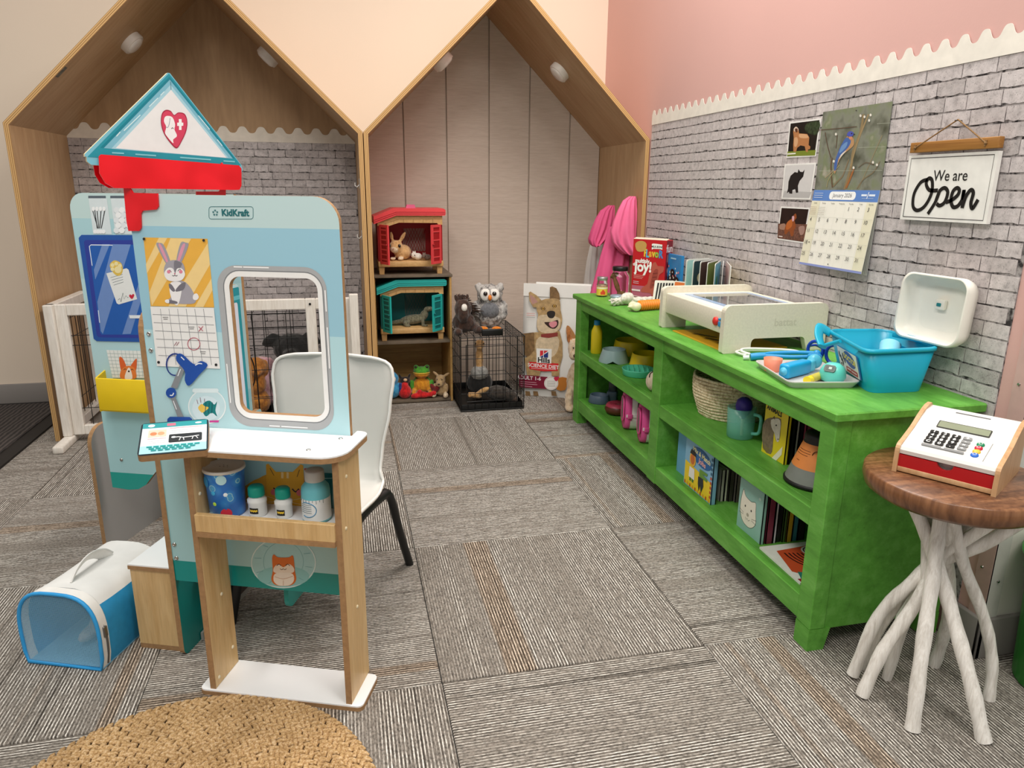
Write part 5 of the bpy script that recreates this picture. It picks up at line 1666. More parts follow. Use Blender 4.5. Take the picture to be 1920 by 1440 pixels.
for j, (cc, sgn_) in enumerate((('#2f6fd0', '*'), ('#ecc24a', ''), ('#c8203f', 'o'), ('#12855a', 'o'))):
    b_ = part(reg, 'round_button', MB().lathe([(0.0068, 0), (0.0066, 0.002), (0.004, 0.0034), (0, 0.0038)], mat(cc, 0.35), n=18, M=FK @ Matrix.Translation((0.118, -0.002 + 0.0125 * j, 0))))
    if sgn_:
        pr = Print(FK, reg, 0.004); pr.line(circ(0.118, -0.002 + 0.0125 * j, 0.003, 12), 0.0008, '#f0f0ee', True); pr.done(b_, 'button_mark')
part(reg, 'card_groove', MB().prism([(0.134, -0.015), (0.1352, -0.015), (0.1352, 0.048), (0.134, 0.048)], 0, 0.0006, mat('#9b9995', 0.5), FK))

# ---------------------------------------------------------------- green bin at the frame's edge
bn = Thing('green_bin', 'tall bright green plastic bin beside the white wall', 'bin', (1.468, 1.004, 0))
GB = mat('#0f9a1c', 0.3, 0.03, 10)
part(bn, 'body', MB().lathe([(0.1, 0.0), (0.108, 0.004), (0.118, 0.24), (0.126, 0.25), (0.128, 0.285), (0.124, 0.285), (0.118, 0.25), (0.104, 0.01), (0, 0.008)], GB, n=40))
part(bn, 'rim', MB().lathe([(0.126, 0.283), (0.134, 0.285), (0.136, 0.294), (0.13, 0.302), (0.123, 0.298), (0.122, 0.284)], GB, n=40, caps=False))

# ================================================================ INSIDE THE BRICK-PAPERED HOUSE
WP = wood('white_pine_paint', '#ece8e1', '#dcd6cc', (6, 6, 0.7), 0.5, (0.3, 0.7), 5)
BW = mat('#121212', 0.4, 0.05)
gt = Thing('pet_gate', 'white wooden pet pen with black wire panels inside the brick-papered house', 'pet gate', (-0.53, 3.14, 0))


def gp(name, x0, x1, y0, y1, z0, z1, r=0.003):
    return part(gt, name, MB().rbox(x0 + 0.53, x1 + 0.53, y0 - 3.14, y1 - 3.14, z0, z1, r, WP, seg=1, smooth=False))


GH = 0.565
for x in (-1.105, -0.165, -0.02):
    gp('post', x, x + 0.042, 3.10, 3.125, 0.03, GH)
gp('post', 0.015, 0.052, 3.06, 3.085, 0.02, GH + 0.02)
gp('top_rail', -1.063, -0.165, 3.10, 3.125, GH - 0.045, GH)
gp('top_rail', -0.123, -0.02, 3.10, 3.125, GH - 0.045, GH)
gp('bottom_rail', -1.063, -0.165, 3.10, 3.125, 0.03, 0.07)
gp('bottom_rail', -0.123, -0.02, 3.10, 3.125, 0.03, 0.07)
gp('side_rail', -1.14, -1.105, 3.10, 3.55, GH - 0.04, GH)
gp('side_rail', -1.14, -1.105, 3.10, 3.55, 0.03, 0.07)
gp('post', -1.14, -1.105, 3.51, 3.55, 0.03, GH)
gp('post', -1.14, -1.1055, 3.085, 3.125, 0.03, GH)
for x in (-1.14, -0.01):
    part(gt, 'foot', MB().rbox(x + 0.53, x + 0.57, 2.96 - 3.14, 3.3 - 3.14, 0.0, 0.03, 0.006, WP))
part(gt, 'hinge_screw', MB().cyl((-0.145 + 0.53, -0.041, GH - 0.022), (-0.145 + 0.53, -0.044, GH - 0.022), 0.005, 0.005, BW, 10))
i = 0
x = -1.03
while x < -0.18:
    part(gt, 'wire', MB().tube([(x + 0.53, -0.028, 0.07), (x + 0.53, -0.028, GH - 0.045)], 0.0016, BW, 5))
    x += 0.05
x = 3.16
while x < 3.5:
    part(gt, 'wire', MB().tube([(-1.122 + 0.53, x - 3.14, 0.07), (-1.122 + 0.53, x - 3.14, GH - 0.04)], 0.0016, BW, 5))
    x += 0.05
for z in (0.14, 0.40, 0.44):
    part(gt, 'wire', MB().tube([(-1.063 + 0.53, -0.028, z), (-0.165 + 0.53, -0.028, z)], 0.0016, BW, 5))
for z in (0.14, 0.4, 0.48):
    part(gt, 'wire', MB().tube([(-1.122 + 0.53, 0.0, z), (-1.122 + 0.53, 0.38, z)], 0.0016, BW, 5))


def wire_crate(name, label, x0, x1, y0, y1, h, gap, thick, tray=0.03, door=None):
    cx, cy = (x0 + x1) / 2, (y0 + y1) / 2
    th = Thing(name, label, 'wire crate', (cx, cy, 0), group='black wire dog crates')
    a, b_ = (x1 - x0) / 2, (y1 - y0) / 2
    part(th, 'tray', MB().rbox(-a + 0.004, a - 0.004, -b_ + 0.004, b_ - 0.004, 0.004, 0.007, 0.001, BW).rbox(-a + 0.004, a - 0.004, -b_ + 0.003, -b_ + 0.006, 0.004, tray, 0.001, BW).rbox(-a + 0.004, a - 0.004, b_ - 0.006, b_ - 0.003, 0.004, tray, 0.001, BW).rbox(-a + 0.003, -a + 0.006, -b_ + 0.004, b_ - 0.004, 0.004, tray, 0.001, BW).rbox(a - 0.006, a - 0.003, -b_ + 0.004, b_ - 0.004, 0.004, tray, 0.001, BW))
    for s in (-1, 1):
        for z in (0.006, h):
            part(th, 'frame_wire', MB().tube([(-a, s * b_, z), (a, s * b_, z)], thick * 1.5, BW, 6))
            part(th, 'frame_wire', MB().tube([(s * a, -b_, z), (s * a, b_, z)], thick * 1.5, BW, 6))
        for t_ in (-1, 1):
            part(th, 'frame_wire', MB().tube([(s * a, t_ * b_, 0.004), (s * a, t_ * b_, h)], thick * 1.5, BW, 6))
    # vertical and level wires of the four sides and the roof
    wv = MB().tube([(0, 0, 0.006), (0, 0, h)], thick, BW, 5).mesh('wire')
    n = int((x1 - x0) / gap)
    for k in range(1, n):
        for s in (-1, 1):
            o_ = link('wire', wv, th.o); o_.location = (-a + (x1 - x0) * k / n, s * b_, 0)
    n2 = int((y1 - y0) / gap)
    for k in range(1, n2):
        for s in (-1, 1):
            o_ = link('wire', wv, th.o); o_.location = (s * a, -b_ + (y1 - y0) * k / n2, 0)
    wx = MB().tube([(-a, 0, 0), (a, 0, 0)], thick, BW, 5).mesh('wire')
    wy = MB().tube([(0, -b_, 0), (0, b_, 0)], thick, BW, 5).mesh('wire')
    for z in (h * 0.25, h * 0.5, h * 0.72, h * 0.88):
        for s in (-1, 1):
            o_ = link('wire', wx, th.o); o_.location = (0, s * b_, z)
            o_ = link('wire', wy, th.o); o_.location = (s * a, 0, z)
    for k in range(1, n):
        o_ = link('wire', wy, th.o); o_.location = (-a + (x1 - x0) * k / n, 0, h)
    for k in range(1, n2):
        o_ = link('wire', wx, th.o); o_.location = (0, -b_ + (y1 - y0) * k / n2, h)
    return th


wc1 = wire_crate('wire_crate', 'black wire crate with pink blanket behind the white pet gate', -0.95, -0.115, 3.2, 3.62, 0.49, 0.12, 0.0017)
part(wc1, 'handle_ring', MB().tube([(0.08 + 0.055 * math.cos(R(a)), -0.215, 0.24 + 0.1 * math.sin(R(a))) for a in range(-90, 91, 15)], 0.0028, BW, 6))
PK = fur('#e2b6bd', '#c98d9a', 45)
me = blob('pink_blanket', [((0, 0, 0.06), (0.13, 0.13, 0.065), PK), ((0.02, -0.03, 0.12), (0.09, 0.09, 0.08), PK), ((-0.08, 0.04, 0.05), (0.08, 0.09, 0.05), PK), ((0.03, 0.04, 0.17), (0.08, 0.08, 0.06), PK)], 0.009, 3, 0.008, 35)
solo('pink_blanket', 'crumpled fluffy pink blanket inside the black wire crate', 'blanket', me, (-0.44, 3.46, 0.0085))
OD = fur('#c07f34', '#96591f', 70)
me = blob('plush_dog', [((0, 0, 0.06), (0.06, 0.06, 0.06), OD), ((0, -0.02, 0.15), (0.045, 0.045, 0.05), OD), ((0, -0.03, 0.23), (0.05, 0.045, 0.045), OD), ((0.045, -0.02, 0.22), (0.014, 0.02, 0.04), OD), ((-0.045, -0.02, 0.22), (0.014, 0.02, 0.04), OD), ((0, -0.075, 0.215), (0.022, 0.03, 0.02), OD)], 0.006, 4, 0.003)
solo('plush_dog', 'orange plush dog sitting behind wire in the brick-papered house', 'soft toy', me, (-0.415, 3.318, 0.0085), R(15))
BD = fur('#191919', '#080808', 60)
me = blob('plush_dog', [((0, 0, 0.12), (0.12, 0.09, 0.12), BD), ((0, -0.03, 0.29), (0.085, 0.07, 0.07), BD), ((-0.09, -0.03, 0.33), (0.045, 0.02, 0.028), BD, (0, -30, 0)), ((0.09, -0.03, 0.33), (0.045, 0.02, 0.028), BD, (0, 30, 0)), ((0.0, -0.1, 0.27), (0.04, 0.05, 0.035), BD)], 0.008, 4, 0.004)
solo('plush_dog', 'large black plush dog behind the pale grey chair', 'soft toy', me, (-0.25, 3.41, 0.0085), 0)
# ================================================================ INSIDE THE BOARD-SIDED HOUSE
BAM = wood('bamboo_ply', '#cda768', '#b58a4d', (0.8, 6, 7), 0.5, (0.3, 0.7), 5)
SHD = mat('#6b5f50', 0.6, 0.15, 30)
CBX0, CBX1, CBY0, CBY1 = 0.128, 0.494, 3.385, 3.715
cub = Thing('cube_shelf', 'three-tier bamboo cube shelf holding the toy hutches', 'shelf', (CBX0, CBY0, 0))
cw_, cd_ = CBX1 - CBX0, CBY1 - CBY0
for x in (0.0, cw_ - 0.01):
    for z0_, z1_ in ((0.0, 0.305), (0.305, 0.62)):
        part(cub, 'side_panel', MB().rbox(x, x + 0.01, 0, cd_, z0_ + 0.001, z1_, 0.001, BAM, seg=1, smooth=False))
for z in (0.004, 0.296, 0.612):
    part(cub, 'shelf', MB().rbox(0.0 if z > 0.6 else 0.0101, cw_ + (0.004 if z > 0.6 else -0.0101), -0.006 if z > 0.6 else 0.0, cd_, z, z + 0.012, 0.001, SHD, seg=1, smooth=False))
for k in range(5):
    part(cub, 'back_slat', MB().box(0.011, cw_ - 0.011, cd_ - 0.012, cd_ - 0.002, 0.018 + 0.0556 * k, 0.0725 + 0.0556 * k, BAM))
part(cub, 'back_slat', MB().box(0.011, cw_ - 0.011, cd_ - 0.012, cd_ - 0.002, 0.31, 0.61, BAM))

HW = wood('hutch_wood_plastic', '#d7b078', '#c2965c', (4, 4, 9), 0.5, (0.3, 0.7), 6)


def hutch(label, z, col, dark, k=1.0):
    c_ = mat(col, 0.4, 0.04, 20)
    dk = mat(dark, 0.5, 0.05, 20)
    h = Thing('toy_hutch', label, 'toy hutch', (0.158, 3.412, z), group='toy pet hutches')
    W_, D_ = 0.302, 0.2
    Mk = Matrix.Diagonal((1, 1, k, 1))
    for x in (0.004, W_ - 0.028):
        for y in (0.004, D_ - 0.028):
            part(h, 'leg', MB().loft([[(x, y, 0), (x + 0.022, y, 0), (x + 0.022, y + 0.022, 0), (x, y + 0.022, 0)], [(x - 0.002, y - 0.002, 0.034), (x + 0.024, y - 0.002, 0.034), (x + 0.024, y + 0.024, 0.034), (x - 0.002, y + 0.024, 0.034)]], HW, smooth=False, M=Mk))
    part(h, 'floor_slab', MB().rbox(0, W_, -0.006, D_, 0.034, 0.06, 0.003, HW, Mk))
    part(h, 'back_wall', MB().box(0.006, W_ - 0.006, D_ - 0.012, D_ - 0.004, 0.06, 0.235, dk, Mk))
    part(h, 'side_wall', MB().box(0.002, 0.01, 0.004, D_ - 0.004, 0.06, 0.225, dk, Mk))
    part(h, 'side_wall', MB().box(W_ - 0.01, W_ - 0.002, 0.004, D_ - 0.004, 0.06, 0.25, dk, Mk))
    wn = MB()
    lg = mat('#a5867c' if col[1] == 'e' else '#5f6f6a', 0.6)
    wn.box(0.13, 0.24, D_ - 0.0125, D_ - 0.012, 0.09, 0.2, lg, Mk)
    for i in range(8):
        wn.tube([(0.13 + 0.014 * i, D_ - 0.014, 0.09), (min(0.13 + 0.014 * i + 0.05, 0.24), D_ - 0.014, 0.2)], 0.0012, dk, 4, M=Mk)
        wn.tube([(0.24 - 0.014 * i, D_ - 0.014, 0.09), (max(0.24 - 0.014 * i - 0.05, 0.13), D_ - 0.014, 0.2)], 0.0012, dk, 4, M=Mk)
    part(h, 'lattice_window', wn)
    FG = frame((0, -0.004, 0), (1, 0, 0), (0, 0, 1))
    part(h, 'fascia', MB().prism([(0.002, 0.222), (0.024, 0.222), (0.03, 0.213), (0.1, 0.236), (W_ - 0.026, 0.234), (W_ - 0.02, 0.226), (W_ - 0.002, 0.226), (W_ - 0.002, 0.27), (0.1, 0.27), (0.002, 0.24)], -0.012, 0, HW, Mk @ FG), 'plank-look fascia')
    gr = MB()
    for x0_, x1_, za, zb in ((0.04, 0.04, 0.222, 0.236), (0.076, 0.076, 0.23, 0.246), (0.12, 0.12, 0.236, 0.251), (0.165, 0.165, 0.236, 0.251), (0.21, 0.21, 0.236, 0.251), (0.255, 0.255, 0.236, 0.251)):
        gr.box(x0_, x0_ + 0.0012, -0.0046, -0.004, za, zb, mat('#7d5a32', 0.7), Mk)
    gr.add([(0.03, -0.0045, 0.2285), (0.1, -0.0045, 0.2515), (W_ - 0.01, -0.0045, 0.2515), (W_ - 0.01, -0.0045, 0.2527), (0.1, -0.0045, 0.2527), (0.03, -0.0045, 0.2297)], [(0, 1, 4, 5), (1, 2, 3, 4)], mat('#7d5a32', 0.7), Mk)
    part(h, 'plank_groove', gr)
    FR = frame((0, -0.018, 0), (1, 0, 0), (0, 0, 1))
    part(h, 'roof', MB().prism([(-0.014, 0.23), (0.088, 0.268), (W_ + 0.008, 0.268), (W_ + 0.012, 0.274), (W_ + 0.012, 0.294), (W_ + 0.002, 0.3), (0.075, 0.3), (-0.014, 0.264)], -0.228, 0, c_, Mk @ FR))
    rg_ = MB()
    for dz in (0.008, 0.016):
        rg_.tube([(-0.014, -0.0185, 0.231 + dz), (0.088, -0.0185, 0.268 + dz), (W_ + 0.01, -0.0185, 0.268 + dz)], 0.0011, dk, 4, M=Mk)
    part(h, 'roof_groove', rg_)
    for s, hx in ((1, 0.012), (-1, W_ - 0.012)):
        d_ = Vector((0.44, -0.9, 0) if s > 0 else (-0.66, -0.75, 0)).normalized()
        fr_ = frame((hx, -0.006, 0.05), d_, (0, 0, 1)) if s > 0 else frame((hx, -0.006, 0.05), d_, (0, 0, 1))
        dw, dh = 0.075, 0.178
        dr_ = part(h, 'door', MB().prism([[(0, 0), (dw, 0), (dw, dh), (0, dh)], [(0.012, 0.012), (0.012, dh - 0.012), (dw - 0.012, dh - 0.012), (dw - 0.012, 0.012)]], -0.004, 0.004, c_, Mk @ fr_))
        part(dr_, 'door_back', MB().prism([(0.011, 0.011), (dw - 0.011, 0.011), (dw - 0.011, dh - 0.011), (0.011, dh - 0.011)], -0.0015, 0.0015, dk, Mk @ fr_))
        for j in range(4 if s < 0 else 7):
            nj = 4 if s < 0 else 7
            zz = 0.012 + (dh - 0.024) * (j + 0.5) / nj
            part(dr_, 'slat', MB().box(0.012, dw - 0.012, zz - 0.003, zz + 0.003, -0.0035, 0.0035, c_, Mk @ fr_))
        part(dr_, 'knob', MB().ell((dw - 0.006, dh * 0.5, (0.008 if s > 0 else -0.008)), 0.005, dk, Mk @ fr_, 8, 6))
    return h


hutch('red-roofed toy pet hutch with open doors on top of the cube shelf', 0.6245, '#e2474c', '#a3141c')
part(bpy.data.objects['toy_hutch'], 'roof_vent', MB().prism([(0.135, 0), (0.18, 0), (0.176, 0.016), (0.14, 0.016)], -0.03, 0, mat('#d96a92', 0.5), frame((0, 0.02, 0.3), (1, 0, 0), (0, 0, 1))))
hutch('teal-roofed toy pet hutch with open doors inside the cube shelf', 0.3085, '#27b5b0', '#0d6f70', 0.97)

# ---------------------------------------------------------------- small animals
BUN = fur('#dcb27c', '#b98a55', 90)
CRM = fur('#ecd9bd', '#d8bf9a', 90)
EYE_ = mat('#1a1210', 0.08, 0.02, coat=1.0)
WHT = mat('#f4f1ec', 0.4)


def eyes(th, pts, r=0.006, mt=None, name='eye'):
    for p in pts:
        part(th, name, MB().ell(p, r if isinstance(r, (tuple, list)) else (r, r * 0.8, r), mt or EYE_, n=12, m=8))


hz = 0.6245 + 0.061
th = Thing('toy_bunny', 'tan toy bunny with big ears inside the red hutch', 'toy rabbit', (0.258, 3.475, hz), R(-22))
part(th, 'body', blob('bunny', [((0.012, 0.02, 0.035), (0.042, 0.05, 0.037), BUN), ((-0.006, -0.02, 0.062), (0.033, 0.032, 0.032), BUN), ((-0.008, -0.035, 0.052), (0.022, 0.022, 0.018), CRM), ((-0.026, -0.02, 0.108), (0.009, 0.006, 0.026), BUN, (0, -8, 0)), ((0.024, -0.012, 0.107), (0.01, 0.006, 0.03), BUN, (0, 32, 0)), ((-0.02, -0.03, 0.008), (0.014, 0.02, 0.008), CRM), ((0.018, -0.03, 0.008), (0.014, 0.02, 0.008), CRM)], 0.004, 4, 0.0012, 120))
eyes(th, [(0.017, -0.042, 0.068), (-0.03, -0.042, 0.068)], (0.0075, 0.005, 0.0085))
part(th, 'nose', MB().ell((-0.008, -0.0565, 0.055), (0.003, 0.002, 0.002), mat('#b8695d', 0.4), n=8, m=6))
for i, (x, cc, dd, lab) in enumerate(((0.338, '#ece5da', '#cfc4b4', 'tiny white baby bunny beside the tan bunny in the red hutch'), (0.385, '#8f7a6e', '#5f4c43', 'tiny grey baby bunny by the red hutch door'))):
    f_ = fur(cc, dd, 110)
    th = Thing('toy_baby_bunny', lab, 'toy rabbit', (x, 3.455, hz), R(-30), group='baby bunnies')
    k = 1.0 if i == 0 else 0.8
    part(th, 'body', blob('baby', [((0.004 * k, 0.008, 0.016 * k), (0.02 * k, 0.022 * k, 0.017 * k), f_), ((-0.008 * k, -0.01, 0.022 * k), (0.014 * k, 0.014 * k, 0.014 * k), f_), ((-0.004, -0.004, 0.037 * k), (0.004, 0.004, 0.008), f_), ((-0.014, -0.004, 0.036 * k), (0.004, 0.004, 0.008), f_)], 0.003, 3))
    eyes(th, [(0.001, -0.02 * k, 0.024 * k), (-0.016 * k, -0.02 * k, 0.024 * k)], 0.003)
LZ = fur('#7d7a63', '#4c4a3b', 130)
th = Thing('toy_lizard', 'grey-green toy monitor lizard standing inside the teal hutch', 'toy lizard', (0.315, 3.48, 0.3085 + 0.0585), R(-8))
part(th, 'body', blob('lizard', [((0, 0, 0.03), (0.065, 0.026, 0.024), LZ, (0, -8, 0)), ((-0.07, 0.004, 0.018), (0.05, 0.012, 0.011), LZ, (0, -10, 0)), ((-0.115, 0.015, 0.01), (0.03, 0.007, 0.006), LZ), ((0.055, -0.004, 0.05), (0.02, 0.016, 0.03), LZ, (0, 25, 0)), ((0.078, -0.006, 0.082), (0.024, 0.013, 0.013), LZ, (0, -5, 0)), ((0.1, -0.008, 0.08), (0.014, 0.01, 0.008), LZ, (0, 10, 0)), ((0.05, -0.024, 0.018), (0.008, 0.008, 0.02), LZ), ((0.06, -0.028, 0.004), (0.016, 0.008, 0.005), LZ), ((-0.03, -0.028, 0.014), (0.016, 0.01, 0.014), LZ), ((-0.022, -0.034, 0.004), (0.016, 0.008, 0.005), LZ), ((0.05, 0.022, 0.018), (0.008, 0.008, 0.02), LZ), ((-0.03, 0.028, 0.014), (0.016, 0.01, 0.014), LZ)], 0.0035, 3, 0.0006, 200))
eyes(th, [(0.082, -0.018, 0.087)], 0.0025, mat('#d8c9a0', 0.3))

bz = 0.0165
BB = fur('#3f9fd0', '#2477a8', 60)
th = Thing('plush_bird', 'round blue plush bird low in the cube shelf beside the chair', 'soft toy', (0.2, 3.44, bz), R(-12))
part(th, 'body', blob('bird', [((0, 0, 0.045), (0.045, 0.042, 0.047), BB), ((0, -0.008, 0.1), (0.038, 0.034, 0.034), BB), ((0, 0.0, 0.128), (0.018, 0.018, 0.012), fur('#223f86', '#15275a', 60)), ((0.045, 0.0, 0.05), (0.012, 0.024, 0.03), fur('#223f86', '#15275a', 60))], 0.005, 4))
for sx in (-1, 1):
    part(th, 'eye_patch', MB().ell((0.014 * sx, -0.038, 0.105), (0.013, 0.005, 0.016), mat('#efe4dc', 0.7), n=12, m=8))
eyes(th, [(0.014, -0.042, 0.101), (-0.014, -0.042, 0.101)], 0.0055)
part(th, 'beak', MB().ell((0, -0.045, 0.09), (0.007, 0.01, 0.005), mat('#d6a23c', 0.5), n=8, m=6))
RF = fur('#d3171b', '#9a0c10', 70)
BKF = fur('#2a1a17', '#120a09', 70)
th = Thing('plush_ladybug', 'red and black plush bug between the blue bird and the frog', 'soft toy', (0.262, 3.43, bz), 0)
part(th, 'body', blob('bug', [((0, 0, 0.032), (0.034, 0.034, 0.036), RF), ((0, -0.004, 0.052), (0.022, 0.024, 0.028), RF), ((0.004, 0.012, 0.085), (0.026, 0.02, 0.02), BKF), ((-0.02, 0.016, 0.105), (0.006, 0.006, 0.016), BKF, (0, -20, 0)), ((0.025, 0.016, 0.105), (0.006, 0.006, 0.016), BKF, (0, 20, 0)), ((-0.042, 0.0, 0.06), (0.01, 0.012, 0.032), fur('#8a6f5c', '#5f4637', 80), (0, 15, 0))], 0.004, 4))
part(th, 'face', MB().ell((0.004, -0.006, 0.092), (0.01, 0.006, 0.008), mat('#d9b48e', 0.7), n=10, m=6))
FG1, FG2 = fur('#55a832', '#3c7f22', 80), fur('#d8941f', '#b9730f', 80)
th = Thing('plush_frog', 'green and orange plush frog sitting upright in the cube shelf', 'soft toy', (0.352, 3.48, bz), R(-6))
part(th, 'body', blob('frog', [((0, 0, 0.045), (0.045, 0.04, 0.042), FG2), ((0, 0.018, 0.05), (0.048, 0.03, 0.045), FG1), ((0, -0.008, 0.108), (0.042, 0.036, 0.022), FG2), ((0, -0.004, 0.124), (0.042, 0.036, 0.02), FG1), ((-0.027, -0.012, 0.143), (0.013, 0.013, 0.012), FG1), ((0.027, -0.012, 0.143), (0.013, 0.013, 0.012), FG1), ((-0.04, -0.04, 0.02), (0.014, 0.028, 0.018), FG2), ((0.042, -0.04, 0.02), (0.014, 0.028, 0.018), FG2), ((0.05, -0.01, 0.05), (0.012, 0.014, 0.03), FG1), ((-0.05, -0.01, 0.05), (0.012, 0.014, 0.03), FG1)], 0.0045, 4))
eyes(th, [(-0.027, -0.0215, 0.145), (0.027, -0.0215, 0.145)], 0.0068)
part(th, 'mouth', MB().tube([(0.043 * math.sin(R(a)), -0.007 - 0.0375 * math.cos(R(a)), 0.1165) for a in range(-75, 76, 10)], 0.0016, mat('#e6d25a', 0.6), 5))
th = Thing('plush_lobster', 'small bright red plush lobster lying in front of the frog', 'soft toy', (0.345, 3.405, bz), R(-10))
part(th, 'body', blob('lobster', [((0, 0, 0.018), (0.04, 0.016, 0.016), RF), ((0.045, 0.004, 0.02), (0.026, 0.013, 0.013), RF, (0, -15, 0)), ((-0.03, -0.006, 0.014), (0.028, 0.016, 0.014), RF, (0, 0, 20)), ((-0.012, 0.0, 0.032), (0.014, 0.012, 0.012), RF), ((0.07, 0.012, 0.045), (0.014, 0.008, 0.02), fur('#7e1a1e', '#4c0d10', 90), (0, 40, 0)), ((0.05, 0.02, 0.05), (0.012, 0.008, 0.022), fur('#7e1a1e', '#4c0d10', 90), (0, -25, 0))], 0.0035, 3))
TN = fur('#bda077', '#94784f', 100)
th = Thing('plush_kangaroo', 'tan plush kangaroo slumped against the cube shelf side', 'soft toy', (0.442, 3.43, bz), R(-20))
part(th, 'body', blob('roo', [((0, 0, 0.04), (0.034, 0.03, 0.04), TN), ((0, -0.012, 0.085), (0.025, 0.026, 0.028), TN), ((0, -0.032, 0.07), (0.019, 0.02, 0.016), TN), ((-0.026, 0.0, 0.112), (0.008, 0.005, 0.02), TN, (0, -50, 0)), ((0.028, 0.0, 0.11), (0.008, 0.005, 0.02), TN, (0, 60, 0)), ((-0.03, -0.035, 0.014), (0.013, 0.02, 0.014), CRM), ((0.03, -0.035, 0.014), (0.013, 0.02, 0.014), CRM), ((-0.03, -0.01, 0.045), (0.009, 0.012, 0.024), TN), ((0.03, -0.01, 0.045), (0.009, 0.012, 0.024), TN)], 0.004, 4))
part(th, 'nose', MB().ell((0, -0.052, 0.074), (0.006, 0.004, 0.004), EYE_, n=8, m=6))
eyes(th, [(-0.012, -0.034, 0.093), (0.012, -0.034, 0.093)], 0.003)

# ---------------------------------------------------------------- crate, owl, horse, ostrich
wc2 = wire_crate('wire_crate', 'small black wire crate on the carpet beside the dog food bag', 0.503, 0.805, 3.19, 3.6, 0.355, 0.031, 0.0016, 0.035)
part(wc2, 'door_frame', MB().tube([(-0.125, -0.2065, 0.05), (-0.125, -0.2065, 0.32), (0.06, -0.2065, 0.32), (0.06, -0.2065, 0.05), (-0.125, -0.2065, 0.05)], 0.0026, BW, 6).tube(smoothpath([(0.1, -0.2075, 0.23), (0.1, -0.213, 0.215), (0.14, -0.213, 0.215), (0.14, -0.2075, 0.23)], 3), 0.002, BW, 5))
part(wc2, 'carry_handle', MB().rbox(-0.05, 0.05, -0.2, -0.185, 0.358, 0.39, 0.004, BW))
OW, OWD, OWG = fur('#b9b6b2', '#4d4b4b', 55), fur('#d9d6d2', '#77706c', 60), fur('#74767b', '#5f6166', 90)
th = Thing('plush_owl', 'grey speckled plush owl with orange beak sitting on the wire crate', 'soft toy', (0.675, 3.37, 0.3585), R(-10))
part(th, 'body', blob('owl', [((0, 0, 0.075), (0.072, 0.055, 0.075), OW), ((0, 0, 0.165), (0.062, 0.05, 0.055), OW), ((-0.05, 0, 0.2), (0.02, 0.016, 0.025), OW, (0, -25, 0)), ((0.05, 0, 0.2), (0.02, 0.016, 0.025), OW, (0, 25, 0)), ((-0.07, 0, 0.09), (0.018, 0.03, 0.05), OW), ((0.07, 0, 0.09), (0.018, 0.03, 0.05), OW)], 0.006, 4, 0.006, 60))
part(th, 'belly_patch', MB().ell((0, -0.04, 0.095), (0.046, 0.022, 0.04), OWG, n=16, m=10))
for sx in (-1, 1):
    part(th, 'face_disc', MB().ell((0.021 * sx, -0.042, 0.172), (0.026, 0.01, 0.03), mat('#efece6', 0.8), n=14, m=8))
    part(th, 'foot', MB().ell((0.032 * sx, -0.062, 0.012), (0.024, 0.02, 0.012), fur('#e98a1e', '#c96c0f', 60), n=12, m=8))
eyes(th, [(-0.021, -0.052, 0.178), (0.021, -0.052, 0.178)], 0.0105)
part(th, 'beak', MB().ell((0, -0.057, 0.16), (0.009, 0.011, 0.014), mat('#e8832a', 0.5), n=12, m=8))
HB = fur('#3f271b', '#1e110b', 60)
th = Thing('plush_horse', 'dark brown plush horse with white blaze and shaggy mane on the wire crate', 'soft toy', (0.54, 3.29, 0.3585), R(8))
part(th, 'body', blob('horse', [((0, 0.01, 0.05), (0.055, 0.06, 0.05), HB), ((-0.012, -0.015, 0.115), (0.04, 0.042, 0.05), HB), ((-0.02, -0.04, 0.1), (0.025, 0.03, 0.045), HB), ((-0.04, 0.0, 0.165), (0.01, 0.008, 0.022), HB, (0, -15, 0)), ((0.012, 0.0, 0.165), (0.01, 0.008, 0.022), HB, (0, 15, 0)), ((0.05, -0.04, 0.02), (0.024, 0.04, 0.02), HB), ((-0.045, -0.04, 0.015), (0.02, 0.035, 0.018), HB)], 0.006, 4, 0.004, 70))
mn = MB()
for k in range(90):
    a = rnd.uniform(-0.3, 1.0)
    bx, bz_ = -0.015 + 0.055 * a, 0.165 - 0.07 * max(a, 0)
    d_ = Vector((0.02 + 0.03 * a + rnd.uniform(-0.015, 0.015), rnd.uniform(-0.012, 0.012), 0.03 - 0.02 * a + rnd.uniform(-0.01, 0.01)))
    p0 = Vector((bx + rnd.uniform(-0.01, 0.01), rnd.uniform(-0.015, 0.02), bz_ - 0.01))
    mn.tube([p0, p0 + d_ * 0.5, p0 + d_ * 0.8 + Vector((0.006, 0, -0.008))], [0.004, 0.003, 0.001], HB, 5)
part(th, 'mane', mn, kind='stuff')
part(th, 'blaze', MB().ell((-0.02, -0.06, 0.13), (0.014, 0.012, 0.018), fur('#f2efe9', '#dcd6cc', 80), n=12, m=8))
OS, OSB, OSG = fur('#dcb27c', '#bd8d54', 80), fur('#1b1a1b', '#0b0b0c', 60), fur('#a9a9a6', '#7d7d7b', 60)
th = Thing('plush_ostrich', 'plush ostrich with long tan neck standing inside the small wire crate', 'soft toy', (0.63, 3.4, 0.0085), R(-12))
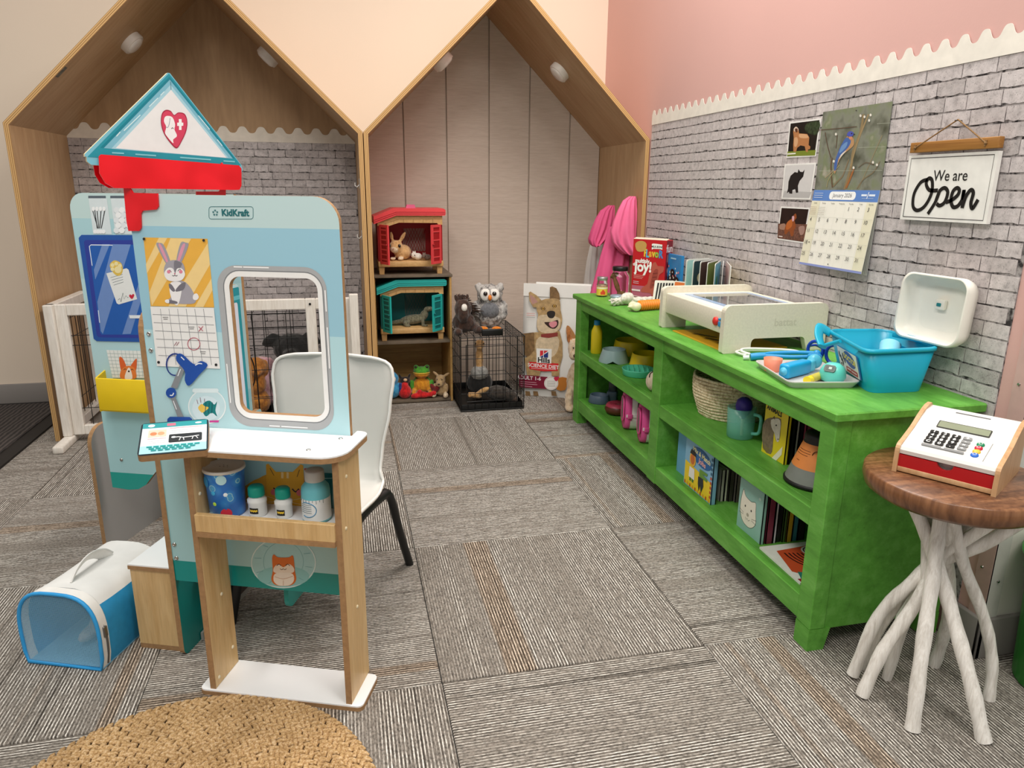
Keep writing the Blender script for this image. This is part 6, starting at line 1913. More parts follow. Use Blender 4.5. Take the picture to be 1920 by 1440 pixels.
part(th, 'body', blob('ostrich', [((0, 0.02, 0.07), (0.065, 0.06, 0.06), OSB), ((0, -0.01, 0.13), (0.045, 0.04, 0.035), OSG), ((0, -0.012, 0.2), (0.02, 0.02, 0.065), OS), ((0.002, -0.016, 0.272), (0.026, 0.024, 0.024), OS), ((0.004, -0.042, 0.262), (0.017, 0.02, 0.011), OS), ((-0.02, -0.075, 0.03), (0.04, 0.015, 0.015), OS, (0, 15, 20)), ((0.02, -0.08, 0.055), (0.038, 0.014, 0.014), OS, (0, -30, -10)), ((-0.045, -0.085, 0.035), (0.014, 0.02, 0.014), OS)], 0.0055, 4, 0.0015))
eyes(th, [(-0.018, -0.034, 0.28), (0.022, -0.034, 0.28)], 0.004)
BF = fur('#3b332c', '#1d1814', 60)
th = Thing('plush_bear', 'dark brown furry plush lying inside the small wire crate', 'soft toy', (0.715, 3.33, 0.0085), R(30))
part(th, 'body', blob('bear', [((0, 0, 0.035), (0.06, 0.075, 0.035), BF), ((0.02, -0.07, 0.028), (0.03, 0.03, 0.026), BF), ((0.02, -0.096, 0.02), (0.015, 0.012, 0.012), fur('#5d4a3c', '#3a2c23', 80)), ((-0.005, -0.06, 0.05), (0.01, 0.008, 0.01), BF), ((0.045, -0.055, 0.05), (0.01, 0.008, 0.01), BF)], 0.006, 3, 0.004, 70))
eyes(th, [(0.01, -0.094, 0.036), (0.032, -0.094, 0.036)], 0.003)
CF = fur('#e3cdb0', '#c9aa86', 70)
th = Thing('plush_dog', 'cream plush dog with brown ears peeking from behind the green cabinet', 'soft toy', (1.066, 3.17, 0.0), R(-10))
part(th, 'body', blob('creamdog', [((0, 0, 0.12), (0.055, 0.06, 0.11), CF), ((-0.005, -0.02, 0.29), (0.05, 0.05, 0.055), CF), ((-0.025, -0.06, 0.27), (0.03, 0.035, 0.025), CF), ((-0.045, -0.05, 0.05), (0.022, 0.03, 0.06), CF), ((-0.045, -0.075, 0.016), (0.024, 0.038, 0.016), CF), ((0.045, -0.05, 0.05), (0.022, 0.03, 0.06), CF), ((0.045, -0.075, 0.016), (0.024, 0.038, 0.016), CF), ((-0.048, 0.0, 0.345), (0.014, 0.008, 0.045), fur('#b9743c', '#8e5224', 80), (0, -8, 0)), ((0.04, 0.0, 0.345), (0.014, 0.008, 0.045), fur('#b9743c', '#8e5224', 80), (0, 8, 0))], 0.007, 4, 0.004, 60))
part(th, 'nose', MB().ell((-0.03, -0.095, 0.275), (0.01, 0.007, 0.008), mat('#5a3d30', 0.4), n=10, m=6))
eyes(th, [(-0.035, -0.062, 0.305), (0.0, -0.066, 0.305)], 0.004)

# ---------------------------------------------------------------- bag of dog food
ux_ = Vector((0.878, -0.478, 0)).normalized()
uy_ = Vector((0.478 * 0.03, 0.878 * 0.03, 1)).normalized()
bag = Thing('dog_food_bag', 'white bag of dry dog food with a large dog picture beside the wire crate', 'food bag', (0.853, 3.43, 0.0))
BWH = mat('#e7e6e2', 0.3, 0.03, 9, bmp=0.6)
Fb = frame((0, 0, 0.0), ux_, uy_)
bw, bh = 0.335, 0.555
rings = []
for i in range(15):
    y = bh * i / 14
    tk = 0.105 * (1 - 0.93 * max(0, (i - 8) / 6.0) ** 1.5) if i > 8 else 0.105 * (0.75 + 0.25 * min(1, i / 2))
    row = []
    nn = 10
    for k in range(nn + 1):
        x = bw * k / nn
        edge_ = min(k, nn - k) / (nn / 2)
        bulge = -0.004 + 0.012 * (edge_ ** 0.6) * math.sin(PI * min(1, y / 0.5)) + 0.002 * noise.noise(Vector((x * 25, y * 25, 0)))
        row.append((x, y, bulge))
    for k in range(nn, -1, -1):
        row.append((bw * k / nn, y, -tk - 0.004))
    rings.append(row)
part(bag, 'sack', MB().loft(rings, BWH, M=Fb))
part(bag, 'top_fold', MB().prism(rrect(0.0, bh - 0.05, bw, bh + 0.012, 0.002), -0.012, 0.0, mat('#edece8', 0.3, 0.02, 20), Fb).prism(rrect(0.06, bh - 0.02, bw, bh + 0.02, 0.002), -0.018, -0.013, mat('#edece8', 0.3, 0.02, 20), Fb))
ZB = lambda pts: [(960 + x / 5.76, 520 + y / 5.76) for x, y in pts]
pr = Print(Fb, bag, 0.0125)
TAN, TND, TNL = mat('#b29468', 0.4, 0.25, 60), mat('#7f6342', 0.4, 0.3, 60), mat('#d3bfa0', 0.4, 0.15, 60)
pr.ppoly(ZB([(110, 605), (235, 590), (290, 600), (300, 700), (280, 860), (180, 860), (140, 830), (130, 700)]), TND)
pr.ppoly(ZB([(245, 590), (520, 575), (550, 700), (552, 850), (520, 960), (515, 1060), (435, 1060), (430, 960), (330, 950), (300, 1060), (170, 1050), (140, 870), (200, 840), (250, 780)]), TAN)
pr.ppoly(ZB([(300, 640), (500, 640), (500, 780), (430, 860), (300, 860), (260, 760)]), TNL, 3)
pr.ppoly(ZB([(235, 320), (195, 250), (187, 165), (205, 150), (270, 190), (325, 245), (290, 320)]), TAN)
pr.ppoly(ZB([(225, 290), (205, 230), (200, 180), (255, 220), (285, 265)]), '#b98e84')
pr.ppoly(ZB([(415, 225), (415, 105), (440, 95), (485, 115), (515, 170), (525, 240), (480, 235)]), TND)
pr.ppoly(ZB([(270, 330), (325, 245), (420, 225), (500, 230), (525, 260), (530, 350), (548, 440), (530, 540), (460, 600), (350, 605), (285, 570), (275, 470), (290, 400)]), TAN, 2)
pr.ppoly(ZB([(290, 420), (380, 400), (480, 420), (530, 460), (510, 560), (430, 600), (330, 590), (282, 540)]), TNL, 3)
pr.ppoly(ZB([(385, 375), (420, 358), (465, 365), (472, 400), (450, 435), (410, 435), (388, 410)]), '#2a2422', 3)
pr.ppoly(ZB([(355, 480), (430, 478), (500, 455), (505, 510), (470, 550), (420, 545), (380, 515)]), '#3a2521', 2)
pr.ppoly(ZB([(410, 485), (480, 470), (490, 510), (450, 540), (415, 520)]), '#d98d96', 3)
for cx, cy in ((342, 335), (465, 307)):
    pr.ppoly(ZB(circ(cx, cy, 24, 14, 17)), '#3a2a1e').ppoly(ZB(circ(cx, cy, 15, 12)), '#c79a4a').ppoly(ZB(circ(cx, cy, 7, 8)), '#141210')
pr.ppoly(ZB([(320, 610), (500, 590), (500, 630), (400, 650), (320, 640)]), '#8c3a34')
pr.ppoly(ZB([(190, 905), (508, 925), (500, 1005), (350, 1010), (195, 985)]), '#d62b2f')
pr.ppoly(ZB([(272, 762), (436, 770), (430, 925), (272, 918)]), '#efefec')
pr.ppoly(ZB([(310, 785), (345, 785), (345, 830), (308, 850)]), '#d6303a').ppoly(ZB([(352, 785), (398, 788), (350, 822)]), '#d6303a').ppoly(ZB([(308, 856), (398, 800), (396, 862), (308, 858)]), '#22387f').pline(ZB([(348, 785), (346, 862)]), 0.003, '#efefec')
c = pr.px(*ZB([(350, 892)])[0]); pr.text('Hills', c[0], c[1], 0.036, '#1c1c1c', bold=0.0012)
c = pr.px(*ZB([(345, 955)])[0]); pr.text('SCIENCE DIET', c[0], c[1], 0.0255, '#f6eeee', bold=0.0006, rot=R(-1))
pr.pline(ZB([(215, 975), (480, 990)]), 0.002, '#f6dede')
pr.ppoly(ZB([(82, 1045), (390, 1070), (400, 1200), (85, 1180)]), '#7d1433')
c = pr.px(*ZB([(190, 1082)])[0]); pr.text('ADULT 1-6', c[0], c[1], 0.026, '#f3e6ea', bold=0.0005)
for k, (a_, b2) in enumerate(((95, 270), (95, 280), (95, 225))):
    pr.pline(ZB([(a_, 1118 + 22 * k), (b2, 1132 + 22 * k)]), 0.0026, '#d8a7b5')
pr.ppoly(ZB([(500, 1080), (600, 1080), (600, 1120), (580, 1210), (490, 1205)]), '#c0782c', 2)
pr.ppoly(ZB(circ(430, 1138, 76, 24, 72)), '#efece8').line(pr.pxs(ZB(circ(430, 1138, 68, 24, 64))), 0.001, '#9c4a5c', True)
for k in range(5):
    pr.pline(ZB([(385, 1112 + 14 * k), (475, 1116 + 14 * k)]), 0.0012, '#7d7572')
pr.ppoly(ZB([(458, 1085), (475, 1065), (490, 1072), (505, 1062), (515, 1080), (485, 1118)]), '#c9264a', 2)
for k in range(3):
    pr.pline(ZB([(165, 385 + 20 * k), (255, 388 + 20 * k)]), 0.0022, '#d27a78' if k < 2 else '#9b9b99')
pr.ppoly(ZB([(590, 580), (600, 515), (640, 540), (700, 640), (700, 690), (620, 680)]), '#b9824f', 2)
for x0_ in (150, 235, 430):
    pr.ppoly(ZB([(x0_, 1220), (x0_ + 50, 1225), (x0_ + 60, 1275), (x0_ + 5, 1270)]), TND)
pr.done(bag, 'dog_food_print', 'tan dog portrait with red and maroon lettering bands')


# ---------------------------------------------------------------- smocks on the hooks of the side panel
def drape(name, label, cat_part, levels, yplane, mt, depth, folds, seed):
    """levels: (y, left, right) across the garment as it hangs, read on the upright plane Y = yplane."""
    mb = MB()
    rg_ = random.Random(seed)
    ph = [rg_.uniform(0, 6.28) for _ in range(4)]
    rings = []
    for i, (py, pl, prr) in enumerate(levels):
        a = hit(pl, py, (0, yplane, 0), Vector((0, 1, 0)))
        b_ = hit(prr, py, (0, yplane, 0), Vector((0, 1, 0)))
        cx, hwid, z = (a.x + b_.x) / 2, (b_.x - a.x) / 2, (a.z + b_.z) / 2
        t_ = i / (len(levels) - 1)
        n = 72
        ring = []
        for k in range(n):
            q = 2 * PI * k / n
            w_ = 1 + (0.12 + 0.3 * t_) * math.sin(folds * q + ph[0] + 1.6 * t_) * (0.6 + 0.4 * math.sin(q * 2 + ph[1])) + 0.14 * math.sin(11 * q + ph[2] - 2 * t_)
            ring.append((min(cx + hwid * math.cos(q) * (0.94 + 0.06 * w_), XR1 - TH - 0.002), yplane + depth * (0.35 + 0.65 * t_) * math.sin(q) * w_, z + 0.004 * math.sin(3 * q + ph[3]) * t_))
        rings.append(ring)
    mb.loft(rings, mt)
    return mb


PNK = mat('#ee6d99', 0.75, 0.08, 8, bmp=0.2)
PNKD = mat('#d85585', 0.75, 0.08, 8, bmp=0.2)
sm = Thing('pink_smock', 'bright pink cloth smock hanging from the house side panel', 'smock', (0, 0, 0))
part(sm, 'hood', drape('a', '', '', [(368, 1180, 1192), (376, 1168, 1194), (395, 1158, 1196), (415, 1150, 1198), (435, 1144, 1199), (455, 1147, 1200), (468, 1158, 1200), (476, 1168, 1198)], 3.19, PNK, 0.045, 5, 3))
part(sm, 'skirt', drape('b', '', '', [(425, 1142, 1190), (450, 1135, 1188), (480, 1126, 1185), (510, 1118, 1180), (540, 1110, 1178), (556, 1106, 1178)], 3.26, PNKD, 0.06, 7, 5))
part(sm, 'sleeve', drape('c', '', '', [(385, 1140, 1152), (395, 1126, 1153), (410, 1117, 1152), (430, 1109, 1148), (448, 1103, 1138), (457, 1106, 1126), (461, 1112, 1120)], 3.36, PNKD, 0.04, 4, 9))
solo('white_smock', 'pale grey cloth smock hanging behind the pink smock', 'smock', drape('d', '', '', [(440, 1118, 1140), (462, 1106, 1140), (490, 1100, 1140), (520, 1096, 1140), (556, 1093, 1140)], 3.5, mat('#d6d3cf', 0.75, 0.05, 10, bmp=0.2), 0.05, 6, 11))
# ================================================================ ON TOP OF THE GREEN CABINET
T0 = CH + 0.0004
GLASS = mat('#eef3f2', 0.03, 0.0, 5, trans=1.0, ior=1.3)
NX = lambda x, y, z: frame((x, y, z), (0, -1, 0), (0, 0, 1))      # a face turned to the room

th = Thing('spice_jar', 'small glass jar with silver lid and yellow label on the green cabinet', 'jar', (1.07, 2.9, T0), R(-20))
part(th, 'glass', MB().lathe([(0.019, 0.0), (0.023, 0.003), (0.0235, 0.05), (0.021, 0.062), (0.019, 0.07)], GLASS))
part(th, 'contents', MB().lathe([(0.018, 0.003), (0.021, 0.006), (0.021, 0.044), (0.012, 0.052), (0, 0.053)], mat('#c9a58a', 0.8, 0.4, 90)))
part(th, 'lid', MB().lathe([(0.0215, 0.069), (0.0225, 0.07), (0.0225, 0.081), (0.021, 0.083), (0, 0.083)], mat('#b9b9b6', 0.3, 0.05, metal=0.8)))
lb = MB()
lb.loft([[(0.024 * math.cos(R(a)), 0.024 * math.sin(R(a)), z) for a in range(-170, 11, 9)] for z in (0.006, 0.042)], prt('#e8c948'), False, False, False)
lb.loft([[(0.0242 * math.cos(R(a)), 0.0242 * math.sin(R(a)), z) for a in range(-160, 1, 9)] for z in (0.034, 0.04)], prt('#efe9cf'), False, False, False)
lb.loft([[(0.0243 * math.cos(R(-80 + q * s_)), 0.0243 * math.sin(R(-80 + q * s_)), z) for q in (-1, -0.5, 0, 0.5, 1)] for z, s_ in ((0.01, 24), (0.02, 26), (0.03, 6))], prt('#d9482b'), False, False, False)
part(th, 'label_sticker', lb)
th = Thing('treat_jar', 'square glass treat jar with black lid holding a brown bone', 'jar', (1.155, 2.915, T0), R(-25))
part(th, 'glass', MB().loft([[(x, y, z) for x, y in rrect(-s_, -s_, s_, s_, 0.012, 4)] for z, s_ in ((0.0, 0.036), (0.004, 0.04), (0.085, 0.04), (0.1, 0.03), (0.108, 0.029))], GLASS))
part(th, 'lid', MB().lathe([(0.033, 0.106), (0.034, 0.107), (0.034, 0.122), (0.032, 0.124), (0, 0.124)], mat('#141414', 0.35)))
BN = mat('#8a5a34', 0.7, 0.25, 60)
part(th, 'treat_bone', blob('bone', [((-0.012, 0, 0.045), (0.011, 0.008, 0.04), BN, (0, -22, 0)), ((-0.03, 0, 0.082), (0.011, 0.009, 0.011), BN), ((-0.014, 0, 0.088), (0.01, 0.009, 0.01), BN), ((0.001, 0, 0.01), (0.012, 0.009, 0.009), BN), ((0.014, 0, 0.014), (0.01, 0.009, 0.01), BN)], 0.004, 3), 'brown bone treat')
solo('jar_lid', 'pale blue round tin lid in front of the treat jar', 'lid', MB().lathe([(0.027, 0), (0.029, 0.002), (0.029, 0.013), (0.026, 0.016), (0, 0.016)], mat('#9fb0bd', 0.35, 0.1, 30, metal=0.3)), (1.108, 2.82, T0))

# dog biscuit box
bx = Thing('biscuit_box', 'tall red dog biscuit box standing on the green cabinet', 'box', (1.19, 2.872, T0), math.atan2(-0.124, 0.094))
BWd, BDp, BHt = 0.155, 0.055, 0.243
RD_ = mat('#c01a22', 0.4, 0.04, 12)
part(bx, 'carton', MB().rbox(0, BWd, 0, BDp, 0, BHt, 0.001, RD_, seg=1, smooth=False))
part(bx, 'carton_flap', MB().add([(0, 0, BHt), (BWd, 0, BHt), (BWd, BDp * 0.4, BHt + 0.006), (0, BDp * 0.4, BHt + 0.006)], [(0, 1, 2, 3)], mat('#d9cdb9', 0.7)))
Fx = frame((0, 0, 0), (1, 0, 0), (0, 0, 1))
Zm = lambda pts: [(1060 + x / 5.333, 360 + y / 5.333) for x, y in pts]
pr = Print(Fx, bx)
pr.poly([(0.004, 0.002), (0.1, 0.002), (0.1, 0.05), (0.004, 0.05)], '#b9607a')
c = pr.px(*Zm([(918, 550)])[0]); pr.ppoly(Zm([(865, 530), (880, 515), (955, 525), (970, 530), (970, 575), (955, 572), (880, 568), (866, 578)]), '#f3f2ee', 2); pr.text('MILK-BONE', c[0], c[1], 0.0115, '#1c1c1c', bold=0.0004, sx=0.85)
for i, (chh, cc, x, y) in enumerate((('F', '#e6c33a', 800, 612), ('L', '#4ab0d6', 822, 620), ('a', '#e6a43a', 850, 615), ('v', '#e6c33a', 882, 618), ('o', '#8fc04a', 915, 622), ('R', '#3f86c9', 955, 628))):
    c = pr.px(*Zm([(x, y)])[0]); pr.text(chh, c[0], c[1], 0.042, cc, bold=0.0018, sx=0.72)
pr.ppoly(Zm([(700, 520), (740, 490), (790, 495), (815, 530), (790, 590), (720, 590)]), '#c59a55', 3)
c = pr.px(*Zm([(762, 690)])[0]); pr.text('multiply', c[0] + 0.004, c[1], 0.0245, '#f6f2f0', bold=0.001, sx=0.85)
c = pr.px(*Zm([(700, 722)])[0]); pr.text('the', c[0], c[1], 0.016, '#f6f2f0', bold=0.0006)
c = pr.px(*Zm([(780, 752)])[0]); pr.text('joy!', c[0], c[1], 0.058, '#f8f6f4', bold=0.0022, sx=0.95)
pr.ppoly(Zm([(870, 720), (905, 700), (925, 740), (985, 745), (980, 800), (940, 830), (920, 930), (905, 1000), (875, 1040), (845, 1010), (760, 1000), (770, 955), (820, 920), (840, 830), (860, 790)]), '#b8574a', 2)
pr.ppoly(Zm([(885, 790), (930, 780), (910, 900), (870, 960), (845, 950)]), '#9c4238', 3)
for k in range(4):
    pr.pline(Zm([(865 + 4 * k, 930 - 38 * k), (905 + 6 * k, 925 - 38 * k)]), 0.004, '#7c2f28')
for k in range(3):
    pr.pline(Zm([(685, 825 + 14 * k), (790 - 10 * k, 838 + 14 * k)]), 0.0014, '#e8b9b4')
for k in range(2):
    pr.pline(Zm([(680, 890 + 16 * k), (735, 897 + 16 * k)]), 0.0016, '#dfe0f0')
pr.pline(Zm([(665, 975), (750, 985)]), 0.007, '#f0dde0').pline(Zm([(680, 1035), (800, 1055)]), 0.005, '#d9a9b6')
pr.done(bx, 'front_print', 'red front with white joy lettering and biscuit')
Fs = frame((BWd, 0, 0), (0, 1, 0), (0, 0, 1))
pr = Print(Fs, bx)
pr.poly([(0.003, 0.003), (BDp - 0.003, 0.003), (BDp - 0.003, BHt - 0.003), (0.003, BHt - 0.003)], '#8c2233')
pr.text('fun', BDp / 2, BHt - 0.035, 0.042, '#f2e3e3', bold=0.0014)
for k in range(3):
    pr.poly(rrect(0.01 + 0.013 * k, 0.155, 0.019 + 0.013 * k, 0.185, 0.003), '#b57a6a')
pr.poly(circ(BDp / 2, 0.12, 0.014, 14), '#c99786').poly(circ(BDp / 2, 0.075, 0.015, 14), '#a8685a').poly(circ(BDp / 2, 0.035, 0.014, 14), '#c08a6a')
pr.done(bx, 'side_print')

# board books behind the light table
bb = Thing('board_book', 'blue board book with black and white dotted animals against the wall', 'book', (1.30, 2.79, T0), group='board books behind the light table')
part(bb, 'cover', MB().box(0, 0.012, -0.15, 0, 0, 0.19, mat('#2c86c8', 0.35, 0.04)))
pr = Print(NX(0, 0, 0), bb)
for k in range(40):
    cx_, cy_ = rnd.uniform(0.01, 0.14), rnd.uniform(0.02, 0.145)
    if k % 3 == 0:
        pr.poly(circ(cx_, cy_, 0.02, 10, 0.014), '#17171b')
    pr.poly(circ(cx_, cy_, rnd.uniform(0.003, 0.006), 8), ('#f4f2ee', '#f4f2ee', '#e58a9a')[k % 3])
pr.lines(0.06, 0.11, (0.175,), 0.006, '#a9d2ee')
pr.done(bb, 'cover_print')
fan = Thing('board_book', 'board book standing open like a fan behind the light table', 'book', (1.285, 2.52, T0), group='board books behind the light table')
cols = ('#a9d3d3', '#25404a', '#43241f', '#6d7a2e', '#6fb0c9', '#a8281f', '#e3cf62')
p0 = Vector((0.02, 0.02, 0))
for k, cc in enumerate(cols):
    ang = R(-168 + 14.5 * k)
    d_ = Vector((-math.cos(ang) * 0.25 - 0.02, -0.06 - 0.055 * k, 0))
    e_ = Vector((-0.075 + 0.012 * k, -0.045 - 0.042 * k, 0))
    base = Vector((0.06, -0.02 - 0.022 * k, 0))
    tipv = Vector((-0.05 + 0.006 * k, -0.055 - 0.043 * k, 0))
    ux2 = (base - tipv).normalized()
    fr_ = frame(tipv, ux2, (0, 0, 1))
    Ln = (tipv - base).length
    pg = part(fan, 'page', MB().prism(rrect(0, 0, Ln, 0.195, [0.01, 0, 0, 0.01]), -0.0018, 0.0, mat('#ecebe6', 0.5), fr_))
    pr = Print(fr_, fan)
    pr.poly(rrect(0.004, 0.003, Ln, 0.191, [0.009, 0, 0, 0.009]), cc)
    if k in (1, 4, 5):
        pr.poly(circ(Ln * 0.4, 0.06, 0.02, 12, 0.035), ('#3d7fb0', '#5a4a2c', '#7c1a18')[(1, 4, 5).index(k)]).poly(circ(Ln * 0.4, 0.13, 0.018, 12), ('#d8c9a8', '#4e8f3c', '#4f86b5')[(1, 4, 5).index(k)])
    if k == 0:
        pr.poly(circ(Ln * 0.45, 0.1, 0.02, 10, 0.025), '#c9a0ad')
    pr.done(pg, 'page_print')
zb = Thing('board_book', 'small zebra-striped board book lying open beside the biscuit box', 'book', (1.25, 2.6, T0), R(-40), group='board books behind the light table')
for s_, nm in ((-1, 'cover'), (1, 'cover')):
    fr_ = frame((0, 0, 0), (0.9 * s_, -0.35, 0), (0, 0.25, 1)) if s_ > 0 else frame((-0.07, -0.027, 0), (0.9, 0.35, 0), (0, 0.25, 1))
    cvv = part(zb, nm, MB().prism(rrect(0, 0, 0.075, 0.1, 0.004), -0.004, 0, mat('#e6e3da', 0.5), fr_))
    pr = Print(fr_, zb)
    if s_ < 0:
        for k in range(6):
            pr.poly([(0.008 + 0.011 * k, 0.01), (0.014 + 0.011 * k, 0.01), (0.018 + 0.011 * k, 0.09), (0.011 + 0.011 * k, 0.09)], '#1b1b1b')
    else:
        pr.poly(rrect(0.004, 0.004, 0.071, 0.096, 0.004), '#d9743a')
    pr.done(cvv, 'page_print')

# rope toy and chew bone
ROPE = fur('#e6e3d8', '#c9c4b4', 120)
rp = Thing('rope_toy', 'white knotted cotton rope toy on the green cabinet', 'dog toy', (1.085, 2.66, T0))
rp.o.scale = (1.3, 1.3, 1.35)
path = [(-0.045, -0.015, 0.012), (0.0, 0.0, 0.012), (0.06, -0.005, 0.012), (0.11, 0.015, 0.012), (0.15, 0.05, 0.012)]
sp = smoothpath(path, 8)
for s_ in range(3):
    pts = []
    for i, p in enumerate(sp):
        a = i * 0.75 + s_ * 2 * PI / 3
        pts.append(p + Vector((0.002 * math.cos(a), 0.0055 * math.cos(a), 0.0055 * math.sin(a))))
    part(rp, 'strand', MB().tube(pts, 0.0062, ROPE, 8))
part(rp, 'knot', blob('knot', [((0, 0, 0.018), (0.02, 0.018, 0.018), ROPE), ((0.008, 0.008, 0.022), (0.016, 0.02, 0.014), ROPE, (0, 0, 40)), ((-0.01, -0.006, 0.02), (0.012, 0.02, 0.013), ROPE, (0, 0, -30))], 0.004, 2, 0.001))
part(rp, 'knot', blob('knot2', [((0.145, 0.045, 0.02), (0.018, 0.018, 0.019), ROPE), ((0.15, 0.052, 0.024), (0.013, 0.02, 0.013), ROPE)], 0.004, 2, 0.001))
fr2 = MB()
for k in range(26):
    d_ = Vector((-1, rnd.uniform(-0.9, 0.4), rnd.uniform(-0.15, 0.25))).normalized() * rnd.uniform(0.02, 0.038)
    st = Vector((-0.02, -0.006, 0.012))
    e_ = st + d_; e_.z = max(e_.z, 0.002)
    fr2.tube([st, st + d_ * 0.5, e_], 0.0028, ROPE, 5)
part(rp, 'frayed_end', fr2, kind='stuff')
cbn = Thing('chew_bone', 'cream chew bone with ribbed orange grip beside the rope toy', 'dog toy', (1.1, 2.515, T0), R(14))
cbn.o.scale = (1.1, 1.25, 1.2)
CB = mat('#e9e3bf', 0.4, 0.05, 20)
part(cbn, 'bone', blob('chew', [((0, 0, 0.016), (0.075, 0.01, 0.01), CB), ((-0.04, 0.01, 0.016), (0.018, 0.014, 0.015), CB), ((-0.042, -0.01, 0.016), (0.018, 0.014, 0.015), CB), ((0.08, 0.01, 0.016), (0.016, 0.013, 0.014), CB), ((0.08, -0.01, 0.016), (0.016, 0.013, 0.014), CB)], 0.004, 4))
rib = [(0.0105, -0.022)]
for k in range(9):
    rib += [(0.0165, -0.020 + 0.0095 * k), (0.0165, -0.0165 + 0.0095 * k), (0.0125, -0.0145 + 0.0095 * k), (0.0125, -0.012 + 0.0095 * k)]
part(cbn, 'grip', MB().lathe(rib, mat('#ef8a2b', 0.5), n=20, M=Matrix.Translation((0.0, 0, 0.0168)) @ Matrix.Rotation(PI / 2, 4, 'Y')), 'ribbed orange sleeve')

# ---------------------------------------------------------------- light table
LX0, LX1, LY0, LY1, LZ = 1.017, 1.342, 1.777, 2.2, 0.7105
lt = Thing('light_table', 'off-white moulded children\'s light table standing on the green cabinet', 'light table', (LX0, LY0, T0))
LTM = mat('#e0dac8', 0.5, 0.05, 160)
H_, D_, L_ = LZ - T0, LX1 - LX0, LY1 - LY0
prof = rrect(0, 0, D_, H_, [0.006, 0.006, 0.02, 0.02], 5)
cut = [(0.088, 0.0)] + [(0.098 + 0.012 * math.cos(R(180 - a)) + 0.002, 0.026 + 0.014 * math.sin(R(a))) for a in range(0, 91, 18)] + [(0.245 + 0.014 * math.cos(R(a)), 0.026 + 0.014 * math.sin(R(a))) for a in range(90, -1, -18)] + [(0.268, 0.0)]
pts = []
for p in prof:
    pts.append(p)
iz = [i for i, p in enumerate(prof) if p[1] < 1e-6]
k0 = max(i for i in iz if prof[i][0] < 0.05)
outline = prof[:k0 + 1] + cut + prof[k0 + 1:]
for y in (0.0, L_ - 0.02):
    part(lt, 'end_panel', MB().prism(outline, -0.02, 0, LTM, frame((0, y, 0), (1, 0, 0), (0, 0, 1))))
part(lt, 'front_rail', MB().rbox(0.012, 0.03, 0.02, L_ - 0.02, 0.05, 0.1145, 0.003, LTM))
part(lt, 'deck', MB().rbox(0.0305, D_ - 0.0305, 0.02, L_ - 0.02, 0.096, 0.115, 0.003, mat('#e9e4d6', 0.4, 0.02)))
part(lt, 'back_rail', MB().rbox(D_ - 0.03, D_ - 0.01, 0.02, L_ - 0.02, 0.05, 0.1145, 0.003, LTM))
scr = part(lt, 'screen', MB().prism(rrect(0.055, 0.06, D_ - 0.04, L_ - 0.06, 0.006), 0.115, 0.1165, mat('#9db6d8', 0.15)).prism(rrect(0.075, 0.08, D_ - 0.06, L_ - 0.08, 0.004), 0.1165, 0.1172, mat('#6f7274', 0.06, 0.1, 8, coat=0.6)), 'glossy grey screen in a pale blue rim')
part(lt, 'button', MB().lathe([(0.0125, 0), (0.012, 0.006), (0.008, 0.009), (0, 0.0095)], mat('#d9302c', 0.35), n=18, M=NX(0.012, 0.065, 0.081)), 'round red button')
part(lt, 'switch', MB().rbox(-0.006, 0.0, -0.006, 0.006, -0.009, 0.006, 0.0025, mat('#2f93cc', 0.4), Matrix.Translation((0.012, 0.042, 0.078))).cyl((0.012, 0.042, 0.09), (0.005, 0.042, 0.09), 0.004, 0.003, mat('#2f93cc', 0.4), 10), 'small blue switch')
part(lt, 'screw_hole', MB().lathe([(0.002, 0), (0, 0.0004)], mat('#1a1a1a', 0.6), n=8, M=NX(0.0118, 0.028, 0.081)))
pr = Print(frame((0, 0, 0), (1, 0, 0), (0, 0, 1)), lt, 0.0002)
pr.text('battat', 0.19, 0.083, 0.03, '#cfc9b6', bold=0.0006)
pr.done(lt, 'embossed_name', 'faint embossed lettering')
ab = Thing('picture_card', 'yellow picture card with drawn insects under the light table', 'card', (1.028, 2.115, T0), R(-90))
part(ab, 'card', MB().prism([(0, 0), (0.3, 0.004), (0.3, 0.22), (0, 0.2)], 0, 0.003, mat('#e0ab2b', 0.5, 0.06, 12)))
pr = Print(Matrix.Translation((0, 0, 0.003)), ab)
for k in range(9):
    x = 0.06 + 0.025 * k
    y = 0.045 + 0.012 * (k % 3)
    pr.line([(x, y), (x + 0.03, y + 0.012)], 0.006, '#3a2d16')
    for q in range(3):
        pr.line([(x + 0.006 + 0.008 * q, y - 0.012), (x + 0.01 + 0.008 * q, y + 0.02)], 0.002, '#4d3d1e')
pr.done(ab, 'insect_print')

# ---------------------------------------------------------------- cable, stethoscope, glasses
cab = smoothpath([(1.06, 1.70, 0.004), (1.05, 1.735, 0.005), (1.075, 1.745, 0.006), (1.13, 1.735, 0.006), (1.2, 1.71, 0.005), (1.235, 1.68, 0.004), (1.2, 1.7, 0.009), (1.12, 1.722, 0.011), (1.07, 1.73, 0.011), (1.055, 1.715, 0.009), (1.075, 1.695, 0.005)], 6)
solo('white_cable', 'coiled white cable on the green cabinet in front of the light table', 'cable', MB().tube([(x, y + 0.022, z * 1.6 + T0) for x, y, z in cab], 0.0038, mat('#eceae4', 0.4), 8))
SB = mat('#1e93d2', 0.35, 0.04)
st = Thing('toy_stethoscope', 'bright blue toy stethoscope lying behind the tray', 'stethoscope', (1.13, 1.67, T0))
part(st, 'tube', MB().tube(smoothpath([(-0.06, 0.015, 0.012), (-0.03, 0.0, 0.014), (0.02, -0.03, 0.016), (0.06, -0.05, 0.02)], 6), 0.0058, SB, 10).tube(smoothpath([(-0.06, 0.015, 0.012), (-0.02, 0.02, 0.016), (0.04, 0.005, 0.02), (0.09, -0.02, 0.022)], 6), 0.0058, SB, 10))
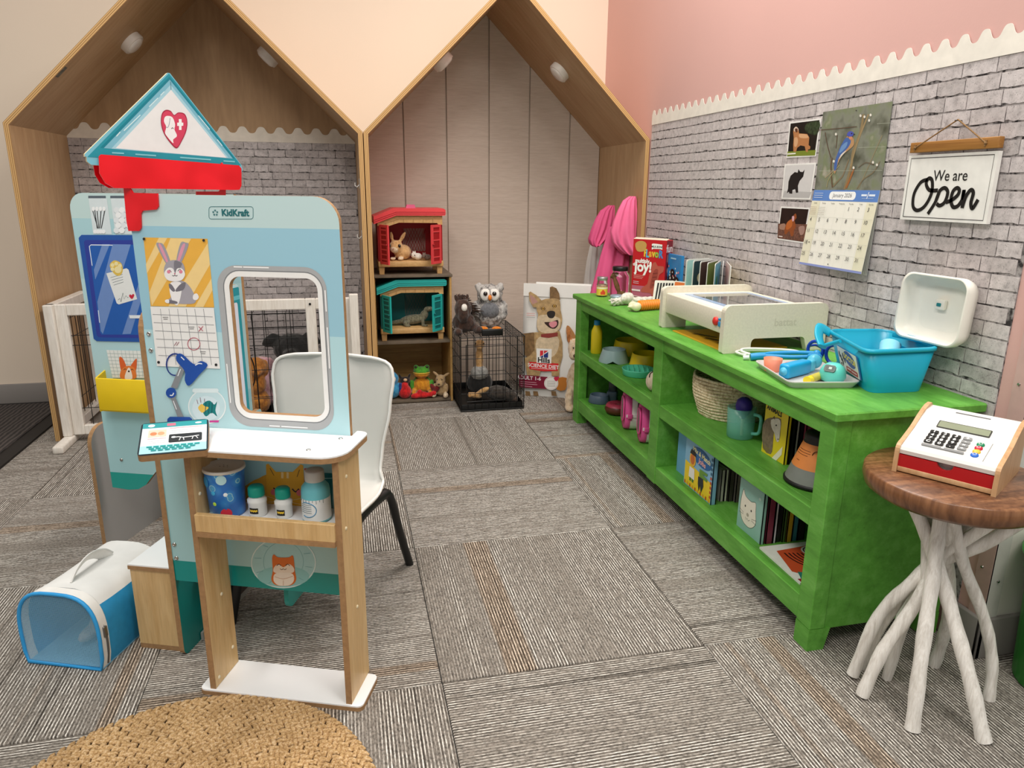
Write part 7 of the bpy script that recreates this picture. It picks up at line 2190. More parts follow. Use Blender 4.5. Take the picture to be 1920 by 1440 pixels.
part(st, 'yoke', MB().tube(smoothpath([(-0.075, 0.022, 0.009), (-0.055, 0.015, 0.012), (-0.04, 0.01, 0.013)], 4), 0.01, SB, 12))
part(st, 'chest_piece', MB().lathe([(0.016, 0), (0.019, 0.003), (0.019, 0.012), (0.014, 0.017), (0, 0.018)], SB, (0.065, -0.055, 0.012), 20))
part(st, 'ear_tip', MB().ell((0.095, -0.022, 0.02), (0.012, 0.011, 0.011), SB, n=12, m=8))
part(st, 'tube_end', MB().tube([(-0.078, 0.024, 0.008), (-0.092, 0.03, 0.006)], 0.006, mat('#dfe6ea', 0.4), 10), 'white tube end')
gl = Thing('toy_glasses', 'dark blue toy glasses frame standing between the tray and the medical box', 'toy glasses', (1.228, 1.66, T0), R(-74))
DB = mat('#173fae', 0.3, 0.04)
for cx in (-0.0, 0.058):
    part(gl, 'rim', MB().tube([(cx + 0.024 * math.cos(R(a)), 0, 0.027 + 0.025 * math.sin(R(a))) for a in range(0, 360, 20)], 0.0046, DB, 8, closed=True))
part(gl, 'bridge', MB().tube([(0.022, 0, 0.036), (0.036, 0, 0.036)], 0.0042, DB, 8))
for x in (-0.024, 0.082):
    part(gl, 'temple', MB().tube(smoothpath([(x, 0, 0.034), (x, 0.03, 0.034), (x, 0.055, 0.024)], 4), 0.0034, DB, 8))

# ---------------------------------------------------------------- tray of toy instruments
ty = Thing('instrument_tray', 'shallow pale grey plastic tray on the corner of the green cabinet', 'tray', (1.091, 1.505, T0), R(-100.5))
TR = mat('#c9c8c6', 0.35, 0.02)
tw_, td_ = 0.222, 0.172


def rr3(w, d, r, z):
    return [(x, y, z) for x, y in rrect(-w / 2, -d / 2, w / 2, d / 2, r, 5)]


part(ty, 'pan', MB().loft([rr3(tw_ - 0.02, td_ - 0.02, 0.012, 0.0), rr3(tw_ - 0.004, td_ - 0.004, 0.016, 0.013), rr3(tw_, td_, 0.018, 0.014), rr3(tw_, td_, 0.018, 0.0165), rr3(tw_ - 0.006, td_ - 0.006, 0.016, 0.0165), rr3(tw_ - 0.024, td_ - 0.024, 0.012, 0.003)], TR, smooth=False))
TZ_ = T0 + 0.0035
OC = mat('#ef8c6e', 0.45, 0.04)
cp = Thing('toy_cup', 'orange toy cup on the grey tray, the wider one at its edge', 'toy cup', (1.04, 1.565, TZ_), group='orange toy cups')
part(cp, 'cup', MB().lathe([(0.019, 0), (0.023, 0.032), (0.0215, 0.032), (0.018, 0.004), (0, 0.004)], OC))
cp = Thing('toy_cup', 'smaller orange toy cup tucked behind the blue toy device', 'toy cup', (1.088, 1.548, TZ_), group='orange toy cups')
part(cp, 'cup', MB().lathe([(0.017, 0), (0.021, 0.02), (0.0195, 0.02), (0.016, 0.004), (0, 0.004)], OC))
ot = Thing('toy_otoscope', 'bright blue toy blood-pressure pump lying across the grey tray', 'toy instrument', (1.033, 1.492, TZ_), R(24))
ot.o.scale = (1.12, 1.12, 1.15)
part(ot, 'handle', MB().rbox(-0.014, 0.075, -0.013, 0.013, 0.001, 0.031, 0.006, mat('#179fd6', 0.35), seg=3))
part(ot, 'dial', MB().lathe([(0.009, 0), (0.008, 0.003), (0.004, 0.003), (0.003, 0.006), (0, 0.006)], mat('#57bfe4', 0.35), n=16, M=frame((-0.014, 0, 0.016), (0, -1, 0), (0, 0, 1))))
part(ot, 'head', MB().rbox(0.075, 0.097, -0.01, 0.01, 0.003, 0.028, 0.004, mat('#58c2df', 0.35)).ell((0.112, 0.004, 0.02), (0.018, 0.016, 0.016), mat('#58c2df', 0.35)))
sy = Thing('toy_syringe', 'yellow toy syringe at the front of the grey tray', 'toy instrument', (1.058, 1.435, TZ_), R(30))
part(sy, 'barrel', MB().cyl((0.0, 0, 0.0105), (0.062, 0, 0.0105), 0.0095, 0.0095, mat('#c9b84a', 0.3, 0.05), 18))
part(sy, 'plunger', MB().cyl((-0.016, 0, 0.0105), (0.002, 0, 0.0105), 0.0085, 0.0085, mat('#f0dc2e', 0.3), 18).cyl((-0.018, 0, 0.0105), (-0.016, 0, 0.0105), 0.0098, 0.0098, mat('#f0dc2e', 0.3), 18))
part(sy, 'nozzle', MB().cyl((0.062, 0, 0.0105), (0.082, 0, 0.0105), 0.0045, 0.003, mat('#d8d4c0', 0.3), 12))
tm_ = Thing('toy_thermometer', 'aqua egg-shaped toy timer with grey screen on the tray', 'toy instrument', (1.118, 1.437, TZ_), R(-58))
part(tm_, 'body', MB().lathe([(0.016, 0), (0.026, 0.005), (0.0305, 0.015), (0.029, 0.027), (0.023, 0.039), (0.013, 0.046), (0, 0.047)], mat('#63d0c4', 0.3, 0.02), sx=1.0, sy=0.9))
Fm = frame((0, -0.0225, 0.0365), (1, 0, 0), Vector((0, 0.55, 0.8)))
part(tm_, 'display', MB().prism(rrect(-0.013, -0.008, 0.013, 0.009, 0.005), -0.004, 0.001, mat('#5b6a66', 0.4), Fm).prism(rrect(-0.009, -0.004, 0.009, 0.006, 0.002), 0.001, 0.0014, mat('#3a4744', 0.3), Fm).prism(rrect(-0.002, -0.002, 0.005, 0.004, 0.001), 0.0014, 0.0017, mat('#b9c9c2', 0.4), Fm))

# ---------------------------------------------------------------- toy medical box with open lid
mbx = Thing('medical_box', 'turquoise toy medical box with raised white lid on the green cabinet', 'toy box', (1.232, 1.45, T0))
TQ = mat('#17a6c6', 0.35, 0.03, 10)


def quad(pts, r, z, n=5):
    out = []
    m_ = len(pts)
    for i in range(m_):
        p, a, b_ = Vector(pts[i]), Vector(pts[i - 1]), Vector(pts[(i + 1) % m_])
        da, db = (a - p).normalized(), (b_ - p).normalized()
        s0, s1 = p + da * r, p + db * r
        for k in range(n + 1):
            t_ = k / n
            q = s0 * (1 - t_) ** 2 + p * 2 * t_ * (1 - t_) + s1 * t_ ** 2
            out.append((q.x, q.y, z))
    return out


rimq = [(-0.048, 0.118), (-0.128, -0.13), (0.07, -0.132), (0.108, 0.09)]
basq = [(-0.012, 0.112), (-0.085, -0.108), (0.05, -0.118), (0.1, 0.08)]
inq = [(x * 0.95, y * 0.95) for x, y in rimq]
inb = [(x * 0.96, y * 0.96) for x, y in basq]
part(mbx, 'tub', MB().loft([quad(basq, 0.03, 0.0), quad([(x * 1.02, y * 1.02) for x, y in basq], 0.03, 0.012), quad([(x * 0.975, y * 0.975) for x, y in rimq], 0.035, 0.1), quad(inq, 0.035, 0.1), quad(inb, 0.03, 0.006)], TQ))
part(mbx, 'rim', MB().loft([quad([(x * 0.975, y * 0.975) for x, y in rimq], 0.035, 0.096), quad(rimq, 0.036, 0.097), quad(rimq, 0.036, 0.105), quad(inq, 0.035, 0.106), quad(inq, 0.035, 0.098)], TQ, cap0=False, cap1=False))
A_, B_ = Vector((rimq[0][0], rimq[0][1], 0)), Vector((rimq[1][0], rimq[1][1], 0))
ed = (B_ - A_).normalized()
nn_ = Vector((ed.y, -ed.x, 0))
if nn_.x > 0:
    nn_ = -nn_
hd = MB()
ha, hb = A_ * 0.98 + Vector((0, 0, 0.1)), B_ * 0.98 + Vector((0, 0, 0.1))
hp = [A_ * 0.99 + ed * 0.02 + Vector((0, 0, 0.1)), A_ + ed * 0.03 + nn_ * 0.024 + Vector((0, 0, 0.112)), A_ + ed * 0.055 + nn_ * 0.035 + Vector((0, 0, 0.096)), A_ + ed * 0.085 + nn_ * 0.034 + Vector((0, 0, 0.076))]
hd.tube(smoothpath(hp, 5), 0.0145, TQ, 10, flat=0.35)
hd.tube([A_ + ed * 0.085 + nn_ * 0.026 + Vector((0, 0, 0.08)), A_ + ed * 0.12 + nn_ * 0.006 + Vector((0, 0, 0.098))], 0.005, TQ, 8)
part(mbx, 'handle', hd, 'hinged turquoise handle')
# sticker on the face turned to the tray
ab_, bb_ = Vector((basq[0][0], basq[0][1], 0)), Vector((basq[1][0], basq[1][1], 0))
low = (ab_ + bb_) / 2 + Vector((0, 0, 0.012))
hi_ = (A_ + B_) / 2 * 0.975 + Vector((0, 0, 0.1))
Fk = frame(low * 1.0 + nn_ * 0.003, ed, (hi_ - low))
part(mbx, 'sticker_panel', MB().prism(rrect(-0.06, 0.008, 0.075, 0.072, 0.003), 0, 0.0015, mat('#2267b5', 0.4), Fk), 'blue edged label')
pr = Print(Fk, mbx, 0.0018)
pr.poly(rrect(-0.056, 0.008, 0.068, 0.072, 0.002), '#ecebe2')
for k in range(5):
    pr.poly(circ(-0.047 + 0.008 * k, 0.05 - 0.009 * (k % 3), 0.005, 8, 0.01), '#1d1f22')
pr.line(circ(-0.042, 0.02, 0.006, 12), 0.003, '#1d1f22', True)
pr.poly(circ(0.02, 0.05, 0.036, 22, 0.02, rot=-12), '#1d4f9c')
pr.text('DOCTOR', 0.02, 0.05, 0.02, '#eed23c', bold=0.0009, rot=R(-8), sx=0.85)
pr.poly(rrect(-0.012, 0.012, 0.06, 0.026, 0.003), '#b6392c')
pr.lines(-0.006, 0.018, (0.0205,), 0.004, '#f2dcd6').lines(0.022, 0.054, (0.019,), 0.0032, '#f2dcd6')
pr.done(mbx, 'sticker_print', 'doctor kit label')
# lid, hinged at the wall side and leaning back
FLd = frame((0.062, -0.082, 0.185), (0.05, -1, 0.0), (0.06, 0.0, 1))
WL = mat('#ece9df', 0.35, 0.02)


def lidring(k, h, r):
    return [(x, y, h) for x, y in rrect(-0.092 * k, -0.077 * k, 0.092 * k, 0.077 * k, r, 6)]


part(mbx, 'lid', MB().loft([lidring(0.945, 0.0, 0.028), lidring(1.0, 0.0, 0.03), lidring(0.985, -0.02, 0.03), lidring(0.93, -0.036, 0.03), lidring(0.7, -0.041, 0.03)], WL, M=FLd, cap0=False).loft([lidring(0.945, 0.0, 0.028), lidring(0.93, -0.018, 0.028), lidring(0.86, -0.033, 0.028), lidring(0.65, -0.0375, 0.028)], WL, M=FLd, cap0=False), 'white domed lid seen from inside')
part(mbx, 'lid_catch', MB().rbox(-0.013, 0.013, -0.001, 0.022, -0.037, -0.026, 0.003, WL, FLd).rbox(-0.006, 0.006, 0.006, 0.014, -0.027, -0.024, 0.0015, mat('#1c7f86', 0.4), FLd), 'clear lid catch')
part(mbx, 'hinge', MB().rbox(-0.05, 0.05, -0.005, 0.008, -0.006, 0.004, 0.002, TQ, frame((0.075, -0.03, 0.105), (0.19, -0.98, 0), (0, 0, 1))))
solo('toy_cup', 'pale blue toy cup poking out of the turquoise medical box', 'toy cup', MB().lathe([(0.018, 0), (0.024, 0.05), (0.0225, 0.05), (0.017, 0.004), (0, 0.004)], mat('#8fd6ec', 0.3)), (1.255, 1.43, T0 + 0.05), rot=(R(-30), R(40), 0))

# ================================================================ ON THE CABINET SHELVES
U0, B0 = SZ1 + 0.0004, SZ0 + 0.0004
YB_ = mat('#e0c81f', 0.4, 0.03)
th = Thing('toy_bottle', 'yellow plastic bottle with blue cap on the upper shelf', 'bottle', (1.04, 2.86, U0), R(-20))
part(th, 'body', MB().lathe([(0.021, 0), (0.0235, 0.004), (0.0235, 0.09), (0.022, 0.1), (0.014, 0.118), (0.0125, 0.126)], YB_, sx=1.0, sy=0.75))
part(th, 'cap', MB().lathe([(0.0135, 0.124), (0.0135, 0.142), (0.012, 0.144), (0, 0.144)], mat('#2b8fc4', 0.4), n=16))


def bowl(label, loc, r, h, col, k=0.78, group='pet bowls on the shelf', notch=False):
    t_ = Thing('pet_bowl', label, 'pet bowl', loc, R(-25), group=group)
    m_ = mat(col, 0.35, 0.03)
    n = 32
    rings_ = []
    for rr_, z in ((r, 0.0), (r * 1.0, 0.004), (r * k, h - 0.003), (r * k * 0.985, h), (r * k * 0.93, h), (r * k * 0.8, h * 0.3), (0.001, h * 0.22)):
        ring = []
        for q in range(n):
            a = 2 * PI * q / n
            zz = z
            if notch and z < 0.005:
                zz = z + 0.012 * max(0, 1 - abs(((a + PI / 2 + PI) % (2 * PI)) - PI) / 0.35)
            ring.append((rr_ * math.cos(a), rr_ * math.sin(a), zz))
        rings_.append(ring)
    part(t_, 'dish', MB().loft(rings_, m_))
    part(t_, 'lip', MB().tube([(r * k * 0.96 * math.cos(R(a)), r * k * 0.96 * math.sin(R(a)), h) for a in range(0, 360, 12)], 0.0018, m_, 6, closed=True))


bowl('grey-blue plastic pet bowl at the front of the upper shelf', (1.062, 2.705, U0), 0.062, 0.05, '#9cb6b8', notch=True)
bowl('large yellow pet bowl at the back of the upper shelf', (1.19, 2.84, U0), 0.078, 0.056, '#f2cf1c', 0.88)
bowl('second yellow pet bowl near the divider, partly hidden', (1.16, 2.6, U0), 0.068, 0.052, '#f2cf1c', 0.86)
sf = Thing('slow_feeder', 'teal slow-feeder pet bowl with small pegs on the upper shelf', 'pet bowl', (1.072, 2.475, U0), R(-20))
TF = mat('#5fd0ab', 0.35, 0.03)
part(sf, 'dish', MB().lathe([(0.054, 0), (0.058, 0.003), (0.06, 0.022), (0.062, 0.026), (0.057, 0.026), (0.054, 0.012), (0, 0.01)], TF))
for i in range(-2, 3):
    for j in range(-2, 3):
        if i * i + j * j < 7:
            part(sf, 'peg', MB().cyl((i * 0.0185, j * 0.0185, 0.01), (i * 0.0185, j * 0.0185, 0.029), 0.0045, 0.0035, TF, 10))
th = Thing('painted_stone', 'round cream stone with black marks at the shelf divider', 'stone', (1.036, 2.245, U0), R(10))
part(th, 'stone', blob('stone', [((0, 0, 0.037), (0.03, 0.034, 0.037), fur('#d8c8ae', '#c4b196', 40))], 0.006, 2))
part(th, 'mark', MB().tube(smoothpath([(-0.022, -0.02, 0.05), (-0.012, -0.028, 0.055), (0.0, -0.032, 0.048), (-0.003, -0.032, 0.03)], 4), 0.0018, mat('#221d1a', 0.8), 5).tube(smoothpath([(-0.027, -0.006, 0.055), (-0.02, 0.0, 0.066), (-0.008, 0.0, 0.072)], 4), 0.0018, mat('#221d1a', 0.8), 5))
# lower shelf
th = Thing('pet_dish', 'slate blue double pet dish at the end of the lower shelf', 'pet bowl', (1.06, 2.85, B0), R(-30))
SL = mat('#56677a', 0.4, 0.04)
part(th, 'dish', MB().lathe([(0.04, 0), (0.042, 0.003), (0.036, 0.034), (0.034, 0.036), (0.03, 0.034), (0.024, 0.012), (0, 0.01)], SL, sx=1.15))
part(th, 'tower', MB().rbox(0.03, 0.075, 0.005, 0.045, 0.0, 0.05, 0.006, SL).rbox(0.036, 0.07, 0.012, 0.04, 0.05, 0.11, 0.005, mat('#3a3f45', 0.2, 0.3, 60)))
th = Thing('toy_donut', 'brown toy donut with pink icing on the lower shelf', 'dog toy', (1.078, 2.68, B0), 0)
part(th, 'ring', MB().lathe([(0.016, 0.01), (0.03, 0.0), (0.047, 0.006), (0.053, 0.022), (0.045, 0.04), (0.03, 0.046), (0.016, 0.036), (0.012, 0.024), (0.016, 0.01)], mat('#5a2c1c', 0.4, 0.05), caps=False))
part(th, 'icing', MB().lathe([(0.0155, 0.037), (0.03, 0.0475), (0.044, 0.0425), (0.049, 0.034)], mat('#a8394f', 0.4, 0.1, 40), caps=False))


def toy_carrier(label, loc, rz):
    t_ = Thing('toy_carrier', label, 'toy pet carrier', loc, rz, group='toy pet carriers')
    t_.o.scale = (1.15, 1.2, 1.32)
    WC_ = mat('#ece7e4', 0.4, 0.02)
    PC_ = mat('#e2569a', 0.4, 0.04)

    def sec(y, k, z0_=0.0):
        out = []
        for i in range(20):
            a = 2 * PI * i / 20
            ca, sa = math.cos(a), math.sin(a)
            out.append((0.042 * k * abs(ca) ** 0.7 * (1 if ca > 0 else -1), y, 0.055 + 0.054 * (k if sa < 0 else k) * abs(sa) ** 0.75 * (1 if sa > 0 else -1)))
        return out

    part(t_, 'shell', MB().loft([sec(0.012, 0.93), sec(0.02, 0.99), sec(0.07, 1.0), sec(0.105, 0.96), sec(0.115, 0.85)], WC_))
    part(t_, 'front_frame', MB().loft([sec(0.0, 0.8), sec(-0.004, 0.97), sec(0.012, 1.03), sec(0.018, 1.0)], PC_), 'pink front frame')
    part(t_, 'door', MB().loft([[(x * 0.62, -0.006, 0.06 + (z - 0.055) * 0.66) for x, y, z in sec(0, 0.98)], [(x * 0.55, -0.008, 0.06 + (z - 0.055) * 0.6) for x, y, z in sec(0, 0.98)]], mat('#7d6a6c', 0.3, 0.1), False), 'dark oval door')
    part(t_, 'door_rim', MB().tube([(x * 0.64, -0.006, 0.06 + (z - 0.055) * 0.68) for x, y, z in sec(0, 0.98)], 0.003, PC_, 6, closed=True))
    part(t_, 'belt', MB().loft([sec(0.014, 1.02)[10:] + [], sec(0.09, 1.02)[10:]], WC_, False, False, False).box(-0.046, 0.046, 0.0, 0.1, 0.044, 0.052, WC_))
    for k in range(3):
        part(t_, 'vent', MB().box(-0.0436, -0.0425, 0.035 + 0.016 * k, 0.041 + 0.016 * k, 0.06, 0.088, mat('#4c4446', 0.6)))
        part(t_, 'vent', MB().box(0.0425, 0.0436, 0.035 + 0.016 * k, 0.041 + 0.016 * k, 0.06, 0.088, mat('#4c4446', 0.6)))
    part(t_, 'clip', MB().rbox(-0.05, -0.044, 0.004, 0.02, 0.04, 0.054, 0.002, PC_).rbox(0.044, 0.05, 0.004, 0.02, 0.04, 0.054, 0.002, PC_))
    part(t_, 'top_handle', MB().tube(smoothpath([(0, 0.04, 0.106), (0, 0.05, 0.118), (0, 0.08, 0.118), (0, 0.09, 0.106)], 4), 0.005, PC_, 8))


toy_carrier('pink and white toy pet carrier beside the toy donut', (1.036, 2.5, B0), R(-104))
toy_carrier('pink and white toy pet carrier against the cabinet divider', (1.036, 2.34, B0), R(-104))

# woven basket
bk = Thing('woven_basket', 'round woven seagrass basket on the upper shelf', 'basket', (1.17, 1.955, U0))
m, nt, b = nodes('seagrass')
t = tex(nt, 'Noise', 'Object', (1, 1, 0.5), Scale=160.0, Detail=4.0)
r = ramp(nt, t.outputs[0], [(0.3, lin('#b39f78')), (0.5, lin('#e0d0ac')), (0.7, lin('#f4eace'))])
nt.links.new(r.outputs[0], b.inputs['Base Color']); b.inputs['Roughness'].default_value = 0.9
bump(nt, b, t.outputs[0], 0.7, 0.003)
SEA = m
nr = 13
for k in range(nr):
    t_ = k / (nr - 1)
    rad = 0.098 + 0.024 * math.sin(t_ * PI * 0.62)
    part(bk, 'coil', MB().tube([((rad + 0.0008 * math.sin(9 * q)) * math.cos(q), (rad + 0.0008 * math.sin(9 * q)) * math.sin(q), 0.006 + 0.0098 * k + 0.0012 * math.sin(6 * q + k)) for q in [2 * PI * i / 48 for i in range(48)]], 0.0051, SEA, 6, closed=True))
part(bk, 'base', MB().lathe([(0.1, 0.001), (0.1, 0.006), (0, 0.006)], SEA))
# measuring jug and the purple bulb in it
TJ = mat('#8fe0d0', 0.2, 0.03, 10, alpha=0.36)
jg = Thing('plastic_jug', 'see-through teal plastic jug on the upper shelf', 'jug', (1.082, 1.752, U0), R(-60))
part(jg, 'body', MB().lathe([(0.033, 0), (0.037, 0.003), (0.04, 0.088), (0.0385, 0.088), (0.0355, 0.005), (0, 0.004)], TJ))
part(jg, 'handle', MB().tube(smoothpath([(0.038, 0, 0.075), (0.058, 0, 0.072), (0.06, 0, 0.05), (0.056, 0, 0.024), (0.036, 0, 0.018)], 5), 0.005, mat('#7fdccb', 0.25, 0.03, 10, alpha=0.7), 8))
pb_ = Thing('bulb_syringe', 'purple bulb toy standing in the teal jug', 'bath toy', (1.085, 1.748, U0 + 0.005), R(20))
part(pb_, 'bulb', MB().lathe([(0.006, 0.05), (0.012, 0.06), (0.021, 0.072), (0.024, 0.088), (0.02, 0.104), (0.01, 0.112), (0, 0.113)], mat('#3a2a8c', 0.35, 0.03)))
part(pb_, 'stem', MB().lathe([(0.004, 0.0), (0.0055, 0.05), (0.007, 0.055)], mat('#b9c9b0', 0.4)))


# ---------------------------------------------------------------- books filed behind one another
def book(label, x, y0, y1, z, h, t_, col, page='#e9e5da', group=None, lean=0.0, rz=0.0):
    """Cover turned to the room; y0 is its far edge, y1 the edge nearer the camera."""
    b_ = Thing('book', label, 'book', (x, y0, z), rz, group=group, rot=(0, lean, rz))
    W_ = y0 - y1
    cm_ = mat(col, 0.4, 0.04, 14)
    part(b_, 'cover', MB().box(0, 0.0022, -W_, 0, 0, h, cm_).box(t_ - 0.0022, t_, -W_, 0, 0, h, cm_).box(0, t_, -W_, -W_ + 0.0022, 0, h, cm_))
    part(b_, 'pages', MB().box(0.0022, t_ - 0.0022, -W_ + 0.0023, -0.002, 0.002, h - 0.002, mat(page, 0.8, 0.06, 200, stretch=(8, 1, 1))))
    return b_, W_


g1, g2, g3 = 'books filed on the upper shelf', 'books filed on the lower shelf', 'books behind the jobs book'
hb_, W_ = book('yellow picture book with a grey horse on its cover', 1.078, 1.632, 1.527, U0, 0.146, 0.01, '#e3cf2a', group=g1)
pr = Print(NX(0, 0, 0), hb_)
Zh = lambda pts: [(1220 + x / 4.8, 660 + y / 4.8) for x, y in pts]
c = pr.px(*Zh([(1115, 530)])[0]); pr.text('ANIMALS', c[0], c[1], 0.0175, '#1f1d14', bold=0.0007, rot=R(-3), sx=0.95)
pr.ppoly(Zh([(1010, 660), (1050, 600), (1110, 590), (1175, 605), (1170, 700), (1160, 790), (1130, 800), (1110, 720), (1100, 850), (1080, 920), (1010, 860)]), mat('#7d6d5a', 0.5, 0.3, 90), 2)
pr.ppoly(Zh([(1085, 610), (1150, 600), (1172, 640), (1165, 720), (1155, 800), (1135, 805), (1115, 730), (1090, 680)]), mat('#d6d0c6', 0.5, 0.1, 90), 2)
pr.ppoly(Zh([(1100, 590), (1118, 575), (1120, 610)]), '#5a4c3d').ppoly(Zh(circ(1132, 660, 8, 8)), '#1d1a18').ppoly(Zh(circ(1148, 785, 6, 8)), '#3a322c')
pr.ppoly(Zh([(1085, 960), (1190, 850), (1180, 925), (1110, 1000)]), '#eee9d2')
for k in range(3):
    pr.pline(Zh([(1015, 835 + 18 * k), (1070, 875 + 18 * k)]), 0.0015, '#8a7a24')
pr.done(hb_, 'cover_print', 'grey horse head under the word animals')
X_ = 1.0905
for k, (t_, h_, col, yy, lab) in enumerate(((0.012, 0.143, '#191919', 0.0, 'black book right behind the horse book'), (0.009, 0.148, '#b9b8b4', 0.0, 'thin pale grey book on the upper shelf, third in the file'), (0.014, 0.145, '#2a2730', 0.004, 'charcoal book on the upper shelf before the maroon one'), (0.026, 0.142, '#a34a62', -0.004, 'thick maroon book on the upper shelf'), (0.018, 0.14, '#2c5e86', 0.003, 'dark blue book behind the thick maroon one'), (0.012, 0.138, '#5d6a4a', 0.006, 'olive book behind the dark blue one, upper shelf'), (0.02, 0.13, '#1e1e20', 0.004, 'black book at the end of the upper file'))):
    book(lab, X_, 1.632 + yy, 1.527 + yy, U0, h_, t_, col, group=g1)
    X_ += t_ + 0.0012
# cone
cn = Thing('recovery_cone', 'grey and orange toy recovery cone with black rims standing on the upper shelf', 'cone', (1.088, 1.412, U0))
cn.o.scale = (1.1, 1.1, 1.12)
part(cn, 'base_rim', MB().lathe([(0.06, 0), (0.067, 0.002), (0.067, 0.008), (0.062, 0.011)], mat('#161616', 0.5)))
part(cn, 'skirt', MB().lathe([(0.064, 0.009), (0.0525, 0.04)], mat('#7d827c', 0.5), caps=False))
part(cn, 'label_band', MB().lathe([(0.0527, 0.04), (0.0335, 0.092)], mat('#e08a45', 0.5, 0.05), caps=False), 'orange printed band')
part(cn, 'neck', MB().lathe([(0.0335, 0.092), (0.031, 0.098), (0.033, 0.104), (0.03, 0.112), (0.02, 0.114)], mat('#1c1c1c', 0.5)))
lb = MB()
for z, a0, a1 in ((0.078, -200, -150), (0.073, -205, -150), (0.068, -205, -155), (0.055, -190, -175)):
    rr_ = 0.0531 + (0.0335 - 0.0527) * (z - 0.04) / 0.052
    lb.tube([(rr_ * math.cos(R(a)), rr_ * math.sin(R(a)), z) for a in range(a0, a1 + 1, 6)], 0.0005, prt('#6b3a18'), 4)
rr_ = 0.0405
lb.tube([(rr_ * math.cos(R(-130 + 14 * math.cos(q))), rr_ * math.sin(R(-130 + 14 * math.cos(q))), 0.072 + 0.01 * math.sin(q)) for q in [R(d) for d in range(0, 181, 15)]], 0.001, prt('#5a3218'), 4)
part(cn, 'print_line', lb)

# lower shelf, near bay
jb, W_ = book('blue and yellow picture book of jobs with a crocodile facing the room', 1.022, 1.952, 1.774, B0, 0.153, 0.016, '#86b9d8', group=g3)
pr = Print(NX(0, 0, 0) @ Matrix.Diagonal((1, 0.86, 1, 1)), jb)
Hc = 0.178
pr.poly([(0.004, 0.004), (W_ - 0.004, 0.004), (W_ - 0.004, 0.075), (0.004, 0.092)], '#efd02c')
for k in range(10):
    pr.poly([(0.006 + 0.0172 * k, 0.003), (0.014 + 0.0172 * k, 0.003), (0.014 + 0.0172 * k, 0.016), (0.006 + 0.0172 * k, 0.016)], ('#c4532a', '#e9a23a')[k % 2])
for k in range(9):
    pr.poly([(W_ - 0.012, 0.02 + 0.017 * k), (W_ - 0.003, 0.02 + 0.017 * k), (W_ - 0.003, 0.03 + 0.017 * k), (W_ - 0.012, 0.03 + 0.017 * k)], ('#2f5f7d', '#c4532a')[0 if k > 4 else 1])
pr.poly(circ(0.105, 0.138, 0.062, 26, 0.031, rot=-6), '#1f62a0')
pr.text('Mix & Match', 0.105, 0.148, 0.024, '#e9e3a8', bold=0.0008, rot=R(-6), sx=0.9)
pr.text('Jobs', 0.112, 0.123, 0.026, '#e7a9a0', bold=0.0008, rot=R(-6))
pr.poly(circ(0.052, 0.112, 0.02, 16, 0.027), '#e9b338').poly(circ(0.052, 0.113, 0.014, 14, 0.02), '#c96d33').poly([(0.032, 0.13), (0.075, 0.128), (0.068, 0.146), (0.04, 0.148)], '#1d1d22')
pr.poly([(0.036, 0.08), (0.068, 0.08), (0.072, 0.04), (0.034, 0.04)], '#efeeea').poly([(0.04, 0.04), (0.05, 0.04), (0.05, 0.028), (0.04, 0.028)], '#3c7f3a').poly([(0.056, 0.04), (0.066, 0.04), (0.066, 0.028), (0.056, 0.028)], '#3c7f3a')
pr.poly([(0.1, 0.098), (0.15, 0.1), (0.146, 0.09), (0.118, 0.086), (0.15, 0.08), (0.15, 0.07), (0.1, 0.07)], '#67963a')
pr.poly([(0.095, 0.068), (0.125, 0.07), (0.13, 0.045), (0.118, 0.015), (0.11, 0.04), (0.104, 0.015), (0.096, 0.04)], '#1e2330')
pr.done(jb, 'cover_print', 'captain and crocodile below a blue title oval')
book('pale blue book peeking out behind the jobs book', 1.044, 2.05, 1.9, B0, 0.158, 0.014, '#6fa9d2', group=g3)
X_ = 1.06
for t_, h_, col, y1, lab in ((0.012, 0.1, '#b9b6ae', 1.79, 'short pale grey book behind the jobs book'), (0.01, 0.1, '#d6d2c6', 1.79, 'short cream book behind the jobs book'), (0.016, 0.15, '#4b4540', 1.785, 'tall dark brown book behind the jobs book'), (0.02, 0.12, '#7d746f', 1.775, 'spiral-edged grey brown book behind the jobs book')):
    book(lab, X_, 1.9, y1, B0, h_, t_, col, group=g3)
    X_ += t_ + 0.0015
rb, W_ = book('red picture book with pale animals leaning in the lower shelf', X_ + 0.002, 1.86, 1.762, B0, 0.125, 0.016, '#c22b30', group=g3)
pr = Print(NX(0, 0, 0), rb)
pr.poly(circ(0.06, 0.08, 0.03, 16, 0.035), '#8a7f78').poly(circ(0.075, 0.1, 0.012, 12), '#d8cdc4').poly(circ(0.08, 0.04, 0.012, 12), '#e6e0da')
pr.done(rb, 'cover_print')
ct, W_ = book('sea-green picture book with a white cat face on its cover', 1.03, 1.64, 1.521, B0, 0.145, 0.011, '#8fbcb0', group=g2)
pr = Print(NX(0, 0, 0) @ Matrix.Diagonal((1, 0.863, 1, 1)), ct)
pr.poly([(0.003, 0.003), (W_ - 0.004, 0.003), (W_ - 0.004, 0.165), (0.003, 0.165)], '#8dbab0')
cat_ = [(v.x, v.y) for v in smoothpath([(0.012, 0.1, 0), (0.02, 0.135, 0), (0.032, 0.118, 0), (0.06, 0.112, 0), (0.082, 0.118, 0), (0.086, 0.09, 0), (0.09, 0.05, 0), (0.065, 0.025, 0), (0.03, 0.03, 0), (0.012, 0.06, 0)], 4, True)]
pr.poly(cat_, '#e9e5d6').line(cat_, 0.0016, '#2c2a26', True)
for q in ((0.035, 0.085), (0.065, 0.083)):
    pr.poly(circ(q[0], q[1], 0.003, 8, 0.004), '#1c1a18')
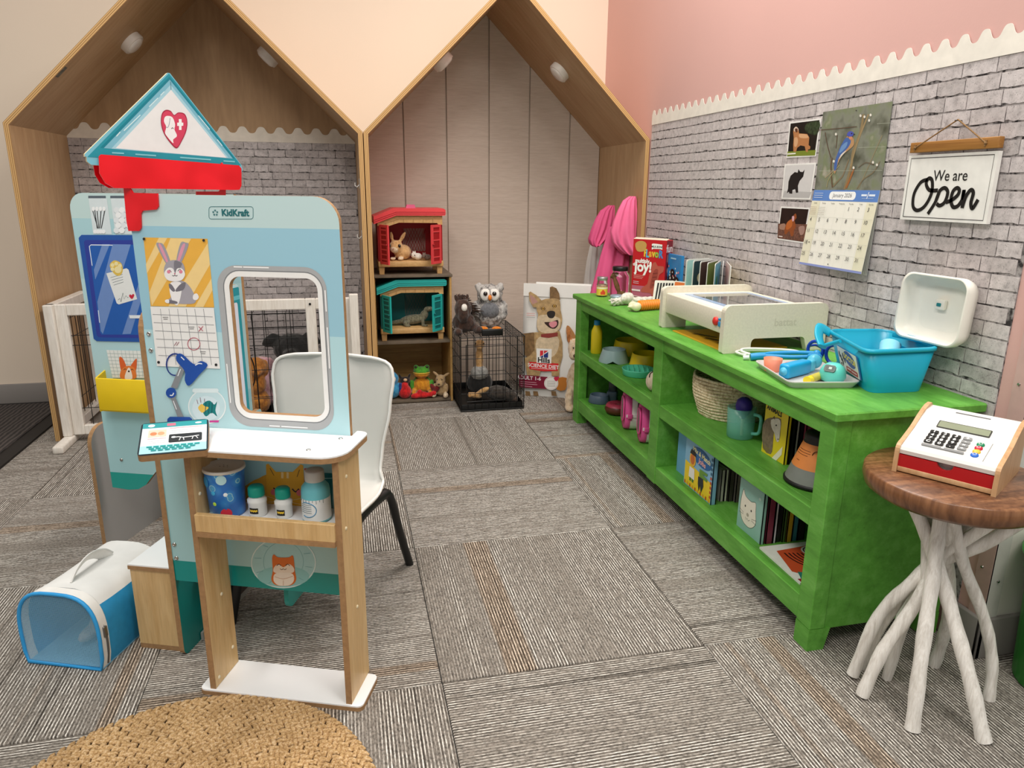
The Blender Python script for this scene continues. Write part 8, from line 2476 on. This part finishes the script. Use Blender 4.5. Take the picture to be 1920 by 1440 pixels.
pr.poly(circ(0.05, 0.062, 0.006, 10), '#a8a493').line([(0.04, 0.05), (0.046, 0.044), (0.05, 0.05), (0.056, 0.044), (0.062, 0.05)], 0.0012, '#2c2a26')
for q in ((0.03, 0.06, 0.008, 0.066), (0.03, 0.055, 0.008, 0.054), (0.07, 0.058, 0.094, 0.064), (0.07, 0.053, 0.094, 0.05)):
    pr.line([q[:2], q[2:]], 0.001, '#2c2a26')
pr.poly(circ(0.1, 0.14, 0.005, 10), '#b5cfc6')
pr.done(ct, 'cover_print', 'white cat face with whiskers')
X_ = 1.046
for t_, h_, col, yy, lab in ((0.02, 0.142, '#7e3448', 0.0, 'maroon book right behind the cat book'), (0.009, 0.142, '#cfcbd2', 0.0, 'thin white-edged book between maroon and black ones, lower shelf'), (0.016, 0.138, '#1c1b1c', 0.004, 'black book in the lower file before the green one'), (0.01, 0.138, '#4d6b33', 0.0, 'thin green book in the lower file'), (0.016, 0.136, '#cfa72a', -0.002, 'mustard yellow book in the lower file'), (0.016, 0.134, '#3d7f90', 0.0, 'teal blue book behind the mustard one'), (0.02, 0.14, '#2a2523', 0.0, 'dark brown book at the end of the lower file')):
    book(lab, X_, 1.64 + yy, 1.521 + yy, B0, h_, t_, col, group=g2)
    X_ += t_ + 0.0012
tg = Thing('tiger_magazine', 'magazine with tiger stripes lying flat on the lower shelf', 'magazine', (1.017, 1.502, B0), R(-90))
part(tg, 'pages', MB().prism([(0, 0), (0.18, -0.004), (0.185, 0.16), (0, 0.14)], 0, 0.0055, mat('#e3e6dc', 0.5, 0.05)))
pr = Print(Matrix.Translation((0, 0, 0.0055)), tg)
pr.poly([(0.03, 0.03), (0.13, 0.008), (0.172, 0.05), (0.17, 0.14), (0.02, 0.13)], '#c2502a')
for k in range(7):
    rr_ = 0.02 + 0.012 * k
    pr.line([(0.06 + rr_ * math.cos(R(a)), 0.125 + rr_ * 0.9 * math.sin(R(a))) for a in range(-100, 11, 11)], 0.0042, '#2a1712')
pr.poly(circ(0.05, 0.118, 0.026, 18), '#e6e2da')
for k in range(3):
    pr.line([(0.05 + (0.008 + 0.006 * k) * math.cos(R(a)), 0.118 + (0.008 + 0.006 * k) * math.sin(R(a))) for a in range(-170, 20, 16)], 0.003, '#221a18')
pr.poly([(0.135, 0.02), (0.178, 0.004), (0.182, 0.09), (0.165, 0.085), (0.15, 0.05)], '#2e7a6a').poly([(0.165, 0.0), (0.178, 0.0), (0.182, 0.14), (0.174, 0.14)], '#8c2330')
pr.done(tg, 'tiger_print', 'orange tiger with black stripes')
